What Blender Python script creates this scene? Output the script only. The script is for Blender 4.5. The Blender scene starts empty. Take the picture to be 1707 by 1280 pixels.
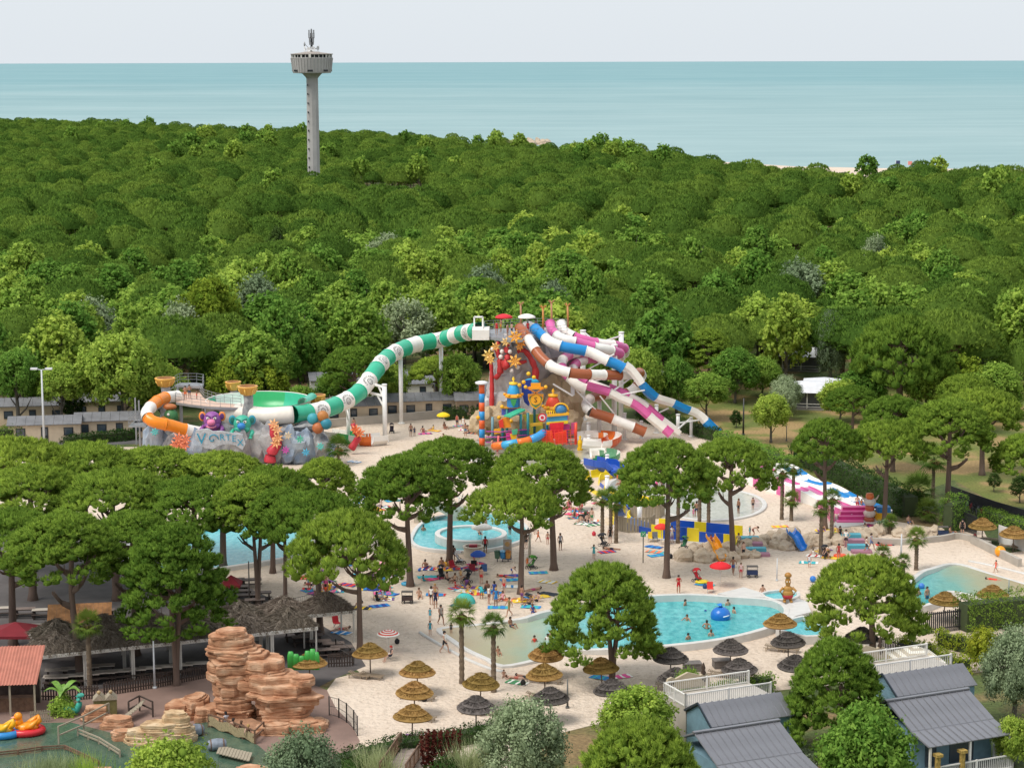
import bpy, math, random
import numpy as np
from mathutils import Vector, Matrix
R = math.radians
rng = np.random.default_rng(7)
random.seed(11)
SC = bpy.context.scene
COL = SC.collection

# ---------------------------------------------------------------- camera
F_PX, CX, CY, CAM_H = 3451.0, 853.5, 640.0, 48.0
PITCH = math.atan(537.5 / F_PX)
ROLL = R(0.17)
_fw = Vector((0, math.cos(PITCH), -math.sin(PITCH)))
_rt0, _up0 = Vector((1, 0, 0)), Vector((0, math.sin(PITCH), math.cos(PITCH)))
_up = _up0 * math.cos(ROLL) + _rt0 * math.sin(ROLL)
_rt = _rt0 * math.cos(ROLL) - _up0 * math.sin(ROLL)
cam_d = bpy.data.cameras.new('camera')
cam = bpy.data.objects.new('camera', cam_d); COL.objects.link(cam)
cam_d.sensor_width = 36; cam_d.sensor_fit = 'HORIZONTAL'
cam_d.lens = F_PX / 1707 * 36
cam_d.clip_start = 1; cam_d.clip_end = 200000
cam.matrix_world = Matrix(((_rt.x, _up.x, -_fw.x, 0), (_rt.y, _up.y, -_fw.y, 0), (_rt.z, _up.z, -_fw.z, CAM_H), (0, 0, 0, 1)))
SC.camera = cam

# ---------------------------------------------------------------- sky, sun, exposure
SUN_EL, SUN_AZ = 58, -125          # azimuth of the sun seen from above, clockwise from +Y
w = bpy.data.worlds.new('World'); SC.world = w; w.use_nodes = True
wn = w.node_tree; wn.nodes.clear()
sky = wn.nodes.new('ShaderNodeTexSky'); sky.sky_type = 'NISHITA'; sky.sun_disc = False
sky.sun_elevation = R(SUN_EL); sky.sun_rotation = R(SUN_AZ)
sky.air_density = 1.0; sky.dust_density = 2.0; sky.ozone_density = 1.5
mixw = wn.nodes.new('ShaderNodeMix'); mixw.data_type = 'RGBA'
mixw.inputs[0].default_value = 0.88
mixw.inputs[7].default_value = (7.35, 7.85, 8.35, 1)      # thin high overcast, even grey
bg = wn.nodes.new('ShaderNodeBackground'); bg.inputs['Strength'].default_value = 0.080
wo = wn.nodes.new('ShaderNodeOutputWorld')
wn.links.new(sky.outputs[0], mixw.inputs[6]); wn.links.new(mixw.outputs[2], bg.inputs[0]); wn.links.new(bg.outputs[0], wo.inputs[0])
sl = bpy.data.lights.new('sun', 'SUN'); sl.energy = 2.0; sl.angle = R(30); sl.color = (1, 0.95, 0.87)
sun = bpy.data.objects.new('sun', sl); COL.objects.link(sun)
_a, _e = R(SUN_AZ), R(SUN_EL)
_sd = Vector((math.sin(_a) * math.cos(_e), math.cos(_a) * math.cos(_e), math.sin(_e)))
sun.rotation_euler = (-_sd).to_track_quat('-Z', 'Y').to_euler()
SC.view_settings.view_transform = 'Standard'; SC.view_settings.look = 'None'
SC.view_settings.gamma = 1; SC.view_settings.use_curve_mapping = False
SC.view_settings.exposure = 0.5
SC.render.engine = 'CYCLES'
SC.cycles.use_denoising = True
SC.cycles.max_bounces = 6; SC.cycles.diffuse_bounces = 3; SC.cycles.glossy_bounces = 2
SC.cycles.transmission_bounces = 3; SC.cycles.transparent_max_bounces = 6
SC.cycles.caustics_reflective = False; SC.cycles.caustics_refractive = False
SC.cycles.use_adaptive_sampling = True; SC.cycles.adaptive_threshold = 0.015

# ---------------------------------------------------------------- helpers
def P(x, y, z=0.0):
  """the world point at height z that lies behind photo pixel (x, y): for ground positions and heights"""
  d = _fw + _rt * ((x - CX) / F_PX) + _up * ((CY - y) / F_PX)
  t = (z - CAM_H) / d.z
  return Vector((d.x * t, d.y * t, z))

def PPM(x, y, z=0.0):
  """photo pixels per metre there"""
  p = P(x, y, z); return F_PX / (p - Vector((0, 0, CAM_H))).dot(_fw)

def HT(x, yb, yt):
  """height of a thing whose foot is at pixel yb and whose top is at yt"""
  p = P(x, yb)
  d = _fw + _rt * ((x - CX) / F_PX) + _up * ((CY - yt) / F_PX)
  return CAM_H + d.z * (p.y / d.y)

MATS = {}
def mat(name, col, rough=0.6, var=0.12, scale=2.0, metal=0.0, bump=0.0, bscale=None, col2=None, detail=3, spec=0.5, coord='Object', stretch=None, emit=None):
  """principled material with a procedural noise in its colour (and relief)"""
  if name in MATS: return MATS[name]
  m = bpy.data.materials.new(name); m.use_nodes = True; MATS[name] = m
  nt = m.node_tree; b = nt.nodes['Principled BSDF']
  b.inputs['Roughness'].default_value = rough; b.inputs['Metallic'].default_value = metal
  b.inputs['Specular IOR Level'].default_value = spec
  tc = nt.nodes.new('ShaderNodeTexCoord'); vec = tc.outputs[coord]
  if stretch:
    mp = nt.nodes.new('ShaderNodeMapping'); mp.inputs['Scale'].default_value = stretch
    nt.links.new(vec, mp.inputs[0]); vec = mp.outputs[0]
  n = nt.nodes.new('ShaderNodeTexNoise'); n.inputs['Scale'].default_value = scale; n.inputs['Detail'].default_value = detail
  nt.links.new(vec, n.inputs['Vector'])
  mx = nt.nodes.new('ShaderNodeMix'); mx.data_type = 'RGBA'
  c = Vector(col[:3]); c2 = Vector(col2[:3]) if col2 else c * (1 + var)
  c1 = c if col2 else c * (1 - var)
  mx.inputs[6].default_value = (*c1, 1); mx.inputs[7].default_value = (*c2, 1)
  rp = nt.nodes.new('ShaderNodeMapRange'); rp.inputs[1].default_value = 0.32; rp.inputs[2].default_value = 0.68
  nt.links.new(n.outputs[0], rp.inputs[0]); nt.links.new(rp.outputs[0], mx.inputs[0])
  nt.links.new(mx.outputs[2], b.inputs['Base Color'])
  if bump:
    n2 = nt.nodes.new('ShaderNodeTexNoise'); n2.inputs['Scale'].default_value = bscale or scale * 3; n2.inputs['Detail'].default_value = 4
    nt.links.new(vec, n2.inputs['Vector'])
    bp = nt.nodes.new('ShaderNodeBump'); bp.inputs['Strength'].default_value = bump; bp.inputs['Distance'].default_value = 0.1
    nt.links.new(n2.outputs[0], bp.inputs['Height']); nt.links.new(bp.outputs[0], b.inputs['Normal'])
  if emit:
    b.inputs['Emission Color'].default_value = (*emit[0], 1); b.inputs['Emission Strength'].default_value = emit[1]
  return m

def paint(hexs, rough=0.45, var=0.07):
  """plain coloured paint / plastic from an sRGB hex"""
  n = 'paint_' + hexs + ('' if rough == 0.45 else str(rough))
  if n in MATS: return MATS[n]
  v = [int(hexs[i:i + 2], 16) / 255 for i in (0, 2, 4)]
  lin = [(x / 12.92 if x < 0.04045 else ((x + 0.055) / 1.055) ** 2.4) for x in v]
  return mat(n, lin, rough, var, 1.3)

def leafmat(name, dark, light, transl=0.3, hue=0.05):
  m = bpy.data.materials.new(name); m.use_nodes = True; MATS[name] = m
  nt = m.node_tree; nt.nodes.clear()
  out = nt.nodes.new('ShaderNodeOutputMaterial')
  at = nt.nodes.new('ShaderNodeAttribute'); at.attribute_name = 'tone'
  oi = nt.nodes.new('ShaderNodeObjectInfo')
  mx = nt.nodes.new('ShaderNodeMix'); mx.data_type = 'RGBA'
  mx.inputs[6].default_value = (*dark, 1); mx.inputs[7].default_value = (*light, 1)
  nt.links.new(at.outputs['Fac'], mx.inputs[0])
  hs = nt.nodes.new('ShaderNodeHueSaturation')
  m1 = nt.nodes.new('ShaderNodeMapRange'); m1.inputs[3].default_value = 0.5 - hue * 0.5; m1.inputs[4].default_value = 0.5 + hue * 0.6
  m2 = nt.nodes.new('ShaderNodeMapRange'); m2.inputs[3].default_value = 1.25; m2.inputs[4].default_value = 0.75
  nt.links.new(oi.outputs['Random'], m1.inputs[0]); nt.links.new(oi.outputs['Random'], m2.inputs[0])
  nt.links.new(m1.outputs[0], hs.inputs['Hue']); nt.links.new(m2.outputs[0], hs.inputs['Value'])
  nt.links.new(mx.outputs[2], hs.inputs['Color'])
  d = nt.nodes.new('ShaderNodeBsdfDiffuse'); t = nt.nodes.new('ShaderNodeBsdfTranslucent')
  ms = nt.nodes.new('ShaderNodeMixShader'); ms.inputs[0].default_value = transl
  nt.links.new(hs.outputs[0], d.inputs[0]); nt.links.new(hs.outputs[0], t.inputs[0])
  nt.links.new(d.outputs[0], ms.inputs[1]); nt.links.new(t.outputs[0], ms.inputs[2]); nt.links.new(ms.outputs[0], out.inputs[0])
  return m

def link(o, parent=None):
  COL.objects.link(o)
  if parent is not None: o.parent = parent
  return o

def tag(o, label=None, cat=None, group=None, kind=None):
  if label: o['label'] = label
  if cat: o['category'] = cat
  if group: o['group'] = group
  if kind: o['kind'] = kind
  return o

def thing(name, label, cat, loc=(0, 0, 0), rz=0.0, group=None, scale=None):
  o = bpy.data.objects.new(name, None); o.empty_display_size = 0.3
  COL.objects.link(o); o.location = loc; o.rotation_euler = (0, 0, rz)
  if scale: o.scale = scale if hasattr(scale, '__len__') else (scale,) * 3
  return tag(o, label, cat, group)

def inst(name, me, parent=None, loc=None, rz=None, scale=None):
  o = bpy.data.objects.new(name, me); link(o, parent)
  if loc is not None: o.location = loc
  if rz is not None: o.rotation_euler = (0, 0, rz) if not hasattr(rz, '__len__') else rz
  if scale is not None: o.scale = scale if hasattr(scale, '__len__') else (scale,) * 3
  return o

def copy_tree(o, parent=None):
  c = o.copy(); COL.objects.link(c); c.parent = parent
  for ch in list(o.children): copy_tree(ch, c)
  return c

def spline(pts, step=0.5, closed=False):
  """Catmull-Rom through pts, resampled at about step metres"""
  p = [Vector(q) for q in pts]; n = len(p); out = []
  segs = n if closed else n - 1
  for i in range(segs):
    if closed: a, b, c, d = p[i - 1], p[i], p[(i + 1) % n], p[(i + 2) % n]
    else: a, b, c, d = p[max(i - 1, 0)], p[i], p[i + 1], p[min(i + 2, n - 1)]
    k = max(2, int((c - b).length / step))
    for j in range(k):
      t = j / k
      out.append(0.5 * ((2 * b) + (c - a) * t + (2 * a - 5 * b + 4 * c - d) * t * t + (3 * b - a - 3 * c + d) * t ** 3))
  if not closed: out.append(p[-1].copy())
  return out

class MB:
  """collects shapes, then builds ONE mesh object"""
  def __init__(s): s.v = []; s.f = []; s.m = []; s.sm = []; s.M = None
  def add(s, vs, fs, mi=0, smooth=False):
    o = len(s.v)
    if s.M is not None: vs = [s.M @ Vector(q) for q in vs]
    s.v.extend([tuple(q) for q in vs]); s.f.extend([tuple(i + o for i in f) for f in fs])
    s.m.extend([mi] * len(fs)); s.sm.extend([smooth] * len(fs)); return s
  def box(s, lo, hi, mi=0):
    x0, y0, z0 = lo; x1, y1, z1 = hi
    return s.add([(x0, y0, z0), (x1, y0, z0), (x1, y1, z0), (x0, y1, z0), (x0, y0, z1), (x1, y0, z1), (x1, y1, z1), (x0, y1, z1)],
          [(0, 3, 2, 1), (4, 5, 6, 7), (0, 1, 5, 4), (1, 2, 6, 5), (2, 3, 7, 6), (3, 0, 4, 7)], mi)
  def bar(s, a, b, wd, ht=None, mi=0):
    """a bar of rectangular section from a to b"""
    a, b = Vector(a), Vector(b); d = (b - a).normalized(); ht = ht or wd
    u = d.cross(Vector((0, 0, 1)))
    u = Vector((1, 0, 0)) if u.length < 1e-4 else u.normalized()
    v = u.cross(d).normalized()
    q = [(-1, -1), (1, -1), (1, 1), (-1, 1)]
    vs = [a + u * (i * wd / 2) + v * (j * ht / 2) for i, j in q] + [b + u * (i * wd / 2) + v * (j * ht / 2) for i, j in q]
    return s.add(vs, [(0, 1, 2, 3), (7, 6, 5, 4), (0, 4, 5, 1), (1, 5, 6, 2), (2, 6, 7, 3), (3, 7, 4, 0)], mi)
  def tube(s, pts, r, seg=8, mi=0, arc=None, cap=True, smooth=True, up=None, rz=None):
    """sweep of a circle (or an arc of it, in degrees, 0 = sideways, 90 = up) along pts; r number or list"""
    pts = [Vector(q) for q in pts]; n = len(pts)
    if n < 2: return s
    a0, a1 = arc if arc else (0, 360)
    full = arc is None; k = seg if full else seg + 1
    vs = []; prev = None
    for i in range(n):
      d = (pts[min(i + 1, n - 1)] - pts[max(i - 1, 0)]).normalized()
      if abs(d.z) < 0.95: u = d.cross(Vector((0, 0, 1))).normalized()
      elif prev is not None: u = (prev - d * prev.dot(d)).normalized()
      else: u = d.cross(Vector((0, 1, 0))).normalized()
      prev = u; vv = u.cross(d)
      rr = r[i] if hasattr(r, '__len__') else r
      for j in range(k):
        a = R(a0 + (a1 - a0) * j / seg)
        vs.append(pts[i] + (u * math.cos(a) + vv * math.sin(a)) * rr)
    fs = []
    for i in range(n - 1):
      for j in range(seg):
        j2 = (j + 1) % k if full else j + 1
        fs.append((i * k + j, i * k + j2, (i + 1) * k + j2, (i + 1) * k + j))
    if cap and full:
      fs.append(tuple(reversed(range(k)))); fs.append(tuple((n - 1) * k + j for j in range(k)))
    return s.add(vs, fs, mi, smooth)
  def cyl(s, c, r, h, seg=10, mi=0, r2=None, smooth=True):
    c = Vector(c); r2 = r if r2 is None else r2
    vs = [(c.x + r * math.cos(2 * math.pi * j / seg), c.y + r * math.sin(2 * math.pi * j / seg), c.z) for j in range(seg)]
    vs += [(c.x + r2 * math.cos(2 * math.pi * j / seg), c.y + r2 * math.sin(2 * math.pi * j / seg), c.z + h) for j in range(seg)]
    s.add(vs, [(j, (j + 1) % seg, seg + (j + 1) % seg, seg + j) for j in range(seg)], mi, smooth)
    o = len(s.v) - 2 * seg
    s.f += [tuple(o + seg - 1 - j for j in range(seg)), tuple(o + seg + j for j in range(seg))]; s.m += [mi] * 2; s.sm += [False] * 2
    return s
  def lathe(s, prof, seg=12, mi=0, c=(0, 0, 0), smooth=True, mis=None, jit=0, sq=None):
    """profile [(radius, z)] turned about z"""
    vs = []; fs = []; n = len(prof)
    for (r, z) in prof:
      for j in range(seg):
        a = 2 * math.pi * (j + 0.5) / seg; q = r * (1 + (random.uniform(-jit, jit) if jit else 0))
        vs.append((c[0] + q * math.cos(a), c[1] + q * math.sin(a), c[2] + z))
    o = len(s.v); s.add(vs, [], mi)
    for i in range(n - 1):
      for j in range(seg):
        s.f.append((o + i * seg + j, o + i * seg + (j + 1) % seg, o + (i + 1) * seg + (j + 1) % seg, o + (i + 1) * seg + j))
        s.m.append(mis[i] if mis else mi); s.sm.append(smooth)
    return s
  def prism(s, poly, z0, z1, mi=0, top=None):
    """vertical prism over a 2-D polygon"""
    n = len(poly); p = list(poly)
    ar = sum(p[i][0] * p[(i + 1) % n][1] - p[(i + 1) % n][0] * p[i][1] for i in range(n))
    if ar < 0: p.reverse()
    vs = [(q[0], q[1], z0) for q in p] + [(q[0], q[1], z1) for q in p]
    s.add(vs, [(i, (i + 1) % n, n + (i + 1) % n, n + i) for i in range(n)] + [tuple(reversed(range(n)))], mi)
    o = len(s.v) - 2 * n; s.f.append(tuple(o + n + i for i in range(n))); s.m.append(mi if top is None else top); s.sm.append(False)
    return s
  def sphere(s, c, r, seg=10, rings=6, mi=0, jit=0.0, zlo=-1.0):
    c = Vector(c); rv = Vector(r) if hasattr(r, '__len__') else Vector((r, r, r)); vs = []; fs = []
    for i in range(rings + 1):
      z = zlo + (1 - zlo) * i / rings
      z = math.sin(math.pi / 2 * z) if zlo == -1.0 else z
      q = math.sqrt(max(0, 1 - z * z))
      for j in range(seg):
        a = 2 * math.pi * j / seg; k = 1 + (random.uniform(-jit, jit) if jit else 0)
        vs.append(c + Vector((q * math.cos(a) * rv.x * k, q * math.sin(a) * rv.y * k, z * rv.z * k)))
    for i in range(rings):
      for j in range(seg): fs.append((i * seg + j, i * seg + (j + 1) % seg, (i + 1) * seg + (j + 1) % seg, (i + 1) * seg + j))
    return s.add(vs, fs, mi, True)
  def mesh(s, name, mats):
    me = bpy.data.meshes.new(name); me.from_pydata(s.v, [], s.f)
    for q in (mats if isinstance(mats, (list, tuple)) else [mats]): me.materials.append(q)
    me.polygons.foreach_set('material_index', s.m); me.polygons.foreach_set('use_smooth', s.sm)
    me.update(); return me
  def build(s, name, mats, parent=None, loc=None, rz=None, label=None, cat=None, group=None, kind=None):
    o = inst(name, s.mesh(name, mats), parent, loc, rz)
    return tag(o, label, cat, group, kind)

def sheet(name, pts, z, m, kind='structure', subdiv=None):
  """a flat ground sheet over a polygon of world points"""
  me = bpy.data.meshes.new(name)
  n = len(pts); ar = sum(pts[i][0] * pts[(i + 1) % n][1] - pts[(i + 1) % n][0] * pts[i][1] for i in range(n))
  pp = list(pts) if ar > 0 else list(reversed(pts))
  me.from_pydata([(q[0], q[1], z) for q in pp], [], [tuple(range(n))]); me.materials.append(m)
  o = inst(name, me); o['kind'] = kind; return o

def px(*q): return [P(q[i], q[i + 1]) for i in range(0, len(q), 2)]
# ================================================================ the setting
def nodes_of(name):
  m = bpy.data.materials.new(name); m.use_nodes = True; MATS[name] = m
  return m, m.node_tree, m.node_tree.nodes['Principled BSDF']

def tex(nt, kind, vec, scale, stretch=(1, 1, 1), **kw):
  mp = nt.nodes.new('ShaderNodeMapping'); mp.inputs['Scale'].default_value = stretch
  nt.links.new(vec, mp.inputs[0])
  n = nt.nodes.new(kind); n.inputs['Scale'].default_value = scale
  for k, v in kw.items(): n.inputs[k].default_value = v
  nt.links.new(mp.outputs[0], n.inputs['Vector']); return n

def ramp(nt, fac, stops):
  r = nt.nodes.new('ShaderNodeValToRGB'); e = r.color_ramp.elements
  while len(e) < len(stops): e.new(0.5)
  for q, (p, c) in zip(e, stops): q.position = p; q.color = (*c, 1)
  nt.links.new(fac, r.inputs[0]); return r.outputs[0]

def mixc(nt, fac, a, b, mode='MIX'):
  mx = nt.nodes.new('ShaderNodeMix'); mx.data_type = 'RGBA'; mx.blend_type = mode
  for s, q in ((0, fac), (6, a), (7, b)):
    if hasattr(q, 'is_linked'): nt.links.new(q, mx.inputs[s])
    elif isinstance(q, (int, float)): mx.inputs[s].default_value = q
    else: mx.inputs[s].default_value = (*q, 1)
  return mx.outputs[2]

def bump(nt, b, h, strength, dist=0.1):
  bp = nt.nodes.new('ShaderNodeBump'); bp.inputs['Strength'].default_value = strength; bp.inputs['Distance'].default_value = dist
  nt.links.new(h, bp.inputs['Height']); nt.links.new(bp.outputs[0], b.inputs['Normal'])

# sand
m, nt, b = nodes_of('sand'); geo = nt.nodes.new('ShaderNodeNewGeometry').outputs['Position']
n1 = tex(nt, 'ShaderNodeTexNoise', geo, 0.09, Detail=4.0); n2 = tex(nt, 'ShaderNodeTexNoise', geo, 1.6, Detail=6.0, Roughness=0.7)
c = ramp(nt, n1.outputs[0], [(0.35, (0.64, 0.52, 0.415)), (0.65, (0.73, 0.61, 0.50))])
c2 = ramp(nt, n2.outputs[0], [(0.34, (0.66, 0.62, 0.58)), (0.48, (1, 1, 1)), (0.7, (1.0, 1.0, 1.0))])
nt.links.new(mixc(nt, 0.55, c, c2, 'MULTIPLY'), b.inputs['Base Color']); b.inputs['Roughness'].default_value = 0.95
b.inputs['Specular IOR Level'].default_value = 0.1
n3 = tex(nt, 'ShaderNodeTexNoise', geo, 2.3, Detail=5.0); bump(nt, b, n3.outputs[0], 0.9, 0.35)
# forest floor / lawn
m, nt, b = nodes_of('forest_floor'); geo = nt.nodes.new('ShaderNodeNewGeometry').outputs['Position']
n1 = tex(nt, 'ShaderNodeTexNoise', geo, 0.11, Detail=4.0); n2 = tex(nt, 'ShaderNodeTexNoise', geo, 3.0, Detail=4.0)
c = ramp(nt, n1.outputs[0], [(0.38, (0.06, 0.09, 0.025)), (0.5, (0.10, 0.13, 0.035)), (0.6, (0.25, 0.17, 0.08))])
c2 = ramp(nt, n2.outputs[0], [(0.3, (0.6, 0.6, 0.6)), (0.7, (1.2, 1.2, 1.2))])
nt.links.new(mixc(nt, 1.0, c, c2, 'MULTIPLY'), b.inputs['Base Color']); b.inputs['Roughness'].default_value = 1
bump(nt, b, n2.outputs[0], 0.8, 0.2)
m, nt, b = nodes_of('lawn'); geo = nt.nodes.new('ShaderNodeNewGeometry').outputs['Position']
n1 = tex(nt, 'ShaderNodeTexNoise', geo, 0.13, Detail=3.0); n2 = tex(nt, 'ShaderNodeTexNoise', geo, 3.5, Detail=5.0)
c = ramp(nt, n1.outputs[0], [(0.4, (0.13, 0.165, 0.03)), (0.5, (0.19, 0.19, 0.045)), (0.58, (0.36, 0.24, 0.10))])
c2 = ramp(nt, n2.outputs[0], [(0.3, (0.65, 0.65, 0.65)), (0.7, (1.15, 1.15, 1.15))])
nt.links.new(mixc(nt, 1.0, c, c2, 'MULTIPLY'), b.inputs['Base Color']); b.inputs['Roughness'].default_value = 1
bump(nt, b, n2.outputs[0], 0.6, 0.1)
# sea: milky turquoise with paler drifting bands
m, nt, b = nodes_of('sea_water'); geo = nt.nodes.new('ShaderNodeNewGeometry').outputs['Position']
n1 = tex(nt, 'ShaderNodeTexNoise', geo, 0.0016, (0.45, 1.3, 1), Detail=6.0, Roughness=0.62)
n0 = tex(nt, 'ShaderNodeTexNoise', geo, 0.016, (0.35, 1.0, 1), Detail=5.0, Roughness=0.65)
c = ramp(nt, n1.outputs[0], [(0.36, (0.17, 0.30, 0.325)), (0.50, (0.22, 0.35, 0.37)), (0.64, (0.29, 0.405, 0.42))])
c2 = ramp(nt, n0.outputs[0], [(0.36, (0.90, 0.93, 0.94)), (0.52, (1, 1, 1)), (0.68, (1.12, 1.08, 1.07))])
sx = nt.nodes.new('ShaderNodeSeparateXYZ'); nt.links.new(geo, sx.inputs[0])
mr = nt.nodes.new('ShaderNodeMapRange'); mr.inputs[1].default_value = 700; mr.inputs[2].default_value = 5500; mr.clamp = True
nt.links.new(sx.outputs[1], mr.inputs[0])
shore = ramp(nt, mr.outputs[0], [(0.0, (0.34, 0.455, 0.455)), (0.28, (0.28, 0.415, 0.42)), (1.0, (0.15, 0.33, 0.36))])   # silt near the shore
cc = mixc(nt, 0.55, c, shore)
nt.links.new(mixc(nt, 1.0, cc, c2, 'MULTIPLY'), b.inputs['Base Color']); b.inputs['Roughness'].default_value = 0.5
b.inputs['Specular IOR Level'].default_value = 0.08
n2 = tex(nt, 'ShaderNodeTexNoise', geo, 0.35, (0.5, 1.6, 1), Detail=4.0); bump(nt, b, n2.outputs[0], 0.35, 0.4)

def wxy(x, y): return Vector((x, y, 0))
# coast line, far left to right, from the tops of the last trees (about 11 m)
COAST_TREES = [P(x, y, 8.2) for x, y in ((-260, 188), (0, 197), (160, 204), (300, 211), (500, 221), (650, 226), (800, 238), (950, 244), (1100, 254), (1200, 268), (1290, 280), (1400, 288), (1560, 284), (1707, 288), (1960, 292))]
WATER_EDGE = [P(x, y, 0) for x, y in ((-300, 190), (150, 206), (500, 222), (780, 243), (1000, 258), (1150, 268), (1330, 279), (1480, 282), (1600, 283), (1990, 286))]
ground_pts = [wxy(-420, 60), wxy(420, 60), wxy(520, WATER_EDGE[-1].y + 2)] + [wxy(q.x, q.y + 2) for q in reversed(WATER_EDGE)] + [wxy(-900, WATER_EDGE[0].y + 2)]
sheet('ground', ground_pts, 0.0, MATS['forest_floor'])
beach = [wxy(q.x, q.y - 14) for q in COAST_TREES[6:]] + [wxy(q.x, q.y + 6) for q in reversed(WATER_EDGE[3:])]
sheet('beach', beach, 0.05, MATS['sand'])
sea = sheet('sea', [wxy(-60000, 380), wxy(60000, 380), wxy(60000, 110000), wxy(-60000, 110000)], -0.5, MATS['sea_water'])

# sand of the water park, lawn, paving
sheet('sand', px(330, 1420, 560, 1290, 600, 1235, 585, 1205, 560, 1180, 545, 1150, 560, 1130, 600, 1120, 560, 1095, 470, 1040, 360, 960, 250, 900, 120, 850, -300, 860, -300, 745, 240, 745, 420, 735, 640, 700, 800, 688, 960, 690, 1075, 700, 1200, 725, 1245, 770, 1440, 860, 1560, 880, 1640, 885, 1660, 925, 1790, 905, 1900, 1100, 1500, 1130, 1300, 1150, 1180, 1170, 980, 1210, 900, 1230, 860, 1420), 0.008, MATS['sand'])
sheet('lawn', px(1090, 640, 1800, 640, 1900, 870, 1660, 840, 1590, 800, 1440, 855, 1250, 768, 1195, 722, 1130, 705), 0.006, MATS['lawn'])
mat('asphalt', (0.10, 0.095, 0.095), 0.9, 0.2, 0.4, bump=0.2, coord='Object')
mat('paving_red', (0.24, 0.155, 0.125), 0.85, 0.18, 0.35, bump=0.2, bscale=4)
mat('terrace_grey', (0.105, 0.092, 0.09), 0.85, 0.2, 0.5, bump=0.2, bscale=4)
sheet('road', px(-200, 748, 240, 740, 420, 730, 640, 694, 830, 684, 830, 672, 640, 684, 400, 712, 200, 724, -200, 728), 0.010, MATS['asphalt'])
sheet('terrace', px(-300, 880, 120, 870, 260, 910, 380, 965, 480, 1010, 585, 1070, 610, 1110, 560, 1130, 520, 1150, 380, 1130, 150, 1165, -300, 1170), 0.012, MATS['terrace_grey'])
sheet('path', px(-200, 1165, 150, 1150, 380, 1120, 520, 1140, 545, 1150, 560, 1180, 585, 1205, 600, 1235, 575, 1275, 540, 1300, 200, 1300, -200, 1190), 0.016, MATS['paving_red'])
# ================================================================ trees
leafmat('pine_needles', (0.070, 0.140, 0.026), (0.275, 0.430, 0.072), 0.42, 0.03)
leafmat('pine_needles_near', (0.095, 0.180, 0.028), (0.420, 0.585, 0.088), 0.42, 0.03)  # paler, yellower needle colour of the near pines
leafmat('broad_leaves', (0.140, 0.280, 0.042), (0.450, 0.620, 0.115), 0.42, 0.045)
leafmat('grey_leaves', (0.20, 0.27, 0.14), (0.42, 0.51, 0.30), 0.25, 0.04)
leafmat('dark_leaves', (0.035, 0.075, 0.02), (0.08, 0.14, 0.035), 0.2, 0.03)
leafmat('red_leaves', (0.07, 0.012, 0.02), (0.22, 0.05, 0.05), 0.25, 0.04)
leafmat('palm_leaves', (0.05, 0.11, 0.02), (0.19, 0.27, 0.05), 0.25, 0.03)
leafmat('yellow_leaves', (0.18, 0.27, 0.03), (0.46, 0.52, 0.06), 0.35, 0.04)
leafmat('reed_leaves', (0.20, 0.27, 0.10), (0.45, 0.50, 0.28), 0.3, 0.03)
leafmat('dry_fronds', (0.20, 0.15, 0.06), (0.34, 0.27, 0.10), 0.25, 0.03)
mat('pine_bark', (0.115, 0.075, 0.058), 0.95, 0.3, 3.0, bump=0.9, bscale=6, col2=(0.20, 0.14, 0.11), stretch=(1, 1, 0.35))
mat('grey_bark', (0.13, 0.115, 0.095), 0.95, 0.3, 3.0, bump=0.6, bscale=8, stretch=(1, 1, 0.4))
mat('palm_bark', (0.12, 0.085, 0.06), 0.95, 0.35, 5.0, bump=1.0, bscale=9, col2=(0.24, 0.18, 0.12), stretch=(1, 1, 2.5))

def unit(v): return v / np.maximum(np.linalg.norm(v, axis=1, keepdims=True), 1e-9)

def np_mesh(name, V, F, tone, m, N=None):
  """triangle/quad soup with a per-vertex 'tone' and the crown's soft outward normals N"""
  if N is not None:
    T = V.reshape(-1, F.shape[1], 3); g = np.cross(T[:, 1] - T[:, 0], T[:, 2] - T[:, 0])
    bad = (g * N.reshape(T.shape)[:, 0]).sum(1) < 0
    for A in (T, N.reshape(T.shape)): A[bad] = A[bad][:, ::-1]
  me = bpy.data.meshes.new(name); k = F.shape[1]
  me.vertices.add(len(V)); me.vertices.foreach_set('co', V.astype(np.float32).ravel())
  me.loops.add(F.size); me.loops.foreach_set('vertex_index', F.astype(np.int32).ravel())
  me.polygons.add(len(F)); me.polygons.foreach_set('loop_start', np.arange(0, F.size, k, dtype=np.int32))
  a = me.attributes.new('tone', 'FLOAT', 'POINT'); a.data.foreach_set('value', tone.astype(np.float32))
  me.materials.append(m); me.update(calc_edges=True)
  if N is not None: me.normals_split_custom_set_from_vertices(unit(N).astype(np.float32))
  return me

def blades(p, d, n, length, width, spread, tone, curve=0.0):
  """n thin triangles from every point p along direction d"""
  N = len(p); P_ = np.repeat(p, n, 0); D = np.repeat(d, n, 0)
  D = unit(D + rng.normal(0, spread, (N * n, 3)))
  L = np.repeat(np.broadcast_to(length, (N,)), n) * rng.uniform(0.7, 1.2, N * n)
  sd = unit(np.cross(D, rng.normal(0, 1, (N * n, 3)))) * (width * rng.uniform(0.7, 1.3, N * n))[:, None]
  base = P_ + rng.normal(0, 0.25, (N * n, 3)) * L[:, None] * 0.35
  tip = base + D * L[:, None]
  V = np.stack([base - sd, base + sd, tip], 1).reshape(-1, 3)
  t = np.clip(np.repeat(np.repeat(tone, n) + rng.normal(0, 0.2, N * n), 3) + np.tile([-.22, -.22, .3], N * n), 0, 1)     # young tips are paler; darkened bases paint in the shade of the gaps
  return V, t

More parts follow.
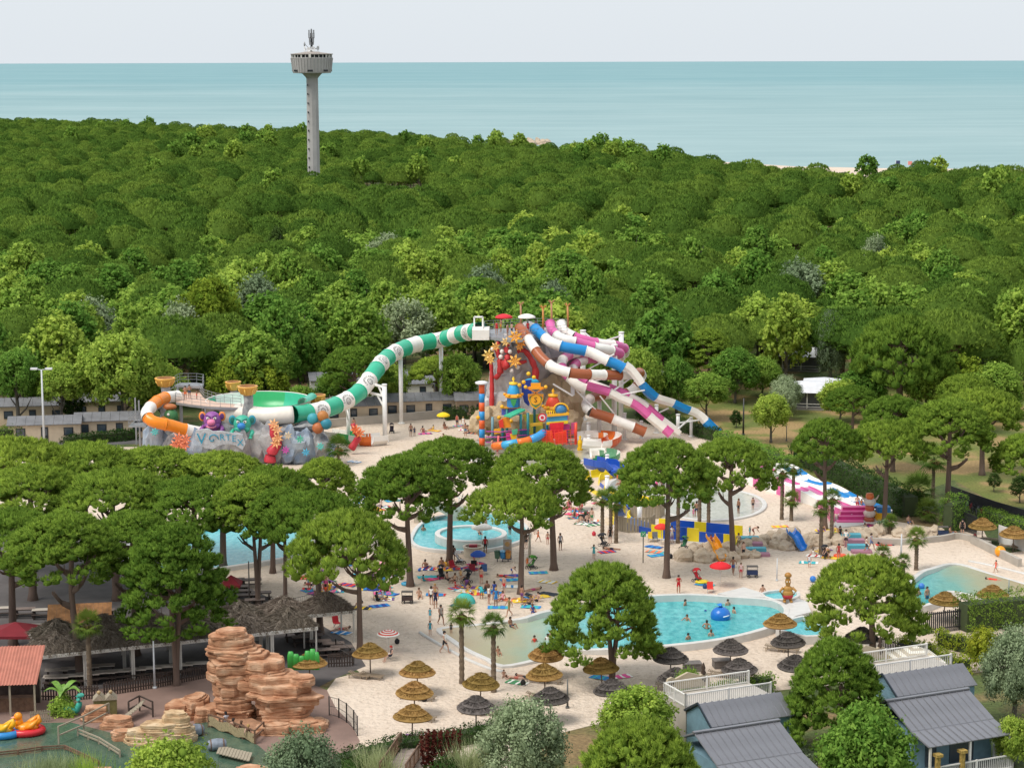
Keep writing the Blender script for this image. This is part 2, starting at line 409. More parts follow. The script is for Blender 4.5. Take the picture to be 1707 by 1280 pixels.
def leaves(p, d, n, size, spread, tone, scatter):
  """n leaf-like quads around every point p, facing roughly d"""
  N = len(p); P_ = np.repeat(p, n, 0) + rng.normal(0, scatter, (N * n, 3)); D = np.repeat(d, n, 0)
  nrm = unit(D + rng.normal(0, spread, (N * n, 3)))
  a = unit(np.cross(nrm, rng.normal(0, 1, (N * n, 3)))); b = np.cross(nrm, a)
  s = (size * rng.uniform(0.6, 1.25, N * n))[:, None]
  V = np.stack([P_ - a * s * 0.55, P_ - b * s * 0.42 + nrm * s * 0.12, P_ + a * s * 0.7, P_ + b * s * 0.42 + nrm * s * 0.12], 1).reshape(-1, 3)
  t = np.repeat(np.clip(np.repeat(tone, n) + rng.normal(0, 0.08, N * n), 0, 1), 4)
  return V, t

ICO_V = unit(np.array([(0, 0, 1), (.894, 0, .447), (.276, .851, .447), (-.724, .526, .447), (-.724, -.526, .447), (.276, -.851, .447), (.724, .526, -.447), (-.276, .851, -.447), (-.894, 0, -.447), (-.276, -.851, -.447), (.724, -.526, -.447), (0, 0, -1)]))
ICO_F = np.array([(0, 1, 2), (0, 2, 3), (0, 3, 4), (0, 4, 5), (0, 5, 1), (1, 6, 2), (2, 7, 3), (3, 8, 4), (4, 9, 5), (5, 10, 1), (2, 6, 7), (3, 7, 8), (4, 8, 9), (5, 9, 10), (1, 10, 6), (6, 11, 7), (7, 11, 8), (8, 11, 9), (9, 11, 10), (10, 11, 6)])
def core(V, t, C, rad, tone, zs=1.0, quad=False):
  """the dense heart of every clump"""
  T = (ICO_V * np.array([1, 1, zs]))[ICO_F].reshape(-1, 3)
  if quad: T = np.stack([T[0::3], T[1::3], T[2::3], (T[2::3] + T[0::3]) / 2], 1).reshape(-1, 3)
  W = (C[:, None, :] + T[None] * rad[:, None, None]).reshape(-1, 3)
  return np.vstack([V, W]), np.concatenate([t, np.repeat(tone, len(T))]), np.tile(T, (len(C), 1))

def disc_pts(n, jitter=0.35):
  i = np.arange(n) + 0.5; r = np.sqrt(i / n); a = i * 2.399963 + rng.uniform(0, 6.28)
  return r + rng.normal(0, jitter / math.sqrt(n), n), a + rng.normal(0, jitter / math.sqrt(n), n)

def pine_crown(name, clumps=42, per=26, n=11, length=0.085, width=0.010, hc=0.62, under=0.35, rc=0.20, m='pine_needles', lob=0.12, dn=0.75, un=0.6, ck=0.86, spr=0.42):
  """stone-pine crown of unit radius, z from 0 (rim) to hc (top), made of bristling needle tufts"""
  r, a = disc_pts(clumps); r = np.clip(r, 0, 1.0) * (1 - rc * 0.75)
  sq = 1 + lob * np.sin(3 * a + rng.uniform(0, 6)) + lob * 0.6 * np.sin(2 * a + rng.uniform(0, 6))
  z = (hc - rc * 0.5) * (1 - np.clip(r / 0.9, 0, 1) ** 2.3) ** 0.62 + rng.normal(0, 0.02, clumps)
  C = np.stack([r * sq * np.cos(a), r * sq * np.sin(a), z], 1)
  if under:                                   # lower skirt of clumps
    k = int(clumps * under * max(1, hc / 0.6)); aa = rng.uniform(0, 6.28, k); zz = rng.uniform(-0.08, 0.25 if hc < .85 else 0.75, k) * hc
    rr = (1 - np.clip(zz / hc, 0, 1) ** 1.6) ** 0.43 * rng.uniform(0.72, 0.95, k) * (1 - rc * 0.5)
    C = np.vstack([C, np.stack([rr * np.cos(aa), rr * np.sin(aa), zz], 1)])
  K = len(C); rcs = rc * rng.uniform(0.75, 1.3, K); ct = rng.uniform(0.2, 0.8, K)
  u = unit(rng.normal(0, 1, (K * per, 3))); u[:, 2] = np.where(u[:, 2] < -0.25, -u[:, 2], u[:, 2])
  cc = np.repeat(C, per, 0); rr = np.repeat(rcs, per)[:, None]
  p = cc + u * rr * np.array([1, 1, 0.72]) * rng.uniform(0.75, 1.0, (K * per, 1))
  out = unit(cc * np.array([1, 1, 0.4]))
  d = unit(u * 0.9 + np.array([0, 0, 0.75]) + out * 0.35)
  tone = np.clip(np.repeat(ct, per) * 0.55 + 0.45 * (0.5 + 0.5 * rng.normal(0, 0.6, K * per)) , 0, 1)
  V, t = blades(p, d, n, length, width, spr, tone)
  dome = unit(cc * np.array([1, 1, 1.4]) + np.array([0, 0, 0.25]))
  Nn = np.repeat(dome * dn + u * un + rng.normal(0, 0.25, u.shape), n * 3, 0)
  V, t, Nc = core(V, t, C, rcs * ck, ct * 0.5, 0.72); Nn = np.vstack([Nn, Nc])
  F = np.arange(len(V)).reshape(-1, 3)
  return np_mesh(name, V, F, t, MATS[m], Nn)

def dome_crown(name, n, k, length, width, hc, seed):
  """far stone-pine crown: an even bristling dome of unit radius with a ragged rim"""
  ph = rng.uniform(0, 6.28, 6); u = rng.uniform(0, 1, n); a = rng.uniform(0, 6.28, n)
  w = 1 + 0.07 * np.sin(2 * a + ph[0]) + 0.06 * np.sin(3 * a + ph[1]) + 0.035 * np.sin(7 * a + ph[2])
  r = np.sqrt(u) ** 0.85; z = hc * (1 - np.clip(r, 0, .995) ** 2.4) ** 0.6
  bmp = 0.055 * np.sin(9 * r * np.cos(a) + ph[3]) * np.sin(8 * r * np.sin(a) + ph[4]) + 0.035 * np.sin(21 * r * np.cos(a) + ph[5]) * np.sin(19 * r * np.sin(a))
  lo = rng.uniform(0, 1, n) < 0.2; z = np.where(lo, rng.uniform(-0.16, 0.12, n) * hc, z + bmp); r = np.where(lo, rng.uniform(0.72, 0.97, n), r)
  p = np.stack([r * w * np.cos(a), r * w * np.sin(a), z], 1); nr = unit(p * np.array([1, 1, 1.1]) / np.array([1, 1, hc ** 2]) + np.array([0, 0, 0.12]))
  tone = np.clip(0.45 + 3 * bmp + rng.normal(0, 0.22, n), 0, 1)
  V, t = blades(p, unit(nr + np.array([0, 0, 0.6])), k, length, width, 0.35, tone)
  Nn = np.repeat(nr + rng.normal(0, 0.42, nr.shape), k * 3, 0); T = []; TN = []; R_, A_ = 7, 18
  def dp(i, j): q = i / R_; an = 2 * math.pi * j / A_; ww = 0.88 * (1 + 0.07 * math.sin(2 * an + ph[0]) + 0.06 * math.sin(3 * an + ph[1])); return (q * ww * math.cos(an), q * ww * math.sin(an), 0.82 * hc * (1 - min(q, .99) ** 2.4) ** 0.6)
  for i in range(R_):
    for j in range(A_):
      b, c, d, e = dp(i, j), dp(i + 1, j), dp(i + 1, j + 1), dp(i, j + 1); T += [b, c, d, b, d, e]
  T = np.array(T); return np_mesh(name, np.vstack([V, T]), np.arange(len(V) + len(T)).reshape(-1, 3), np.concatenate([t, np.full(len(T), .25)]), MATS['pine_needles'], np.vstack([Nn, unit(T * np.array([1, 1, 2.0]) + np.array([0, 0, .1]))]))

def pine_trunk(name, h=1.0, lean=0.12, limbs=7, fork=False, r0=0.072):
  """trunk of unit height with limbs that reach up into the crown (crown radius about 0.55)"""
  mb = MB(); L = random.uniform(0, 6.28); dx, dy = math.cos(L) * lean, math.sin(L) * lean
  def stem(a0, off, rr, top):
    pts = [Vector((0, 0, 0)), Vector((dx * 0.3 + off[0] * 0.3, dy * 0.3 + off[1] * 0.3, 0.3)), Vector((dx * 0.7 + off[0] * 0.85, dy * 0.7 + off[1] * 0.85, 0.62)), Vector((off[0] + dx * 0.4, off[1] + dy * 0.4, top))]
    sp = spline(pts, 0.1); k = len(sp)
    mb.tube(sp, [rr * (1 - 0.55 * i / k) * (1.35 if i == 0 else 1) for i in range(k)], 7)
    for j in range(limbs):
      t = 0.56 + 0.34 * j / limbs; q = sp[min(k - 1, int(t * k))]; an = a0 + j * 2.4 + random.uniform(-.3, .3)
      ln = random.uniform(0.3, 0.5); up = random.uniform(0.07, 0.15)
      e = q + Vector((math.cos(an) * ln, math.sin(an) * ln, up)); mid = q + Vector((math.cos(an) * ln * 0.5, math.sin(an) * ln * 0.5, up * 0.28))
      ls = spline([q, mid, e], 0.08); mb.tube(ls, [rr * 0.42 * (1 - 0.7 * i / len(ls)) for i in range(len(ls))], 5)
      for s_ in (-1, 1):
        f = mid + Vector((math.cos(an + s_ * 0.7) * ln * 0.45, math.sin(an + s_ * 0.7) * ln * 0.45, up * 0.7))
        mb.tube([mid, (mid + f) / 2 + Vector((0, 0, -0.015)), f], [rr * 0.22, rr * 0.16, rr * 0.08], 4)
  if fork: stem(0.4, (0.10, 0.02, 0), r0 * 0.8, 0.95); stem(2.1, (-0.09, -0.03, 0), r0 * 0.75, 0.92)
  else: stem(random.uniform(0, 6), (0, 0, 0), r0, 0.96)
  return mb.mesh(name, MATS['pine_bark'])

def broad_crown(name, clumps=46, per=20, n=5, size=0.085, hc=1.5, rc=0.26, m='broad_leaves', top=0.55, scatter=0.035):
  """leafy crown of unit radius, z from 0 to hc; lobes of leaves with gaps between"""
  i = np.arange(clumps) + 0.5; zz = 1 - 1.75 * i / clumps; a = i * 2.399963 + rng.normal(0, 0.35, clumps)
  q = np.sqrt(np.clip(1 - zz ** 2, 0, 1)) ** 0.9; rad = 1 - rc * 0.8
  taper = np.where(zz > 0, 1 - (1 - top) * zz ** 1.5 * 0.6, 1)
  lob = rng.uniform(0.78, 1.12, clumps)
  C = np.stack([q * np.cos(a) * rad * taper * lob, q * np.sin(a) * rad * taper * lob, hc * 0.5 + zz * (hc * 0.5 - rc * 0.6) * rng.uniform(0.88, 1.08, clumps)], 1)
  k = clumps // 4; C = np.vstack([C, np.stack([rng.uniform(-.5, .5, k), rng.uniform(-.5, .5, k), rng.uniform(0.3, 0.75, k) * hc], 1)])
  K = len(C); rcs = rc * rng.uniform(0.65, 1.3, K); ct = rng.uniform(0.15, 0.85, K)
  u = unit(rng.normal(0, 1, (K * per, 3)) + np.array([0, 0, 0.25])); cc = np.repeat(C, per, 0)
  p = cc + u * np.repeat(rcs, per)[:, None] * rng.uniform(0.55, 1.0, (K * per, 1)) * np.array([1, 1, 1.15])
  d = unit(u + np.array([0, 0, 0.5]))
  tone = np.clip(np.repeat(ct, per) * 0.6 + rng.uniform(0, 0.45, K * per), 0, 1)
  V, t = leaves(p, d, n, size, 0.55, tone, scatter)
  cen = cc - np.array([0, 0, hc * 0.4])
  Nn = np.repeat(np.repeat(unit(cen) * 0.5 + u * 0.6, n, 0) + rng.normal(0, 0.3, (len(p) * n, 3)), 4, 0)
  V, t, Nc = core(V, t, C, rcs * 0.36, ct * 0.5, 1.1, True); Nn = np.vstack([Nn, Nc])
  return np_mesh(name, V, np.arange(len(V)).reshape(-1, 4), t, MATS[m], Nn)

def broad_trunk(name, r0=0.035, limbs=8):
  mb = MB(); sp = spline([(0, 0, 0), (0.01, 0.015, 0.35), (-0.01, 0, 0.7), (0, 0, 0.95)], 0.1); k = len(sp)
  mb.tube(sp, [r0 * (1.3 if i == 0 else 1) * (1 - 0.75 * i / k) for i in range(k)], 6)
  for j in range(limbs):
    q = sp[int((0.3 + 0.6 * j / limbs) * k)]; an = j * 2.4
    mb.tube([q, q + Vector((math.cos(an) * .12, math.sin(an) * .12, .12)), q + Vector((math.cos(an) * .2, math.sin(an) * .2, .28))], [r0 * .45, r0 * .32, r0 * .1], 4)
  return mb.mesh(name, MATS['grey_bark'])

# crown and trunk variants, shared by all copies
PINE_N = [pine_crown('pine_crown_near', 104, 26, 14, 0.070, 0.0064, hc_, 0.22 if hc_ < .9 else .45, 0.122, ck=0.62, dn=0.75, un=0.5, spr=0.30, lob=0.09, m='pine_needles_near') for hc_ in (0.62, 0.78, 1.0, 1.3, 1.7)]
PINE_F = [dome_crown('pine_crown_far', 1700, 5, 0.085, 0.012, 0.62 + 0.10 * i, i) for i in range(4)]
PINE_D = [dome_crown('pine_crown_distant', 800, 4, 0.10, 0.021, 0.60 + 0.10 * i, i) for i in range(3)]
BROAD_N = [broad_crown('leafy_crown_near', 84, 30, 5, 0.062, 1.5 + .4 * i, 0.22) for i in range(2)]
BROAD_F = [broad_crown('leafy_crown_far', 62, 16, 4, 0.105, 1.6 + 0.35 * i, 0.24, top=0.55 - 0.1 * i) for i in range(4)]
BROAD_D = [broad_crown('leafy_crown_distant', 36, 8, 4, 0.18, 1.9, 0.26) for i in range(2)]
GREY_F = [broad_crown('grey_crown', 44, 18, 6, 0.075, 2.2, 0.26, m='grey_leaves', scatter=0.05) for i in range(2)]
PTR = [pine_trunk('pine_trunk', fork=(i in (1, 4)), lean=(0.05, 0.02, 0.14, 0.08, 0.05)[i]) for i in range(5)]
BTR = [broad_trunk('leafy_trunk') for i in range(2)]

def fit(crowns, q):
  """the crown variant whose own proportions come nearest to q"""
  for c_ in crowns:
    if 'zt' not in c_: c_['zt'] = max(v.co.z for v in c_.vertices)
  best = sorted(crowns, key=lambda c_: abs(c_['zt'] - q))
  return best[0] if random.random() < 0.65 or len(best) < 2 else best[1]

def tree(name, label, cat, pos, h, rad, crown, trunk, ch, cz=None, rz=None, group=None, squash=None, tr=1.0):
  """a tree: trunk from the ground, crown of radius rad whose height is scaled to ch, its top at h"""
  rz = random.uniform(0, 6.28) if rz is None else rz
  t = thing(name, label, cat, pos, rz, group)
  zmax = max(v.co.z for v in crown.vertices) if 'zt' not in crown else crown['zt']
  crown['zt'] = zmax
  sz = ch / zmax
  inst('crown', crown, t, (0, 0, h - ch), None, (rad, rad * (squash or 1), sz))
  k = (h - ch * 0.42) if 'pine' in name else (h - ch * 0.3)
  s_ = max(rad * 0.95 if 'pine' in name else k, 0.5)
  inst('trunk', trunk, t, (0, 0, -0.05), None, (s_ * tr, s_ * tr, k))
  return t
# ---------------------------------------------------------------- the wood behind the park
def in_poly(x, y, poly):
  c = False; n = len(poly)
  for i in range(n):
    a, b = poly[i], poly[i - 1]
    if (a[1] > y) != (b[1] > y) and x < (b[0] - a[0]) * (y - a[1]) / (b[1] - a[1]) + a[0]: c = not c
  return c

def vnoise(x, y, s):
  x, y = x / s, y / s; xi, yi = math.floor(x), math.floor(y); fx, fy = x - xi, y - yi
  def h(a, b): return (math.sin(a * 127.1 + b * 311.7) * 43758.5453) % 1
  fx, fy = fx * fx * (3 - 2 * fx), fy * fy * (3 - 2 * fy)
  return (h(xi, yi) * (1 - fx) + h(xi + 1, yi) * fx) * (1 - fy) + (h(xi, yi + 1) * (1 - fx) + h(xi + 1, yi + 1) * fx) * fy

FRONT = px(-200, 700, 0, 700, 240, 690, 420, 690, 540, 650, 700, 634, 830, 640, 900, 655, 1000, 660, 1080, 672, 1130, 664, 1230, 645, 1330, 640, 1500, 660, 1600, 665, 1707, 660, 1900, 660)
FOREST = [wxy(q.x, q.y) for q in FRONT] + [wxy(q.x, q.y) for q in reversed(COAST_TREES)]
HOLES = [px(600, 372, 720, 372, 720, 335, 600, 335), px(740, 378, 860, 378, 850, 355, 750, 358), px(380, 452, 500, 452, 480, 425, 390, 425), px(180, 440, 245, 440, 240, 415, 185, 415)]
TOWER_POS = P(524, 338)
spots = []
y = 270.0; row = 0
while y < 1420:
  st = 8.8 if y < 430 else 9.4 if y < 700 else 10.6
  half = 0.262 * y + 14; x = -half + (row % 2) * st * 0.5
  while x < half:
    xx, yy = x + random.uniform(-0.36, 0.36) * st, y + random.uniform(-0.36, 0.36) * st
    x += st
    if not in_poly(xx, yy, FOREST) or any(in_poly(xx, yy, h_) for h_ in HOLES): continue
    if (Vector((xx, yy, 0)) - TOWER_POS).length < 6: continue
    spots.append((yy, xx))
  y += st * 0.88; row += 1
spots.sort()
def wood_label(kind, x, y, tall, col):
  """tells one tree of the wood from the others by its height, its depth in the wood and what it stands above"""
  u = CX + F_PX * x / y; band = 'in the front wood' if y < 340 else 'in the middle wood' if y < 440 else 'in the deeper wood'
  land = 'at the far edge' if u < 130 else 'above the beige homes' if u < 300 else 'above the funnel' if u < 520 else 'above the raft tube' if u < 760 else 'above the slide tower' if u < 960 else 'above the pink slides' if u < 1130 else 'above the blue slide end' if u < 1300 else 'above the tent lodges' if u < 1440 else 'above the lawn pines' if u < 1590 else 'above the bicycle fence'
  lab = f"{'tall' if tall else 'low'} {col} {kind} {band}, {land}"
  return lab, lab
N_PINE = N_BROAD = 0; far = {'p': [], 'b': []}
for yy, xx in spots:
  nz = vnoise(xx, yy, 38) * 0.4 + vnoise(xx + 300, yy, 14) * 0.25 + random.random() * 0.35
  lim = 0.46 if yy < 330 else 0.42 if yy < 430 else 0.37 if yy < 560 else 0.29 if yy < 620 else 0.22
  broad = nz < lim
  u = random.random()
  if broad:
    grey = u < 0.06; rad = random.uniform(3.6, 5.6); h = random.uniform(10.0, 15.0) if yy < 450 else random.uniform(8.5, 12.5) if yy < 540 else random.uniform(7.0, 9.4)
    if N_BROAD < 285:
      N_BROAD += 1; ch = h * random.uniform(0.80, 0.9)
      lab, grp = wood_label('leafy tree', xx, yy, h > 12, 'grey-green' if grey else 'bright green')
      tree('leafy_tree', lab, 'tree', (xx, yy, 0), h, rad, fit(GREY_F if grey else BROAD_F, ch / rad), random.choice(BTR), ch, group=grp, squash=random.uniform(0.85, 1.15))
    else: far['b'].append((xx, yy, h, rad * 0.95))
  else:
    tall = random.random() < 0.34; rad = random.uniform(4.8, 6.6) if tall else random.uniform(3.9, 5.4); h = random.uniform(11.6, 13.8) if tall else random.uniform(7.6, 10.2)
    if yy > 430: rad *= 0.9; h *= 0.95
    if yy > 620: rad *= 0.97; h = 0.55 * h + 3.9
    if N_PINE < 290:
      N_PINE += 1; ch = rad * random.uniform(0.8, 1.1)
      lab, grp = wood_label('umbrella pine', xx, yy, tall, 'dark green domed')
      tree('pine_tree', lab, 'tree', (xx, yy, 0), h, rad, fit(PINE_F, ch / rad), random.choice(PTR), ch, group=grp, squash=random.uniform(0.85, 1.15))
    else: far['p'].append((xx, yy, h, rad))

def forest_stuff(name, items, crowns, trunk, ch_f, label):
  """the far wood: one object, its crowns and trunks placed by geometry nodes"""
  n = len(items); me = bpy.data.meshes.new(name); me.from_pydata([(q[0], q[1], 0) for q in items], [], [])
  for nm, ty, vals in (('vi', 'INT', [random.randrange(len(crowns)) for _ in items]), ('rot', 'FLOAT', [random.uniform(0, 6.28) for _ in items])):
    a = me.attributes.new(nm, ty, 'POINT'); a.data.foreach_set('value', vals)
  for nm, f in (('sc', lambda q: (q[3], q[3], ch_f(q))), ('off', lambda q: (0, 0, q[2] - ch_f(q) * 0.68)), ('tsc', lambda q: (q[3] * .8, q[3] * .8, q[2] * 0.86))):
    a = me.attributes.new(nm, 'FLOAT_VECTOR', 'POINT'); a.data.foreach_set('vector', [c for q in items for c in f(q)])
  o = inst(name, me); tag(o, label, None, None, 'stuff')
  ng = bpy.data.node_groups.new(name, 'GeometryNodeTree')
  ng.interface.new_socket('Geometry', in_out='INPUT', socket_type='NodeSocketGeometry'); ng.interface.new_socket('Geometry', in_out='OUTPUT', socket_type='NodeSocketGeometry')
  gi, go = ng.nodes.new('NodeGroupInput'), ng.nodes.new('NodeGroupOutput'); jn = ng.nodes.new('GeometryNodeJoinGeometry')
  def attr(nm, ty):
    a = ng.nodes.new('GeometryNodeInputNamedAttribute'); a.data_type = ty; a.inputs['Name'].default_value = nm; return a.outputs['Attribute']
  cmbr = ng.nodes.new('ShaderNodeCombineXYZ'); ng.links.new(attr('rot', 'FLOAT'), cmbr.inputs[2])
  sp = ng.nodes.new('GeometryNodeSetPosition'); ng.links.new(gi.outputs[0], sp.inputs['Geometry']); ng.links.new(attr('off', 'FLOAT_VECTOR'), sp.inputs['Offset'])
  def iop(src, obj, scale, sel=None):
    i = ng.nodes.new('GeometryNodeInstanceOnPoints'); oi = ng.nodes.new('GeometryNodeObjectInfo'); oi.inputs['Object'].default_value = obj; oi.inputs['As Instance'].default_value = True
    ng.links.new(src, i.inputs['Points']); ng.links.new(oi.outputs['Geometry'], i.inputs['Instance'])
    ng.links.new(cmbr.outputs[0], i.inputs['Rotation']); ng.links.new(attr(scale, 'FLOAT_VECTOR'), i.inputs['Scale'])
    if sel is not None:
      c = ng.nodes.new('FunctionNodeCompare'); c.data_type = 'INT'; c.operation = 'EQUAL'; ng.links.new(attr('vi', 'INT'), c.inputs[2]); c.inputs[3].default_value = sel
      ng.links.new(c.outputs[0], i.inputs['Selection'])
    ng.links.new(i.outputs[0], jn.inputs[0])
  for k, ob in enumerate(crowns): iop(sp.outputs[0], ob, 'sc', k)
  iop(gi.outputs[0], trunk, 'tsc')
  ng.links.new(jn.outputs[0], go.inputs[0])
  md = o.modifiers.new('scatter', 'NODES'); md.node_group = ng
  return o

# one far tree of each variant stands in the wood itself and is what the mass repeats
def far_proto(crowns, trunk, q, name, lab, grp):
  obs = []
  for c_, it in zip(crowns, q):
    t = thing(name, lab, 'tree', (it[0], it[1], 0), 0, grp)
    o = inst('crown', c_, t, (0, 0, it[2] - it[3] * 0.42), None, (it[3], it[3], it[3] * (1.3 if 'pine' in name else 1.0))); obs.append(o)
    tr_ = inst('trunk', trunk, t, (0, 0, 0), None, (it[3] * .8, it[3] * .8, it[2] * .86))
  return obs, tr_
fp = [q for q in far['p']]; fb = [q for q in far['b']]
po, pt = far_proto(PINE_D, PTR[0], fp[:3], 'pine_tree', 'umbrella pine at the start of the far wood', 'first trees of the far wood')
bo, bt = far_proto(BROAD_D, BTR[0], fb[:2], 'leafy_tree', 'leafy tree at the start of the far wood', 'first leafy trees of the far wood')
forest_stuff('far_forest', fp[3:], po, pt, lambda q: q[3] * 1.25, 'far umbrella pines reaching to the sea shore')
forest_stuff('far_leafy_forest', fb[2:], bo, bt, lambda q: q[3] * 1.1, 'far leafy trees mixed among the pines')
print('trees', N_PINE, N_BROAD, len(fp), len(fb))
# ================================================================ single trees, palms, shrubs, hedges
ORD = {}
def near_pine(bx, by, ty, wpx, frac, label, var=0, tv=0, rz=None, sq=1.0, dx=0.0):
  p = P(bx, by); h = HT(bx, by, ty); rad = wpx / 2 / PPM(bx, by) * 0.97
  frac *= .84 if frac < .56 else 1
  t = tree('pine_tree', label, 'tree', p, h, rad, fit(PINE_N, h * frac / rad), PTR[tv % 5], h * frac, rz=rz, squash=sq, group='umbrella pines standing in the park')
  if dx:
    c_ = next(q for q in t.children if q.name.startswith('crown')); v = Matrix.Rotation(-t.rotation_euler.z, 3, 'Z') @ Vector((dx / PPM(bx, by), 0, 0)); c_.location.x += v.x; c_.location.y += v.y
  return t
_LM = 'umbrella pine of the restaurant grove, '
for q in [
  (1020, 1140, 932, 205, 0.72, 'large round pine on two stems in front of the big curved pool', 3, 1, 0.3, 1, -12),
  (1455, 1105, 921, 205, 0.66, 'broad pine by the slatted fence, hiding the pool behind it', 2, 2, 1.2, 1, -18),
  (1398, 1262, 1058, 190, 0.86, 'dense bushy pine standing between the two blue cabins', 3, 0, 2.0, 1, -8),
  (868, 990, 795, 168, 0.42, 'pine with bent trunk and open crown beside the parasol lifeguard post', 0, 2, 0.6, 1, -10),
  (684, 977, 752, 182, 0.50, 'pine with wide flat crown whose trunk stands among the towels', 1, 3, 2.6, 1, -4),
  (749, 940, 725, 178, 0.40, 'straight pine whose trunk rises before the round whirlpool', 2, 0, 3.1, 1, -2),
  (923, 950, 735, 190, 0.52, 'pine with wide crown in front of the colourful play castle', 1, 3, 4.0, 1, -25),
  (1111, 963, 728, 175, 0.50, 'tall straight pine beside the blue and yellow slide', 0, 3, 5.0, 1, -2),
  (1222, 930, 724, 158, 0.46, 'tall pine whose trunk passes the orange rock slide', 2, 2, 1.9, 1, -8),
  (1375, 882, 693, 130, 0.40, 'slender pine behind the pink and blue race slide', 1, 0, 0.2),
  (1474, 874, 695, 142, 0.42, 'slender pine behind the carved totem at the end of the race slide', 0, 3, 0.9),
  (1578, 868, 662, 170, 0.46, 'tall pine with flat crown by the parked bicycles', 2, 0, 2.2),
  (1720, 868, 715, 150, 0.50, 'pine cut off by the picture edge above the bicycle fence', 1, 0, 2.8),
  (1488, 786, 655, 120, 0.52, 'pine on the dry lawn behind the totem', 0, 0, 2.2), (1637, 792, 640, 150, 0.5, 'pine with dark trunk on the dry lawn beyond the bicycle fence', 3, 0, 0.5),
  (1500, 690, 517, 195, 0.62, 'very broad domed pine rising above the lawn pines', 2, 0, 0.5),
  (592, 704, 575, 125, 0.55, 'dark pine with open stem before the white building', 0, 1), (728, 684, 590, 100, 0.5, 'dark pine beside the tallest tube post', 1, 0), (1180, 660, 545, 90, 0.6, 'pine behind the spreading lawn tree', 1, 0), (1610, 720, 620, 110, 0.55, 'pine behind the flat-crowned lawn pine', 1, 0), (1420, 730, 640, 100, 0.5, 'pine between the lodges and the race slide hedge', 0, 0),
  (430, 1012, 788, 165, 0.42, 'pine forking into two long stems in front of the lap pool', 1, 1, 0.4), (476, 1032, 810, 130, 0.42, 'pine with leaning stem beside the lap pool terrace', 0, 2, 0.8, 1, -5),
  (534, 1056, 812, 190, 0.40, 'thick-stemmed pine by the picnic benches', 2, 0, 1.0, 1, -5), (600, 1087, 841, 212, 0.54, 'pine on forked stems at the corner of the picket fence', 3, 1, 1.4, 1, -14),
  (545, 915, 760, 120, 0.50, 'pine partly hidden behind the grove, under the grey monster rock', 1, 0, 0.3),
  (30, 955, 722, 235, 0.40, _LM + 'last row beside the lamp post', 0, 0), (150, 945, 730, 205, 0.40, _LM + 'last row near the palm', 1, 3), (262, 940, 740, 195, 0.40, _LM + 'last row under the orange tube', 2, 0), (372, 945, 748, 190, 0.40, _LM + 'last row under the lettered rock', 3, 3), (455, 955, 770, 150, 0.42, _LM + 'last row under the red dragon', 0, 0),
  (55, 1000, 772, 225, 0.40, _LM + 'second row at the edge', 2, 0), (195, 1000, 776, 240, 0.42, _LM + 'second row middle', 1, 3), (325, 1000, 790, 225, 0.42, _LM + 'second row next to the lap pool', 0, 2),
  (22, 1075, 842, 225, 0.42, _LM + 'front row at the edge', 3, 0), (134, 1130, 850, 215, 0.42, _LM + 'front row with leaning trunk beside the fan palm', 0, 2, 3.0, 1, -20), (228, 1092, 848, 190, 0.46, _LM + 'front row behind the thatch', 1, 0), (294, 1142, 868, 200, 0.62, 'pine with low full crown standing at the picket fence', 2, 1, 0.5, 1, 0),
  (1065, 1420, 1192, 255, 0.80, 'bright bushy pine rising from the lower edge before the cabins', 0, 0),
]: near_pine(*q)

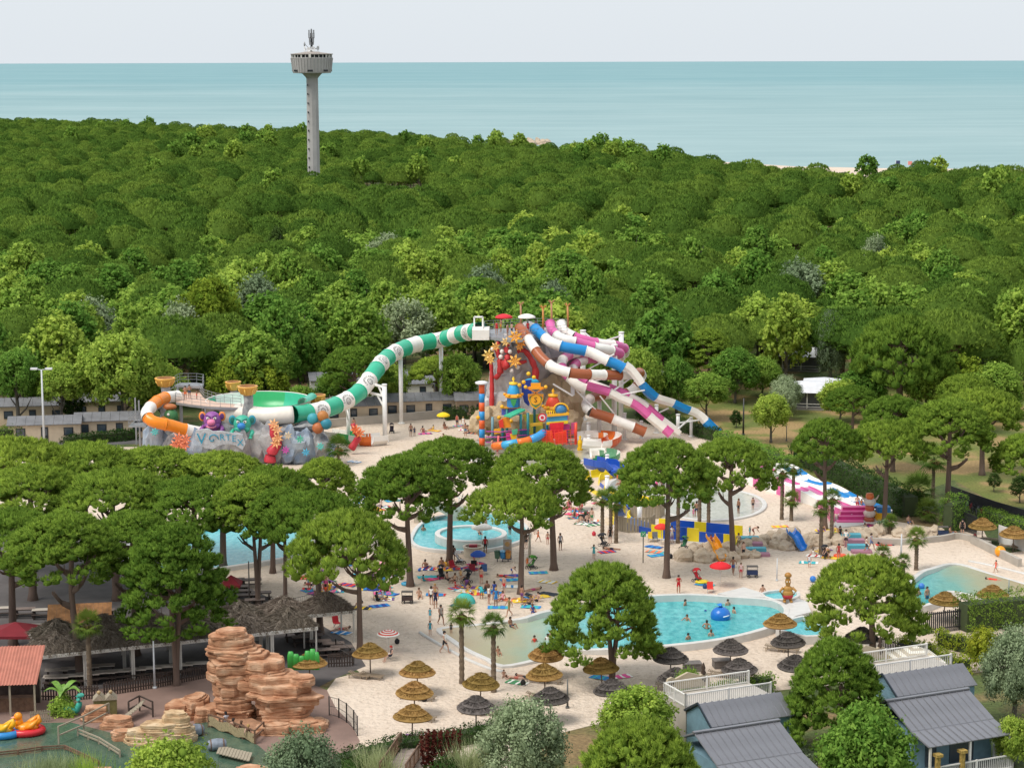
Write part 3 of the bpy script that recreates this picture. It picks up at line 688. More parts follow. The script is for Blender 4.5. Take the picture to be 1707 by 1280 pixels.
def leafy(bx, by, ty, wpx, label, crown, frac=0.85, name='leafy_tree', cat='tree', group='leafy trees in and around the park'):
  p = P(bx, by); h = HT(bx, by, ty); rad = wpx / 2 / PPM(bx, by)
  return tree(name, label, cat, p, h, rad, crown, BTR[0], h * frac, group=group)
GREY_N = broad_crown('grey_crown_near', 70, 34, 7, 0.045, 1.7, 0.25, m='grey_leaves', scatter=0.05)
YEL_N = broad_crown('yellow_crown', 50, 26, 5, 0.07, 1.7, 0.27, m='yellow_leaves')
DARK_N = broad_crown('dark_crown', 50, 26, 5, 0.07, 3.0, 0.25, m='dark_leaves', top=0.15)
for q in [
  (872, 1330, 1152, 160, 'large grey-green round tree at the lower edge beside the footbridge', GREY_N, 0.93),
  (505, 1400, 1205, 150, 'grey-green bushy tree at the lower edge under the canyon rock', GREY_N, 0.93),
  (285, 1400, 1222, 172, 'bright green leafy tree at the lower edge before the pond', BROAD_N[0], 0.9),
  (1062, 1275, 1138, 140, 'bright green maple behind the bushy lower pine', BROAD_N[1], 0.88),
  (1145, 1215, 1108, 56, 'small yellowish conical tree at the cabin hedge', BROAD_N[0], 0.95),
  (1440, 1400, 1162, 182, 'big bright plane tree in front of the blue cabins', BROAD_N[1], 0.9),
  (1690, 1200, 1032, 118, 'silvery poplar at the picture edge beside the upper cabin', GREY_N, 0.9),
  (1640, 1120, 1040, 60, 'yellow-green bush beside the tent', YEL_N, 0.96),
  (1690, 1275, 1190, 70, 'round green shrub at the corner of the upper veranda', BROAD_N[0], 0.96),
  (1328, 1240, 1140, 50, 'dark evergreen under the pine between the cabins', DARK_N, 0.96),
  (1285, 738, 653, 66, 'round young tree on the lawn', BROAD_N[0], 0.72), (1178, 700, 618, 84, 'spreading green tree behind the blue slide end', BROAD_N[1], 0.72),
  (1310, 690, 622, 60, 'pale green young tree by the white tent', GREY_N, 0.85),
  (122, 712, 635, 46, 'dark leafy tree between the beige mobile homes', DARK_N, 0.9),
  (30, 720, 580, 90, 'leafy tree with bare trunk before the upper mobile homes', BROAD_N[0], 0.6), (105, 720, 600, 90, 'leafy tree behind the double lamp post', BROAD_N[1], 0.62), (205, 715, 545, 150, 'large whitish-green plane tree behind the viewing deck', BROAD_N[0], 0.8),
  (1227, 713, 682, 22, 'small cone-shaped conifer on the lawn', DARK_N, 0.95), (1657, 820, 786, 26, 'clipped egg-shaped shrub on the lawn', DARK_N, 0.85), (1700, 838, 790, 40, 'clipped round shrub behind the fence by the picture edge', DARK_N, 0.85),
  (462, 470, 372, 44, 'dark cypress standing in the wood', DARK_N, 0.97), (510, 462, 395, 62, 'silver-grey tree beside the cypress in the wood', GREY_N, 0.9),
  (350, 640, 455, 120, 'tall yellow-green tree in the wood above the funnel', YEL_N, 0.75), (450, 690, 605, 76, 'yellow-green tree behind the funnel', YEL_N, 0.9), (390, 690, 588, 90, 'yellowish round tree behind the viewing deck', YEL_N, 0.9),
  (1570, 600, 535, 90, 'yellow-green tree above the lawn pines', YEL_N, 0.9), (1600, 690, 585, 100, 'bright yellow-green tree right of the domed pine', YEL_N, 0.9),
  (1062, 692, 575, 95, 'bright leafy tree right behind the pink slides', BROAD_N[0], 0.85), (1128, 690, 590, 60, 'slim leafy tree behind the flume posts', BROAD_N[1], 0.85), (1225, 672, 575, 90, 'bright leafy tree behind the spreading lawn tree', BROAD_N[1], 0.85), (1270, 662, 590, 70, 'leafy tree left of the tent lodges', BROAD_N[0], 0.85),
  (1305, 700, 640, 50, 'pale slender tree beside the lodge porch', GREY_N, 0.88), (1400, 705, 630, 78, 'round leafy tree right of the lodges', BROAD_N[0], 0.8), (1440, 690, 605, 90, 'leafy tree between the lodges and the lawn pines', BROAD_N[1], 0.85), (1545, 690, 600, 80, 'leafy tree behind the flat-crowned lawn pine', BROAD_N[0], 0.85), (1660, 700, 600, 100, 'leafy tree at the end of the lawn', BROAD_N[1], 0.85),
  (505, 704, 640, 60, 'leafy tree in front of the white building', BROAD_N[0], 0.8), (560, 692, 615, 70, 'leafy tree before the blue panel', BROAD_N[1], 0.7), (645, 690, 600, 80, 'leafy tree behind the tube posts', BROAD_N[0], 0.78), (765, 690, 585, 80, 'leafy tree left of the tower', BROAD_N[1], 0.8), (270, 706, 600, 90, 'leafy tree behind the gold basin', BROAD_N[1], 0.8),
  (1140, 600, 540, 60, 'grey-leaved tree behind the tall slide posts', GREY_N, 0.9), (1110, 670, 612, 45, 'grey-leaved small tree behind the slide posts', GREY_N, 0.9),
  (1385, 640, 512, 60, 'grey-green tree left of the broad domed pine', GREY_N, 0.9),
]: leafy(*q)

# ---- palms
def palm_crown(name, fronds=30, rad=1.0):
  Vs, Ts, Fs = [], [], []
  V2 = []; T2 = []
  for i in range(fronds):
    a = i * 2.399963; el = 1.25 - 1.95 * (i / fronds) + random.uniform(-.12, .12)     # young ones up, old ones hanging
    d = np.array([math.cos(a) * math.cos(el), math.sin(a) * math.cos(el), math.sin(el)])
    L = random.uniform(0.38, 0.5); c0 = d * L; c0[2] -= 0.06 * (1 - el)
    side = np.cross(d, [0, 0, 1]); side /= np.linalg.norm(side) + 1e-6; upv = np.cross(side, d)
    V2 += [np.zeros(3) + side * .012, np.zeros(3) - side * .012, c0]; T2 += [0.2] * 3
    tone = min(1, max(0, 0.45 + 0.35 * el + random.uniform(-.2, .2)))
    nb = 15
    for k in range(nb):
      f = (k / (nb - 1) - 0.5) * 2; an = f * 1.45
      dir_ = d * math.cos(an) + side * math.sin(an) + upv * (0.10 - 0.35 * abs(f))
      ln = (0.60 - 0.10 * abs(f)) * random.uniform(0.85, 1.1); tip = c0 + dir_ * ln; tip[2] -= 0.16 * ln * (1.4 - el)
      mid = c0 + dir_ * ln * 0.55; pr = np.cross(dir_, upv); pr = pr / (np.linalg.norm(pr) + 1e-6) * 0.026
      V2 += [c0, mid - pr, mid + pr]; T2 += [tone] * 3
      V2 += [mid - pr, tip, mid + pr]; T2 += [tone] * 3
  V = np.array(V2); return np_mesh(name, V, np.arange(len(V)).reshape(-1, 3), np.array(T2), MATS['palm_leaves'])

def palm_skirt(name, m='dry_fronds'):
  p = []; d = []
  for i in range(46):
    a = i * 2.4; z = -random.uniform(0.02, 0.34); p.append((math.cos(a) * .1, math.sin(a) * .1, z)); d.append((math.cos(a) * .55, math.sin(a) * .55, -0.8))
  V, t = blades(np.array(p), np.array(d), 5, 0.36, 0.03, 0.25, np.full(46, .5)); return np_mesh(name, V, np.arange(len(V)).reshape(-1, 3), t, MATS[m])
PALM_C = [palm_crown('palm_fronds') for i in range(2)]; PALM_S = palm_skirt('palm_skirt')
mb = MB(); prof = []
for i in range(24):
  z = i / 23; prof.append((0.075 * (1.25 if i == 0 else 1 + 0.22 * (i % 2)) * (1.05 - 0.15 * z), z))
mb.lathe(prof, 9, jit=0.06); PALM_T = mb.mesh('palm_trunk', MATS['palm_bark'])
def palm(bx, by, cy, wpx, label):
  """foot at (bx, by), middle of the crown at cy"""
  p = P(bx, by); h = HT(bx, by, cy); rad = wpx / 2 / PPM(bx, by)
  t = thing('palm_tree', label, 'palm', p, random.uniform(0, 6), 'fan palms in the park')
  inst('trunk', PALM_T, t, (0, 0, 0), None, (2.4, 2.4, h)); c_ = inst('fronds', random.choice(PALM_C), t, (0, 0, h), None, rad)
  inst('dead_fronds', PALM_S, t, (0, 0, h), None, (rad * 1.1, rad * 1.1, rad * 1.0))
  return t
for q in [(770, 1139, 1022, 62, 'fan palm standing in the pool entrance, the taller of the pair'), (823, 1153, 1042, 56, 'fan palm standing in the pool entrance, the shorter of the pair'), (150, 1152, 1040, 60, 'fan palm in front of the orange-roofed hut'),
     (1527, 950, 896, 46, 'fan palm by the thin white post near the second pool'), (1472, 935, 922, 36, 'low fan palm behind the broad pine'), (1505, 965, 935, 34, 'small spiky palm beside the broad pine'),
     (1004, 898, 832, 40, 'palm of three by the yellow helix slide, nearest the strollers'), (1018, 888, 826, 38, 'palm of three by the yellow helix slide, the middle one'), (1027, 905, 838, 38, 'palm of three by the yellow helix slide, close to the wooden wall'),
     (968, 850, 822, 36, 'dark palm above the orange towel group'), (564, 775, 745, 52, 'low palm before the red sea dragon'), (210, 722, 655, 38, 'slim palm before the grey steel stairs'),
     (1130, 905, 815, 44, 'palm behind the tall pine trunk, blue slide side'), (1166, 876, 805, 40, 'palm at the rim of the shallow round pool, slimmer one'), (1181, 876, 812, 40, 'palm at the rim of the shallow round pool, thicker one'),
     (1303, 866, 786, 40, 'tall thin palm by the race slide'), (1319, 868, 832, 38, 'low full palm by the race slide'), (1322, 840, 780, 40, 'tall palm rising behind the low palm at the race slide'), (1368, 924, 848, 38, 'palm on the rocks beside the blue slide'), (1386, 906, 830, 40, 'palm behind the blue slide with shaggy top'),
     (1555, 830, 765, 60, 'dark shaggy palm by the bicycle fence'), (1484, 890, 868, 30, 'spiky bush palm at the lounging rocks'), (1545, 870, 850, 50, 'yucca clump under the dark shaggy palm'), (1530, 850, 815, 70, 'broad palm clump at the end of the hedge')]: palm(*q)

# ---- hedges and bushes: clipped body of small leaves
def hedge(name, label, pts, width, height, m, dens=38, size=0.12, cat='hedge', round_=0.25, z0=0.0):
  """a hedge along a line of ground points"""
  sp = spline([Vector((q[0], q[1], 0)) for q in pts], 0.5); L = sum((sp[i + 1] - sp[i]).length for i in range(len(sp) - 1))
  n = int(L * dens * 1.25); idx = rng.integers(0, len(sp) - 1, n); A = np.array([tuple(q) for q in sp]); base = A[idx] + (A[idx + 1] - A[idx]) * rng.uniform(0, 1, (n, 1))
  T = unit(A[idx + 1] - A[idx]); S = np.stack([-T[:, 1], T[:, 0], np.zeros(n)], 1)
  per = rng.uniform(0, 2 * height + width, n); sd = np.where(per < height, -1, np.where(per > height + width, 1, 0))
  off = np.where(sd == -1, -width / 2, np.where(sd == 1, width / 2, per - height - width / 2)); zz = np.where(sd == 0, height, np.where(sd == -1, per, per - height - width))
  bumpy = 1 + round_ * 0.4 * np.sin(base[:, 0] * 1.7) * np.sin(base[:, 1] * 1.3)
  p = base + S * off[:, None] + np.stack([np.zeros(n), np.zeros(n), zz * bumpy + z0], 1) + rng.normal(0, 0.07, (n, 3))
  nr = S * sd[:, None] + np.array([0, 0, 1]) * (np.where(sd == 0, 1, 0.35))[:, None]
  V, t = leaves(p, unit(nr), 4, size, 0.5, np.clip(rng.normal(0.5, 0.25, n), 0, 1), 0.08)
  me = np_mesh(name, V, np.arange(len(V)).reshape(-1, 4), t, MATS[m], np.repeat(nr + rng.normal(0, .3, nr.shape), 16, 0))
  o = inst('foliage', me); th = thing(name, label, cat, (0, 0, 0)); o.parent = th
  mb = MB()
  sq = [sp[0].lerp(sp[1], .8)] + sp[1:-1] + [sp[-1].lerp(sp[-2], .8)]
  for i in range(len(sq) - 1): mb.bar(sq[i] + Vector((0, 0, z0 + height * .42)), sq[i + 1] + Vector((0, 0, z0 + height * .42)), width * .62, height * .8)
  mb.build('branches', mat('hedge_wood', (0.05, 0.07, 0.025), 0.9), th)
  return th
H = hedge
H('hedge', 'tall clipped green hedge behind the slatted black fence', px(1600, 1052, 1660, 1045, 1730, 1040), 2.2, 2.9, 'pine_needles', 150)
H('hedge', 'yellowish climbing hedge on the slatted fence above the tent, upper one', px(1560, 1075, 1600, 1085, 1645, 1100), 0.9, 1.4, 'yellow_leaves', 100)
H('hedge', 'yellowish climbing hedge running down behind the tent', px(1500, 1085, 1545, 1100, 1585, 1118, 1625, 1122), 0.9, 1.3, 'yellow_leaves', 100)
H('hedge', 'low green hedge beside the striped tent', px(1470, 1130, 1510, 1118), 1.2, 1.3, 'broad_leaves', 70)
H('hedge', 'green hedge between the sand and the lower cabin', px(1150, 1185, 1200, 1170, 1250, 1155, 1290, 1150), 1.3, 1.3, 'pine_needles', 80)
H('hedge', 'low dark hedge along the lower edge of the sand', px(560, 1282, 640, 1262, 700, 1250, 790, 1236, 830, 1228), 1.6, 1.1, 'dark_leaves', 70)
H('hedge', 'clipped hedge in front of the beige mobile homes', px(-20, 742, 60, 735, 100, 733), 1.8, 2.2, 'pine_needles', 70, 0.16)
H('hedge', 'low dark hedge beside the steel stairs', px(105, 745, 160, 738, 228, 732), 1.5, 1.3, 'dark_leaves', 60, 0.16)
H('hedge', 'tall clipped hedge with vines in front of the bicycle path', px(1577, 890, 1600, 880), 1.6, 3.6, 'broad_leaves', 150)
H('hedge', 'hedge beside the parked bicycles', px(1640, 866, 1680, 880, 1740, 895), 1.4, 1.3, 'broad_leaves', 90)
H('hedge', 'dark bushy hedge along the race slide', px(1330, 772, 1380, 792, 1430, 818, 1480, 840, 1520, 862), 2.4, 2.6, 'dark_leaves', 110, 0.14)
H('hedge', 'hedge under the landing of the blue slide', px(1200, 738, 1240, 752, 1280, 768, 1320, 785), 1.8, 1.5, 'broad_leaves', 90, 0.14)
H('hedge', 'hedge behind the tall slide posts', px(1070, 700, 1110, 712, 1150, 722, 1195, 735), 1.8, 1.6, 'dark_leaves', 80, 0.14)
H('hedge', 'hedge in front of the brown mobile homes by the play castle', px(740, 700, 790, 697, 815, 700), 1.6, 1.7, 'dark_leaves', 80, 0.14)

def bush(bx, by, wpx, hpx, label, m, shape='leaf', name='shrub', n=600, size=0.14):
  p = P(bx, by); k = PPM(bx, by); rx, h = wpx / 2 / k, hpx / k
  u = unit(rng.normal(0, 1, (n, 3))); u[:, 2] = np.abs(u[:, 2]); tone = np.clip(rng.normal(.5, .25, n), 0, 1)
  if shape == 'grass':
    q = np.stack([rng.normal(0, rx * .45, n), rng.normal(0, rx * .35, n), np.zeros(n)], 1)
    V, t = blades(q, unit(np.stack([rng.normal(0, .35, n), rng.normal(0, .35, n), np.ones(n)], 1)), 6, h, 0.03, 0.16, tone); F = 3
  elif shape == 'spikes':
    q = np.stack([rng.uniform(-rx, rx, n), rng.uniform(-rx * .5, rx * .5, n), rng.uniform(0.1, 0.95, n) * h], 1)
    q[:, :2] += rng.normal(0, .08, (n, 2)); sp_ = np.round(q[:, 0] / 0.45) * 0.45; q[:, 0] = sp_ + (q[:, 0] - sp_) * (1.2 - q[:, 2] / h)
    V, t = leaves(q, u, 4, size, .6, tone, .06); F = 4
  else:
    lump = 1 + 0.22 * np.sin(u[:, 0] * 5 + bx) * np.cos(u[:, 1] * 4 + by)
    q = u * np.array([rx, rx, h]) * (rng.uniform(.6, 1, (n, 1))) * lump[:, None]; V, t = leaves(q, u, 4, size, .5, tone, .09); F = 4
  me = np_mesh(name, V, np.arange(len(V)).reshape(-1, F), t, MATS[m]); o = inst('foliage', me)
  th = thing(name, label, 'shrub' if shape != 'grass' else 'reed', p); o.parent = th
  mb = MB()
  for a in range(4): mb.tube([(0, 0, -.05), (math.cos(a * 1.7) * rx * .3, math.sin(a * 1.7) * rx * .3, h * .5)], [.05, .02], 5)
  mb.build('stem', MATS['grey_bark'], th); return th
for q in [(735, 1285, 62, 72, 'dark red upright shrub beside the footbridge', 'red_leaves', 'spikes', 'shrub', 900, 0.16), (740, 1310, 90, 50, 'dark mixed shrub below the red one', 'dark_leaves'),
     (628, 1300, 62, 56, 'tuft of pale reed on the near side of the footbridge', 'reed_leaves', 'grass', 'reed_tuft', 120), (790, 1300, 70, 66, 'tuft of pale reed between the red shrub and the round grey tree', 'reed_leaves', 'grass', 'reed_tuft', 140),
     (90, 1300, 110, 44, 'tuft of feathery grass at the pond edge', 'reed_leaves', 'grass', 'reed_tuft', 160), (150, 1305, 60, 50, 'broad-leaved reed tuft at the pond edge', 'broad_leaves', 'grass', 'reed_tuft', 60),
     (590, 1300, 80, 40, 'dark green ground bush under the hedge', 'dark_leaves'), (1625, 1205, 44, 22, 'small red shrub by the upper veranda', 'red_leaves'), (1700, 1020, 60, 20, 'yellowish bush on the tall hedge', 'yellow_leaves'),
     (105, 1190, 50, 34, 'green bush behind the turquoise serpent', 'broad_leaves'), (1335, 1270, 70, 30, 'pale flowering bush between the cabins', 'grey_leaves'), (1490, 1140, 40, 20, 'low green bush under the tent', 'broad_leaves'),
     (455, 712, 40, 16, 'green bush behind the funnel', 'dark_leaves'), (830, 700, 40, 22, 'yellow flowering bush at the foot of the brown homes', 'yellow_leaves'), (1475, 885, 30, 20, 'silvery bush on the lounging rocks', 'grey_leaves')]: bush(*q)
# banana plant
p = P(105, 1188); th = thing('banana_plant', 'banana plant with broad arching leaves beside the duck boats', 'plant', p)
mb = MB(); mb.tube([(0, 0, 0), (.05, 0, .8), (0, .05, 1.5)], [.13, .11, .06], 7); mb.build('stem', paint('7f8f3f'), th)
for k in range(7):
  a = k * 2.4; vs = []; L = random.uniform(1.3, 1.8)
  for i in range(7):
    f = i / 6; r_ = L * f; z = 1.4 + 0.9 * math.sin(f * 2.2) * (0.7 + .3 * (k % 2)) - .25 * f * f; wd = 0.26 * math.sin(math.pi * min(.97, f * .95 + .06)) + .02
    c_ = Vector((math.cos(a) * r_, math.sin(a) * r_, z)); s_ = Vector((-math.sin(a), math.cos(a), 0)) * wd
    vs += [c_ - s_ + Vector((0, 0, .06)), c_, c_ + s_ + Vector((0, 0, .06))]
  mb = MB(); mb.add(vs, [(3 * i + j, 3 * i + j + 1, 3 * i + j + 4, 3 * i + j + 3) for i in range(6) for j in range(2)], 0, True); mb.build('leaf', mat('banana_leaf', (0.16, 0.30, 0.05), 0.5, 0.2, 3), th)
# ================================================================ pools
mat('pool_white', (0.62, 0.60, 0.57), 0.5, 0.06, 1.5)
mat('pool_cream', (0.55, 0.49, 0.40), 0.6, 0.08, 1.5)

def water_mat(name, deep, shallow, sandy=None, axis=None):
  """clear pool water: the tiled floor's colour with caustic light painted in as noise, with a glossy skin"""
  m, nt, b = nodes_of(name); g = nt.nodes.new('ShaderNodeNewGeometry').outputs['Position']
  v = tex(nt, 'ShaderNodeTexVoronoi', g, 1.1, (1, 0.55, 1)); v.feature = 'SMOOTH_F1'
  n = tex(nt, 'ShaderNodeTexNoise', g, 1.8, (1, 0.6, 1), Detail=5.0, Roughness=0.7)
  c1 = ramp(nt, n.outputs[0], [(0.35, deep), (0.52, [(a + c) / 2 for a, c in zip(deep, shallow)]), (0.68, shallow)])  # noise blends the two tones into painted caustic brightness
  if sandy:
    sx = nt.nodes.new('ShaderNodeSeparateXYZ'); nt.links.new(g, sx.inputs[0])
    mr = nt.nodes.new('ShaderNodeMapRange'); mr.inputs[1].default_value = axis[0]; mr.inputs[2].default_value = axis[1]
    nt.links.new(sx.outputs[0], mr.inputs[0])
    nn = tex(nt, 'ShaderNodeTexNoise', g, 0.35, (1, 0.6, 1), Detail=3.0)
    ad = nt.nodes.new('ShaderNodeMath'); ad.operation = 'MULTIPLY_ADD'; ad.inputs[1].default_value = 0.25; nt.links.new(nn.outputs[0], ad.inputs[0]); nt.links.new(mr.outputs[0], ad.inputs[2])
    s2 = ramp(nt, ad.outputs[0], [(0.12, sandy[0]), (0.42, sandy[1]), (0.62, sandy[2])])
    rf = ramp(nt, ad.outputs[0], [(0.55, (0, 0, 0)), (0.85, (1, 1, 1))])
    c1 = mixc(nt, rf, s2, c1)
  nt.links.new(c1, b.inputs['Base Color']); b.inputs['Roughness'].default_value = 0.08; b.inputs['Specular IOR Level'].default_value = 0.45
  bump(nt, b, n.outputs[0], 0.35, 0.12); return m
x0, x1 = P(745, 1070).x, P(1110, 1040).x
water_mat('pool_water', (0.02, 0.30, 0.33), (0.13, 0.55, 0.55), ((0.46, 0.36, 0.22), (0.40, 0.40, 0.27), (0.24, 0.45, 0.38)), (x0, x1))
x0, x1 = P(1700, 975).x, P(1470, 985).x
water_mat('pool_water_b', (0.02, 0.28, 0.31), (0.14, 0.50, 0.48), ((0.44, 0.35, 0.22), (0.36, 0.38, 0.25), (0.22, 0.42, 0.36)), (x0, x1))
water_mat('pool_water_plain', (0.03, 0.36, 0.42), (0.16, 0.58, 0.60))
water_mat('splash_water', (0.36, 0.36, 0.29), (0.50, 0.49, 0.41))
water_mat('pond_water', (0.055, 0.105, 0.075), (0.10, 0.155, 0.105))

def pool(label, pts, zr, wm, rim=0.45, zw=0.12, rm='pool_white', name='swimming_pool', z0=0.0, parent=None):
  """pts: pixels of the rim's inner edge; zr: rim height there (number or list)"""
  n = len(pts); zs = zr if hasattr(zr, '__len__') else [zr] * n
  W = [P(q[0], q[1], z) for q, z in zip(pts, zs)]
  sp = spline(W, 0.7, closed=True); k = len(sp)
  ar = sum(sp[i].x * sp[(i + 1) % k].y - sp[(i + 1) % k].x * sp[i].y for i in range(k)); sg = 1 if ar > 0 else -1
  nr = []
  for i in range(k):
    d = sp[(i + 1) % k] - sp[i - 1]; d.z = 0; d.normalize(); nr.append(Vector((d.y, -d.x, 0)) * sg)
  th = thing(name, label, 'pool', (0, 0, 0))
  mb = MB(); vs = []
  for q, v in zip(sp, nr):
    o = q + v * rim
    vs += [(q.x, q.y, z0 - 0.02), (q.x, q.y, q.z - 0.03), (q.x + v.x * .05, q.y + v.y * .05, q.z), (o.x - v.x * .05, o.y - v.y * .05, q.z), (o.x, o.y, q.z - 0.03), (o.x + v.x * .02, o.y + v.y * .02, z0 - 0.02)]
  mb.add(vs, [(6 * i + j, 6 * i + j + 1, 6 * ((i + 1) % k) + j + 1, 6 * ((i + 1) % k) + j) for i in range(k) for j in range(5)], 0, False)
  mb.build('rim', MATS[rm], th)
  me = bpy.data.meshes.new('water'); pp = [(q.x + v.x * .02, q.y + v.y * .02, zw) for q, v in zip(sp, nr)]
  if sg < 0: pp.reverse()
  me.from_pydata(pp, [], [tuple(range(k))]); me.materials.append(MATS[wm]); inst('water', me, th)
  return th
MP = [(840, 1107), (904, 1094), (949, 1082), (1020, 1079), (1085, 1075), (1132, 1071), (1183, 1065), (1235, 1055), (1279, 1042), (1302, 1026), (1306, 1013), (1294, 1003), (1271, 998), (1223, 995), (1160, 991), (1101, 992), (1040, 998), (980, 1006), (903, 1021), (880, 1029), (851, 1034), (800, 1041), (745, 1046), (737, 1050), (754, 1062), (781, 1080), (818, 1097)]
MZ = [0.2, 0.28, 0.35, 0.5, 0.6, 0.62, 0.62, 0.65, 0.7, 0.75, 0.78, 0.78, 0.78, 0.78, 0.75, 0.75, 0.72, 0.7, 0.62, 0.55, 0.4, 0.2, 0.16, 0.16, 0.16, 0.18, 0.18]
pool('big curved turquoise pool with a sandy shallow end and white rim', MP, MZ, 'pool_water', 0.5)
mb = MB(); q = [P(x, y) for x, y in ((700, 1055), (712, 1063), (752, 1086), (781, 1101), (818, 1116), (838, 1120))]
mb.tube([v + Vector((0, 0, .03)) for v in spline(q, .5)], 0.16, 6); mb.build('kerb', MATS['pool_white'], label='white kerb along the sandy end of the big pool', cat='kerb')
pool('pale shallow beach pool near the picture edge', [(1490, 1003), (1533, 958), (1558, 947), (1595, 940), (1650, 957), (1720, 978), (1780, 1000), (1705, 1001), (1628, 991), (1590, 984), (1572, 986), (1555, 1001), (1528, 1008)], [.6, .6, .55, .25, .12, .12, .15, .3, .55, .6, .6, .6, .6], 'pool_water_b', 0.5)
mb = MB(); q = [P(x, y) for x, y in ((1615, 936), (1650, 943), (1707, 957), (1770, 975))]
mb.tube([v + Vector((0, 0, .03)) for v in spline(q, .5)], 0.15, 6); mb.build('kerb', MATS['pool_white'], label='white kerb along the shallow beach pool', cat='kerb')
pool('turquoise lagoon pool winding around the whirlpool', [(689, 900), (704, 910), (740, 915), (785, 916), (825, 911), (858, 902), (877, 892), (872, 874), (849, 861), (818, 854), (780, 852), (751, 856), (715, 866), (700, 876), (692, 888)], 0.35, 'pool_water_plain', 0.4)
th = pool('round raised whirlpool inside the lagoon pool', [(785 + 52 * math.cos(a * .3927), 888 + 12 * math.sin(a * .3927)) for a in range(16)], 0.95, 'pool_water_plain', 0.5, 0.72)
pool('long turquoise lap pool behind the pine grove', [(300, 885), (400, 874), (485, 868), (520, 888), (508, 916), (470, 928), (389, 941), (300, 952), (240, 955), (215, 910)], 0.45, 'pool_water_plain', 0.5)
pool('shallow pale splash pool behind the blue and yellow slide', [(1187 + 84 * math.cos(a * .3927), 840 + 25 * math.sin(a * .3927)) for a in range(16)], 0.2, 'splash_water', 0.5, 0.1)
pool('shallow wading basin around the play castle', [(880 + 120 * math.cos(a * .3927), 752 + 22 * math.sin(a * .3927)) for a in range(16)], 0.15, 'splash_water', 0.4, 0.08)
pool('shallow pale paddling basin below the castle slides', [(1075 + 58 * math.cos(a * .3927), 808 + 16 * math.sin(a * .3927)) for a in range(16)], 0.15, 'splash_water', 0.4, 0.08)
pool('narrow turquoise basin beside the statue', [(1272, 988), (1300, 983), (1328, 986), (1322, 995), (1290, 997)], 0.8, 'pool_water_plain', 0.3, 0.55)
pool('small turquoise channel basin below the statue', [(1300, 1045), (1325, 1030), (1352, 1028), (1380, 1050), (1345, 1058)], 0.75, 'pool_water_plain', 0.35, 0.3)
mb = MB(); d = [P(x, y, .7) for x, y in ((1309, 1008), (1330, 998), (1345, 1002), (1352, 1020), (1328, 1026), (1312, 1034), (1306, 1024))]
mb.prism([(q.x, q.y) for q in d], 0, 0.72); mb.build('pool_deck', MATS['pool_white'], kind='structure')
mb = MB(); d = [P(x, y, .8) for x, y in ((1196, 988), (1240, 977), (1272, 987), (1274, 994), (1222, 992))]
mb.prism([(q.x, q.y) for q in d], 0, 0.74)
c_ = P(1240, 979, .8); mb.build('pool_deck', MATS['pool_white'], kind='structure')
# arched bridge of the lagoon pool
a, b2 = P(690, 880), P(800, 872); th = thing('arched_bridge', 'cream arched bridge over the lagoon pool', 'bridge', (0, 0, 0))
mb = MB(); n = 14; top = []; vs = []
for i in range(n + 1):
  f = i / n; q = P(690 + 105 * f, 872 - 3 * f); zt = 0.5 + 1.5 * math.sin(math.pi * min(1, f * 1.0)) ** 0.8; zb = max(0, 0.05 + 1.15 * math.sin(math.pi * (f - 0.12) / .5)) if .12 < f < .62 else 0
  for dy in (0, 1.6): vs += [(q.x, q.y + dy, zb), (q.x, q.y + dy, zt)]
mb.add(vs, [f_ for i in range(n) for f_ in ((4 * i, 4 * i + 4, 4 * i + 5, 4 * i + 1), (4 * i + 2, 4 * i + 3, 4 * i + 7, 4 * i + 6), (4 * i + 1, 4 * i + 5, 4 * i + 7, 4 * i + 3), (4 * i, 4 * i + 2, 4 * i + 6, 4 * i + 4))])
mb.build('deck', MATS['pool_cream'], th)
for dy in (0.1, 1.5):
  mb = MB(); rail = []
  for i in range(0, n + 1, 2):
    f = i / n; q = P(690 + 105 * f, 872 - 3 * f); zt = 0.5 + 1.5 * math.sin(math.pi * f) ** 0.8; mb.tube([(q.x, q.y + dy, zt), (q.x, q.y + dy, zt + .9)], .03, 5); rail.append((q.x, q.y + dy, zt + .9))
  mb.tube(rail, .035, 5); mb.build('handrail', paint('d8d8d0'), th)
sheet('pond', px(-60, 1208, 118, 1204, 165, 1216, 240, 1236, 300, 1238, 330, 1200, 352, 1198, 430, 1242, 500, 1300, 300, 1350, -60, 1350), 0.03, MATS['pond_water'])
# ================================================================ water slides
from mathutils import noise as mnoise
def Q(x, y, D):
  """the world point behind pixel (x, y) at distance D along the ground axis"""
  d = _fw + _rt * ((x - CX) / F_PX) + _up * ((CY - y) / F_PX)
  t = D / d.y
  return Vector((d.x * t, D, CAM_H + d.z * t))

def sweep(mb, pts, prof, mi=0, smooth=False, closed=True, cap=True):
  """sweep a 2-D profile [(side, up)] along pts, kept upright"""
  pts = [Vector(q) for q in pts]; n = len(pts); k = len(prof); vs = []
  for i in range(n):
    d = (pts[min(i + 1, n - 1)] - pts[max(i - 1, 0)]).normalized(); u = d.cross(Vector((0, 0, 1))).normalized(); v = u.cross(d)
    vs += [pts[i] + u * a + v * b for a, b in prof]
  kk = k if closed else k - 1
  fs = [(i * k + j, i * k + (j + 1) % k, (i + 1) * k + (j + 1) % k, (i + 1) * k + j) for i in range(n - 1) for j in range(kk)]
  if cap and closed: fs += [tuple(reversed(range(k))), tuple((n - 1) * k + j for j in range(k))]
  mb.add(vs, fs, mi, smooth)

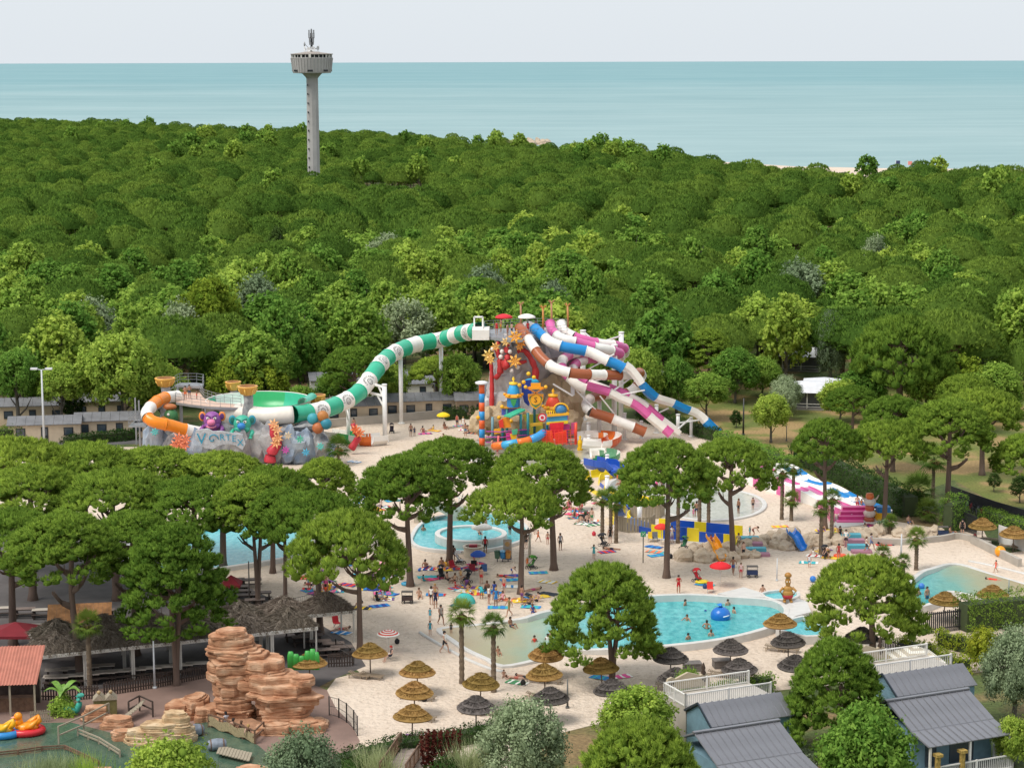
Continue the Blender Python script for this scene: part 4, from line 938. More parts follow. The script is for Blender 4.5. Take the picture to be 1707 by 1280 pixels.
W_, G_, T_, O_, BR_, BL_, PK_, YE_, DB_ = 'efeae2', '2fa866', '35b38d', 'f08a1c', 'a35a36', '1c86c8', 'd865a2', 'f0d62a', '1e4fae'
SLM = lambda h: paint(h, 0.3, 0.05)
def halfpipe(r, th=0.07, wall=0.25, n=9, lanes=1):
  """closed profile of an open flume (one or two lanes side by side)"""
  inner = []; outer = []
  for L in range(lanes):
    cx = (L - (lanes - 1) / 2) * 2 * r
    for j in range(n + 1):
      a = math.pi + math.pi * j / n; inner.append((cx + r * 0.94 * math.cos(a), r + r * math.sin(a) * 1.0 - (0.25 * r if lanes > 1 and ((L == 0 and j == n) or (L == 1 and j == 0)) else 0)))
  w_ = r * lanes
  inner = [(-w_ * 0.97, r + wall)] + inner + [(w_ * 0.97, r + wall)]
  outer = [(w_ + th, r + wall), (w_ + th, r * .5), (w_ * .6, -th), (-w_ * .6, -th), (-w_ - th, r * .5), (-w_ - th, r + wall)]
  return inner + outer

def slide(name, label, path, r, cols, sec, open_from=None, lanes=1, flange=True, group=None, wall=0.25):
  """a slide made of sections; from path fraction open_from it runs as an open flume"""
  sp = spline(path, 0.6); th = thing(name, label, 'slide', (0, 0, 0), 0, group)
  n = len(sp); i = 0; k = 0; secs = max(1, sec)
  while i < n - 1:
    j = min(n - 1, i + secs);
    if n - 1 - j < secs * .4: j = n - 1
    mb = MB(); col = cols[k % len(cols)]; seg = sp[i:j + 1]
    if open_from is not None and i >= open_from * n:
      sweep(mb, seg, halfpipe(r, lanes=lanes, wall=wall)); mb.build('flume_section', SLM(col), th)
    else:
      mb.tube(seg, r, 16, cap=False); mb.tube(list(reversed(seg)), r - .05, 16, cap=False)
      if flange:
        for e, s_ in ((0, 1), (-1, -1)):
          d = (seg[1] - seg[0]).normalized() if e == 0 else (seg[-2] - seg[-1]).normalized()
          mb.tube([seg[e], seg[e] + d * 0.12], r + .06, 16, cap=True if False else False)
          mb.tube([seg[e] + d * .12, seg[e] + d * .14], [r + .06, r], 16, cap=False)
      mb.build('tube_section', SLM(col), th)
    i = j; k += 1
  return th, sp

def column(th, x, yb, ztop, r, arms=(), base=None, name='support_column'):
  """white steel column on the ground with bracket arms to the slide"""
  p = P(x, yb) if base is None else base
  mb = MB(); mb.cyl((p.x, p.y, -.05), r, ztop + .05, 12); mb.cyl((p.x, p.y, 0), r * 1.7, .12, 12); mb.cyl((p.x, p.y, ztop), r * 1.15, .15, 12)
  o = mb.build(name, SLM('f1efec'), th)
  for a in arms:
    a = Vector(a); m2 = MB(); zt = min(ztop - .3, a.z - .2)
    m2.bar((p.x, p.y, zt), a, .22, .28); m2.bar((p.x, p.y, zt - 1.6), (a + Vector((p.x, p.y, zt))) / 2 + Vector((0, 0, -.15)), .16, .18); m2.build('bracket_arm', SLM('f1efec'), o)
  return o

# --- green and white raft tube from the tower to the funnel
path = [Q(*q) for q in ((800, 551, 268), (765, 557, 276), (737, 566, 280), (712, 570, 279), (690, 575, 277), (668, 583, 274), (650, 593, 271), (636, 605, 268), (626, 618, 265), (616, 632, 263), (604, 648, 261), (590, 660, 259), (570, 671, 257), (545, 681, 254), (515, 688, 251), (488, 691, 249))]
GT, gsp = slide('raft_tube_slide', 'green and white striped raft tube winding from the tower down to the funnel', path, 1.08, [T_, W_], 4)
column(GT, 736, 691, 9.4, .28, [Q(736, 572, 280)]); column(GT, 669, 706, 8.7, .28, [Q(664, 592, 274)]); column(GT, 642, 736, 7.3, .30, [Q(622, 640, 262), Q(618, 655, 262)])
column(GT, 581, 735, 4.6, .24, [Q(572, 682, 257)])
# lettering with the smiling face on the white sections
def text_geo(s, size):
  cu = bpy.data.curves.new('lettering', 'FONT'); cu.body = s; cu.size = size; cu.align_x = 'CENTER'; cu.resolution_u = 2
  ob = bpy.data.objects.new('lettering', cu); COL.objects.link(ob); bpy.context.view_layer.update()
  me = bpy.data.meshes.new_from_object(ob.evaluated_get(bpy.context.evaluated_depsgraph_get()))
  vs = [tuple(v.co) for v in me.vertices]; fs = [tuple(p.vertices) for p in me.polygons]
  bpy.data.objects.remove(ob); bpy.data.curves.remove(cu); bpy.data.meshes.remove(me); return vs, fs
GLY = {c_: text_geo(c_, 1) for c_ in 'SAMONTV0REX'}
def disc_geo(cx, cy, r0, r1, a0=0, a1=360, n=20):
  vs = [];
  for i in range(n + 1):
    a = R(a0 + (a1 - a0) * i / n); vs += [(cx + r0 * math.cos(a), cy + r0 * math.sin(a), 0), (cx + r1 * math.cos(a), cy + r1 * math.sin(a), 0)]
  return vs, [(2 * i, 2 * i + 1, 2 * i + 3, 2 * i + 2) for i in range(n)]
def tube_logo(parent, sp, frac, r):
  i = int(frac * (len(sp) - 1)); c0 = sp[i]; d = (sp[i - 2] - sp[i + 2]).normalized() if sp[i - 2].x < sp[i + 2].x else (sp[i + 2] - sp[i - 2]).normalized()
  if d.x < 0: d = -d
  tocam = (Vector((0, 0, CAM_H)) - c0); tocam = (tocam - d * tocam.dot(d)).normalized(); up = tocam.cross(d) * 1.0
  if up.z < 0: up = -up
  mb = MB()
  def put(vs, fs):
    out = []
    for x, y, z in vs:
      a = y / (r + .03); out.append(c0 + d * x + (tocam * math.cos(a) + up * math.sin(a)) * (r + .09))
    mb.add(out, fs)
  for k, ch in enumerate('SAMMONTANA'):
    th = R(172 - 164 * k / 9); vs, fs = GLY[ch]; ca, sa = math.cos(th - math.pi / 2), math.sin(th - math.pi / 2); Rr = .78; s_ = .42
    put([(Rr * math.cos(th) + s_ * (x * ca - (y) * sa), -.28 + Rr * math.sin(th) + s_ * (x * sa + y * ca), 0) for x, y, z in vs], fs)
  for g in (disc_geo(0, -.2, .36, .44), disc_geo(0, -.18, .16, .22, 200, 340, 8), disc_geo(-.13, -.08, 0, .05, n=8), disc_geo(.13, -.08, 0, .05, n=8)): put(*g)
  mb.build('lettering', paint('3a3a40'), parent)
nsec = len(gsp) // 4
for k in range(nsec - 1, 0, -2):
  k2 = k if k % 2 else k - 1
  if k2 in (3, 7): continue
  tube_logo(GT, gsp, (k2 * 4 + 2) / (len(gsp) - 1), 1.08)

# --- funnel bowl
bc = Q(431, 666, 256); FR = 6.45
th = thing('slide_funnel', 'round green and white slide funnel with a pale collar', 'slide', (bc.x, bc.y, 0))
for k in range(8):
  mb = MB(); vs = []; prof = [(FR, 0), (FR - .1, -.2), (FR * .97, -.9), (FR * .9, -1.7), (FR * .72, -2.3), (FR * .45, -2.7), (FR * .2, -2.9)]
  for i in range(7):
    a = 2 * math.pi * (k + i / 6) / 8 + .35
    for (r_, z_) in prof: vs.append((r_ * math.cos(a), r_ * math.sin(a), bc.z + z_))
  m_ = len(prof); mb.add(vs, [(i * m_ + j, (i + 1) * m_ + j, (i + 1) * m_ + j + 1, i * m_ + j + 1) for i in range(6) for j in range(m_ - 1)], 0, True)
  mb.build('bowl_panel', SLM((T_, G_, 'e6efe6', T_, G_, 'e6efe6', G_, 'e6efe6')[k]), th)
mb = MB(); mb.lathe([(FR + .02, .02), (FR + .16, .06), (FR + .16, -.12), (FR + .03, -.15)], 48, smooth=False); mb.build('rim', SLM(W_), th)
mb = MB(); mb.lathe([(FR + .05, -.14), (FR + .12, -1.2), (FR - .2, -2.3), (FR - 1.2, -3.0), (1.2, -3.5), (.6, -5.0)], 40); mb.v = [(x, y, z + bc.z) for x, y, z in mb.v]
mb.build('bowl_shell', SLM('d9d4c8'), th); [c_ for c_ in th.children if c_.name.startswith('rim')][0].location.z = bc.z
mb = MB(); sp = spline([Q(488, 691, 249), Q(462, 693, 248.6), Q(438, 693, 248.8), Q(415, 690, 249.5), Q(398, 686, 251)], .5); mb.tube(sp, [1.08] * len(sp), 16); mb.build('entry_collar', SLM('ece4d8'), th, (-bc.x, -bc.y, 0))
mb = MB(); sp = spline([Q(505, 672, 251), Q(515, 668, 254), Q(520, 664, 257)], .5); mb.tube(sp, .7, 12, arc=(20, 200)); mb.build('splash_guard', SLM('4fbfa4'), th, (-bc.x, -bc.y, 0))
for a in range(6):
  c_, s_ = math.cos(a * 1.047 + .3) * FR * .8, math.sin(a * 1.047 + .3) * FR * .8; mb = MB(); mb.cyl((c_, s_, -.05), .2, bc.z - 2.0, 10); mb.build('support_column', SLM('8d8f92'), th)

# --- orange tube
path = [Q(*q) for q in ((296, 661, 256), (279, 662, 254), (262, 669, 251), (249, 681, 248), (244, 690, 246.5), (252, 701, 245.5), (268, 706, 245.5), (285, 709, 246), (301, 714, 246.5), (318, 718, 247), (334, 721, 247.5))]
OT, osp = slide('tube_slide', 'orange and white tube looping from the viewing deck into the rock', path, .72, [W_, O_, O_, W_, O_, O_, W_, W_, O_, O_, W_], 4)
column(OT, 272, 757, 2.9, .28, [Q(280, 712, 246)])

# --- main tower slides
TD = 264
path = [Q(*q) for q in ((866, 547, 263.5), (873, 553, 262), (880, 564, 261), (890, 579, 259.5), (902, 596, 258), (922, 612, 256.5), (949, 621, 256), (982, 624, 257), (1013, 625, 259), (1045, 625, 261), (1062, 622, 263), (1069, 624, 266), (1064, 640, 269), (1048, 654, 268), (1025, 656, 266), (1000, 659, 263), (984, 665, 261), (977, 675, 259.5), (985, 686, 258.5), (1013, 695, 258.5), (1035, 704, 258.5), (1056, 712, 258.5), (1075, 720, 258.5))]
BS, bsp = slide('tube_slide', 'brown and white tube spiralling off the tower front', path, .64, [BR_, W_], 4)
path = [Q(*q) for q in ((892, 548, 264), (900, 556, 262.5), (919, 571, 260.5), (943, 579, 260), (966, 583, 260), (986, 588, 260), (1006, 598, 259.5), (1019, 604, 259.5), (1031, 609, 259.5), (1047, 620, 259.5), (1059, 635, 259.5), (1070, 650, 259.5), (1082, 663, 260), (1095, 670, 260.5), (1118, 677, 261.5), (1138, 686, 262), (1159, 694, 262.5), (1172, 706, 262.5), (1184, 719, 262.3), (1192, 727, 262))]
US, usp = slide('body_slide', 'blue and white slide, tube above and open flume below, running out beyond the posts', path, .68, [BL_, W_], 4, open_from=0.40, lanes=1, wall=.3)
path = [Q(*q) for q in ((917, 538, 266), (920, 550, 265), (932, 562, 263.5), (951, 568, 263), (973, 574, 263.5), (997, 580, 264), (1015, 583, 265), (1031, 588, 267), (1034, 595, 270), (1020, 596, 272), (990, 590, 271), (965, 588, 269), (948, 592, 266), (937, 602, 263), (938, 616, 260.5), (950, 630, 259), (961, 641, 258.5), (976, 648, 258.5), (997, 654, 258.5), (1014, 659, 258.5), (1030, 668, 258.5), (1050, 676, 258.5), (1066, 687, 258.5), (1084, 703, 258.3), (1104, 719, 258.2), (1115, 728, 258))]
slide('body_slide', 'pink and white slide starting beside the blue one, the nearer of the twin lanes', path, .62, [PK_, W_], 4, open_from=0.72, wall=.3)
path = [Q(*q) for q in ((935, 538, 268), (940, 551, 267), (957, 561, 266), (978, 568, 266), (1002, 573, 267), (1028, 576, 268.5), (1042, 583, 271), (1036, 592, 274), (1012, 597, 274), (986, 598, 272), (966, 603, 269), (955, 612, 266), (960, 624, 263.5), (976, 635, 261), (989, 642, 260.2), (1005, 648, 260.2), (1022, 655, 260.3), (1038, 661, 260.4), (1052, 669, 260.4), (1068, 678, 260.4), (1082, 690, 260.3), (1100, 706, 260.2), (1120, 721, 260), (1128, 727, 260))]
slide('body_slide', 'white and pink slide behind the pink one, the farther of the twin lanes', path, .62, [W_, PK_], 4, open_from=0.72, wall=.3)
FT = thing('slide_scaffold', 'white steel columns and braces carrying the tower slides', 'scaffold', (0, 0, 0))
for x, yb, yt, r in ((919.5, 712, 584, .36), (971.5, 700, 552, .36), (1035, 700, 555, .34), (1024, 722, 576, .36), (954.5, 727, 641, .26), (999, 728, 662, .28), (1094, 722, 676, .24), (1130, 726, 692, .24), (1041, 733, 690, .22), (1069, 731, 703, .2), (981, 735, 706, .26), (1152, 728, 697, .2)):
  column(FT, x, yb, HT(x, yb, yt), r)
mb = MB()
for a, b2 in (((922, 640, 261), (955, 660, 259)), ((960, 650, 259), (1000, 690, 258)), ((1024, 650, 259), (1062, 622, 262)), ((1024, 590, 259), (1006, 600, 259)), ((972, 620, 266), (1010, 600, 264)), ((972, 640, 266), (1030, 625, 262)), ((1035, 560, 270), (985, 575, 268)), ((1024, 660, 259), (1075, 650, 259)), ((1024, 690, 259), (1000, 660, 258)), ((919, 620, 262), (900, 600, 260)), ((975, 555, 268), (1010, 585, 266)), ((1130, 705, 260), (1165, 700, 262)), ((1094, 690, 262), (1115, 680, 262)), ((1130, 715, 260), (1150, 698, 262))):
  mb = MB(); mb.bar(Q(*a), Q(*b2), .16); mb.build('brace', SLM('f1efec'), FT)

# --- tower: rock clad core, platform, rails
def rockmesh(name, m, seed, rough=.28, sub=3, flat=1.0):
  import bmesh
  bm = bmesh.new(); bmesh.ops.create_icosphere(bm, subdivisions=sub, radius=1)
  for v in bm.verts:
    p = v.co.copy(); q = p * 1.6 + Vector((seed * 7.3, seed * 3.1, seed))
    k = 1 + rough * mnoise.noise(q) * 1.3 + rough * .55 * mnoise.noise(q * 2.7) + rough * .3 * abs(mnoise.noise(q * 6))
    v.co = p * k; v.co.z *= flat
  me = bpy.data.meshes.new(name); bm.to_mesh(me); bm.free(); me.materials.append(m)
  return me
mat('rock_grey', (0.20, 0.20, 0.215), 0.9, 0.3, 1.6, bump=0.9, bscale=3.5, col2=(0.42, 0.41, 0.40))
mat('rock_pale', (0.36, 0.34, 0.34), 0.9, 0.3, 1.8, bump=1.0, bscale=3.5, col2=(0.60, 0.58, 0.57))
mat('rock_blue', (0.17, 0.22, 0.30), 0.9, 0.3, 1.3, bump=0.9, bscale=3.5, col2=(0.38, 0.42, 0.46))
mat('rock_tan', (0.42, 0.30, 0.17), 0.9, 0.25, 1.2, bump=0.9, bscale=3.0, col2=(0.55, 0.43, 0.28))
mat('rock_beige', (0.44, 0.34, 0.245), 0.9, 0.2, 1.2, bump=0.8, bscale=3.0, col2=(0.56, 0.46, 0.35))
RK = {n: [rockmesh(n + '_boulder', MATS[n], s + i * 5) for i, s in enumerate((1, 2, 3, 4))] for n in ('rock_grey', 'rock_pale', 'rock_tan', 'rock_beige', 'rock_blue')}
def boulder(parent, kind, c_, r, name='boulder', rz=None):
  return inst(name, random.choice(RK[kind]), parent, c_, random.uniform(0, 6.28) if rz is None else rz, r)
steel = mat('steel_grey', (0.36, 0.37, 0.39), 0.45, 0.1, 2, metal=.5)
tw = thing('slide_tower', 'rock-clad slide tower with a railed platform on top', 'tower', (0, 0, 0))
PZ = Q(868, 563, 262).z
for a in ((905, 690, 268, 4.2, 4, 4.6), (860, 690, 265, 3.4, 3, 5), (885, 640, 268, 3.6, 3.4, 4.6), (848, 640, 265, 2.4, 2.4, 4.2), (885, 600, 268, 3.4, 3.2, 4.2), (915, 610, 270, 3.2, 3, 4.4), (858, 596, 265.5, 2.6, 2.6, 3.4), (903, 580, 269, 3.0, 3, 2.6), (830, 680, 265, 1.8, 2, 3.6), (835, 650, 265.5, 1.7, 2, 3.0)):
  o = boulder(tw, 'rock_pale', Q(*a[:3]), a[3:])
for a in ((815, 700, 261, 2.2, 1.7, 1.7), (800, 706, 260.5, 1.4, 1.2, 1.5), (835, 698, 261, 2.0, 1.6, 2.2), (928, 690, 264, 2.8, 2.0, 3.0), (945, 680, 266, 2.6, 2.2, 3.4), (920, 655, 267, 2.6, 2.2, 2.8), (950, 706, 263, 1.7, 1.4, 1.6), (870, 705, 260, 2, 1.5, 1.7)):
  boulder(tw, 'rock_tan', Q(*a[:3]), a[3:])
deck = [Q(*q) for q in ((806, 556, 264), (850, 567, 260), (866, 566, 260), (905, 556, 263), (945, 552, 266), (945, 543, 272), (880, 543, 273), (808, 548, 270))]
mb = MB(); mb.prism([(q.x, q.y) for q in deck], PZ - .35, PZ); mb.build('platform', steel, tw)
def railing(parent, pts, h=1.1, sp=1.5, rails=(1.1, .6), r=.035, m=None, closed=False, name='railing', bal=0):
  """posts and rails along a line of points"""
  mb = MB(); pts = [Vector(q) for q in pts]
  if closed: pts.append(pts[0])
  for i in range(len(pts) - 1):
    a, b_ = pts[i], pts[i + 1]; L = (b_ - a).length; k = max(1, round(L / sp))
    for j in range(k + (i == len(pts) - 2)):
      q = a.lerp(b_, j / k); mb.bar(q, q + Vector((0, 0, h)), r * 1.5)
    for z in rails: mb.bar(a + Vector((0, 0, z * h / 1.1)), b_ + Vector((0, 0, z * h / 1.1)), r * 1.4)
    if bal:
      kk = int(L / bal)
      for j in range(1, kk):
        q = a.lerp(b_, j / kk); mb.bar(q + Vector((0, 0, .1)), q + Vector((0, 0, h * .97)), r * .7)
  return mb.build(name, m or steel, parent)
railing(tw, [Vector((q.x, q.y, PZ)) for q in deck], 1.15, 1.2, (1.1, .75, .4), .03, closed=True)
mb = MB(); q = Q(808, 556, 264); mb.box((q.x - 1.6, q.y - 1.2, PZ - .4), (q.x + .6, q.y + 2.4, PZ + .9)); mb.build('launch_box', SLM(W_), tw)
mb = MB(); q = Q(797, 545, 266)
for a, b_ in (((-.5, 0, 0), (-.5, 0, 2.4)), ((.6, 0, 0), (.6, 0, 2.4)), ((-.5, 0, 2.4), (.6, 0, 2.4))): mb.bar(Vector((q.x, q.y, PZ - .2)) + Vector(a), Vector((q.x, q.y, PZ - .2)) + Vector(b_), .2)
mb.build('launch_frame', SLM('f4f2ee'), tw)
for x, y, D in ((850, 566, 260.5), (826, 560, 262.5), (905, 557, 263.5)):
  q = Q(x, y, D); mb = MB(); mb.bar((q.x, q.y, PZ - .3), (q.x + .6, q.y + 3, PZ - 4), .22); mb.build('brace', steel, tw)
for x, yt, D, c_ in ((868, 508, 268, 'b0805a'), (905, 514, 268, 'd08a45'), (919, 505, 270, 'b8805c'), (946, 510, 272, 'c98a50')):
  q = Q(x, 548, D); zt = Q(x, yt, D).z; mb = MB(); mb.tube([(q.x, q.y, PZ), (q.x + .05, q.y, (PZ + zt) / 2), (q.x, q.y, zt)], [.17, .14, .12], 8)
  for a in range(4): mb.bar((q.x, q.y, zt - .1), (q.x + math.cos(a * 1.6 + .4) * .45, q.y + math.sin(a * 1.6 + .4) * .4, zt + .35), .1)
  mb.build('wooden_mast', paint(c_), tw)
# red coral trees with yellow star flowers climbing the tower rock
def star_flower(parent, c_, r, col, name='star_flower', facing=None):
  mb = MB(); f = (facing or (Vector((0, 0, CAM_H)) - c_)).normalized(); u = f.cross(Vector((0, 0, 1))).normalized(); v = u.cross(f); n = 7
  for k in range(n):
    a = 2 * math.pi * k / n; d = u * math.cos(a) + v * math.sin(a); s_ = u * -math.sin(a) + v * math.cos(a)
    mb.add([c_ + f * .05, c_ + d * r * .5 - s_ * r * .18 + f * .14 * r, c_ + d * r + f * -.1 * r, c_ + d * r * .5 + s_ * r * .18 + f * .14 * r, c_ - f * .2 * r], [(0, 1, 2, 3), (4, 3, 2, 1)])
  return mb.build(name, paint(col), parent)
for pts, r in ((((818, 705, 262), (820, 660, 262.5), (819, 610, 263), (815, 592, 263)), .34), (((834, 622, 262), (833, 600, 262), (828, 580, 262.5), (832, 570, 262)), .38), (((846, 614, 261), (840, 602, 261), (849, 592, 261), (843, 580, 261), (850, 570, 261)), .45), (((889, 645, 262), (893, 620, 262), (886, 600, 262), (874, 584, 262), (862, 586, 262)), .45), (((826, 630, 262.5), (836, 618, 262), (831, 605, 262)), .3), (((862, 606, 262), (878, 602, 262)), .28)):
  mb = MB(); sp = spline([Q(*q) for q in pts], .4); mb.tube(sp, [r * (1.1 - .5 * i / len(sp)) * (1 + .12 * math.sin(i * 2)) for i in range(len(sp))], 8); mb.build('red_coral', paint('c23434', .6), tw)
for x, y, D, r, c_ in ((859, 561, 260, 1.0, 'f0a830'), (868, 572, 260.5, .8, 'e8953a'), (858, 602, 260.5, 1.0, 'f2b04a'), (814, 592, 261.5, .9, 'e9c46a'), (826, 578, 261.5, .7, 'e6b25c'), (843, 570, 260.5, .7, 'eac27a'), (866, 578, 260.5, .6, 'e9a13c'), (817, 600, 261, .7, 'e6b860')):
  star_flower(tw, Q(x, y, D), r, c_)
for x, y, D, r in ((837, 586, 261.5, .3), (835, 595, 261.5, .32), (850, 586, 260.8, .3), (853, 618, 261, .3), (863, 612, 261, .3), (821, 582, 262, .28)):
  mb = MB(); mb.sphere(Q(x, y, D), r, 10, 6); mb.build('white_pearl', paint('e4dcd4'), tw)
# ================================================================ themed rock of the funnel, monsters, viewing deck
VR = thing('monster_rock', 'grey and blue themed rock wall with tall stalks below the funnel', 'rock', (0, 0, 0))
for x, y, D, rx, ry, rz, k in ((258, 738, 249, 1.5, 1.2, 2.6, 'rock_blue'), (300, 750, 248, 2.0, 1.3, 2.4, 'rock_grey'), (328, 748, 247, 1.7, 1.3, 2.3, 'rock_blue'), (352, 742, 248, 2.0, 1.3, 2.6, 'rock_grey'), (378, 745, 247.5, 1.9, 1.3, 2.6, 'rock_grey'), (404, 748, 246.5, 2.1, 1.3, 2.8, 'rock_grey'), (430, 742, 247, 2.1, 1.4, 2.8, 'rock_grey'), (455, 742, 246.5, 2.1, 1.4, 2.5, 'rock_grey'), (482, 745, 246.5, 2.0, 1.4, 2.6, 'rock_blue'), (506, 748, 247, 1.8, 1.3, 2.3, 'rock_blue'), (528, 745, 248, 1.5, 1.2, 2.4, 'rock_grey'), (543, 752, 248.5, 1.1, 1, 1.6, 'rock_blue'), (470, 715, 249.5, 2.8, .9, .8, 'rock_grey'), (510, 712, 249.5, 2.0, .9, .8, 'rock_grey')):
  boulder(VR, k, Q(x, y, D), (rx, ry, rz))
def stalk(x, ytop, D, r0, label=None):
  base = Q(x, 700, D); zt = Q(x, ytop, D).z; mb = MB(); sp = [(base.x + math.sin(i * 1.7) * .12, base.y, zt * i / 9 - .05) for i in range(10)]
  mb.tube(sp, [r0 * (1.9 - 1.15 * (i / 9) ** .6) * (1 + .1 * math.sin(i * 2.3)) for i in range(10)], 10); mb.build('stalk', MATS['rock_grey'], VR)
  mb = MB(); mb.lathe([(r0 * .7, -.1), (r0 * 1.1, .1), (r0 * 1.55, .75), (r0 * 1.75, .95), (r0 * 1.75, 1.1), (r0 * 1.4, 1.1), (r0 * 1.2, .8), (0.01, .7)], 14, c=(base.x, base.y, zt), mis=[0, 0, 0, 0, 0, 1, 1]); o = mb.build('gold_basin', [paint('dca34a', .4), paint('8a5a30')], VR)
  mb = MB()
  for k in range(7): a = k * .9; mb.tube([(base.x + math.cos(a) * r0 * 1.1, base.y + math.sin(a) * r0 * 1.1, zt + .1), (base.x + math.cos(a) * r0 * 1.62, base.y + math.sin(a) * r0 * 1.62, zt + .75)], .09, 5)
  mb.build('basin_rib', paint('f0c060'), o)
stalk(277, 644, 259, .75); stalk(390, 650, 262, .6); stalk(414, 658, 249, .72); stalk(530, 672, 258, .6)
def sph(parent, name, c_, r, col, seg=14, rough=.5): mb = MB(); mb.sphere((0, 0, 0), 1, seg, 10); o = mb.build(name, paint(col, rough), parent); o.location = c_; o.scale = r; return o
def monster(label, x, y, D, s_, cols, horned):
  c_ = Q(x, y, D); t = thing('monster_figure', label, 'figure', c_, 0, 'monster heads on the themed rock', s_)
  body, ear, nose, dark = cols
  sph(t, 'head', (0, 0, 0), (1.35, 1.1, 1.3), body); sph(t, 'jaw', (0, -.35, -.75), (1.2, .9, .65), body); sph(t, 'body', (.1, .7, -1.2), (1.5, 1.0, 1.3), body)
  sph(t, 'nose', (0, -1.25, -.15), (.62, .5, .5), nose)
  for s in (-1, 1):
    e = sph(t, 'ear', (s * 1.45, 0, .55), (.55, .22, .72), ear); sph(e, 'inner_ear', (0, -.75, 0), (.6, .5, .65), dark)
    w_ = sph(t, 'eye', (s * .48, -.98, .42), (.26, .2, .24), 'f4f0e6'); sph(w_, 'pupil', (0, -.85, 0), (.45, .4, .45), '202030')
    b_ = MB(); b_.bar((s * .15, -1.1, .62), (s * .85, -.95, .86), .2, .16); b_.build('brow', paint(dark), t)
  mb = MB(); mb.tube([(-.7, -1.15, -.72), (-.35, -1.3, -.9), (0, -1.33, -.93), (.35, -1.3, -.9), (.7, -1.15, -.72)], .12, 6); mb.build('mouth', paint('e88aa0' if horned else '1c7c78'), t)
  for s in (-1, 1):
    mb = MB(); mb.tube([(s * 1.2, .2, -1.0), (s * 1.55, -.6, -1.3), (s * 1.3, -1.1, -1.75)], [.4, .34, .26], 8)
    for k in range(4): mb.tube([(s * 1.3, -1.1, -1.75), (s * (1.05 + .16 * k), -1.4, -2.0)], [.14, .08], 5)
    mb.build('arm', paint(body), t)
  return t
monster('purple monster with orange ears and pink nose leaning over the lettered rock', 354, 700, 247, .82, ('8f4f98', 'e8893a', 'e77fa6', '5d2f6e'), True)
monster('turquoise green monster with blue nose beside the lettered rock', 404, 706, 246.4, .82, ('3fae92', '2d8fa6', '2f7fc4', '1f6f66'), False)
c_ = Q(285, 694, 251); t = thing('monster_figure', 'green beaked bird figure behind the orange tube', 'figure', c_); sph(t, 'body', (0, 0, 0), (.9, .8, 1.0), '3f7a48'); sph(t, 'cap', (-.1, 0, 1.2), (.85, .6, .4), 'b06a38'); sph(t, 'beak', (-.8, -.4, -.3), (.5, .5, .4), 'e8a03a'); sph(t, 'eye', (-.2, -.75, .35), (.18, .15, .18), 'f2eee4')
t = thing('mushroom_cluster', 'cluster of blue and brown mushroom caps at the rock end', 'figure', Q(530, 706, 247));
for a in ((-.6, 0, .6, '3a9aa6'), (.6, 0, .9, 'b5763a'), (1.0, -.2, 0, '2e8296'), (0, -.3, -.5, 'b5683a')): sph(t, 'cap', a[:3], (.7, .6, .7), a[3])
# the lettered slab
p = Q(369, 732, 244.4); t = thing('sign_slab', 'rock slab sign lettered VORTEX in blue under the monsters', 'sign', p)
mb = MB(); out = [(-3.0, 1.1), (-1.6, 1.3), (-1.0, .95), (0, 1.0), (1.4, .7), (2.6, .55), (2.9, -.6), (2.5, -1.3), (1.7, -.7), (.6, -.55), (-.4, -.75), (-1.0, -1.2), (-2.0, -1.05), (-2.6, -.35), (-3.2, .1)]
n = len(out); mb.add([(x, -.2, z) for x, z in out] + [(x, .3, z) for x, z in out], [tuple(range(n)), tuple(reversed(range(n, 2 * n)))] + [(i, n + i, n + (i + 1) % n, (i + 1) % n) for i in range(n)]); mb.build('slab', mat('slab_stone', (.42, .43, .45), .85, .2, 2, bump=.6), t)
for ch, x, z, s_ in (('V', -2.35, -.55, 1.9), ('R', .15, -.1, 1.1), ('T', .85, -.1, 1.1), ('E', 1.55, -.25, 1.1), ('X', 2.3, -.75, 1.15)):
  vs, fs = GLY[ch]; mb = MB(); n = len(vs); mb.add([(x + s_ * a, -.27, z + s_ * b) for a, b, c__ in vs], fs); mb.build('letter', paint('2f8fae'), t)
mb = MB(); mb.tube([(-1.0 + (.7 - .06 * i) * math.cos(i * .6), -.26, .05 + (.7 - .06 * i) * math.sin(i * .6)) for i in range(12)], .07, 5); mb.build('letter', paint('2f8fae'), t)
def dragon(label, pts, D, r, flowers, star):
  t = thing('dragon_figure', label, 'figure', (0, 0, 0)); sp = spline([Q(a, b, D) for a, b in pts], .25); k = len(sp)
  mb = MB(); mb.tube(sp, [r * (1.15 - .5 * i / k) * (1 + .08 * math.sin(i * 1.5)) for i in range(k)], 9); mb.build('body', paint('c03240', .5), t)
  for x, y in flowers: star_flower(t, Q(x, y, D - .7), .75, star)
  return t
dragon('red curling sea dragon with pale star flowers in front of the rock', ((450, 770), (452, 755), (462, 740), (456, 722), (455, 708)), 245, .62, ((456, 707), (462, 716), (463, 730), (460, 738)), 'efb27a')
dragon('small red sea dragon standing by the white slide post', ((585, 748), (592, 738), (597, 728), (592, 718), (588, 706)), 252, .42, ((600, 722), (593, 716)), 'e8793f')
dragon('orange coral palm before the white tube support', ((292, 765), (296, 752), (300, 745)), 244.5, .5, ((300, 736), (308, 742), (292, 741), (302, 746), (310, 732), (297, 730)), 'e8825a')
for x, y, c_ in ((258, 720, '49b3ae'), (476, 750, 'c84fa8'), (500, 732, '3fb089'), (510, 754, '3fa8c8'), (534, 744, '49b9ae'), (480, 726, 'd0b890')):
  o = star_flower(VR, Q(x, y, 244.6), .55, c_, 'painted_shell')
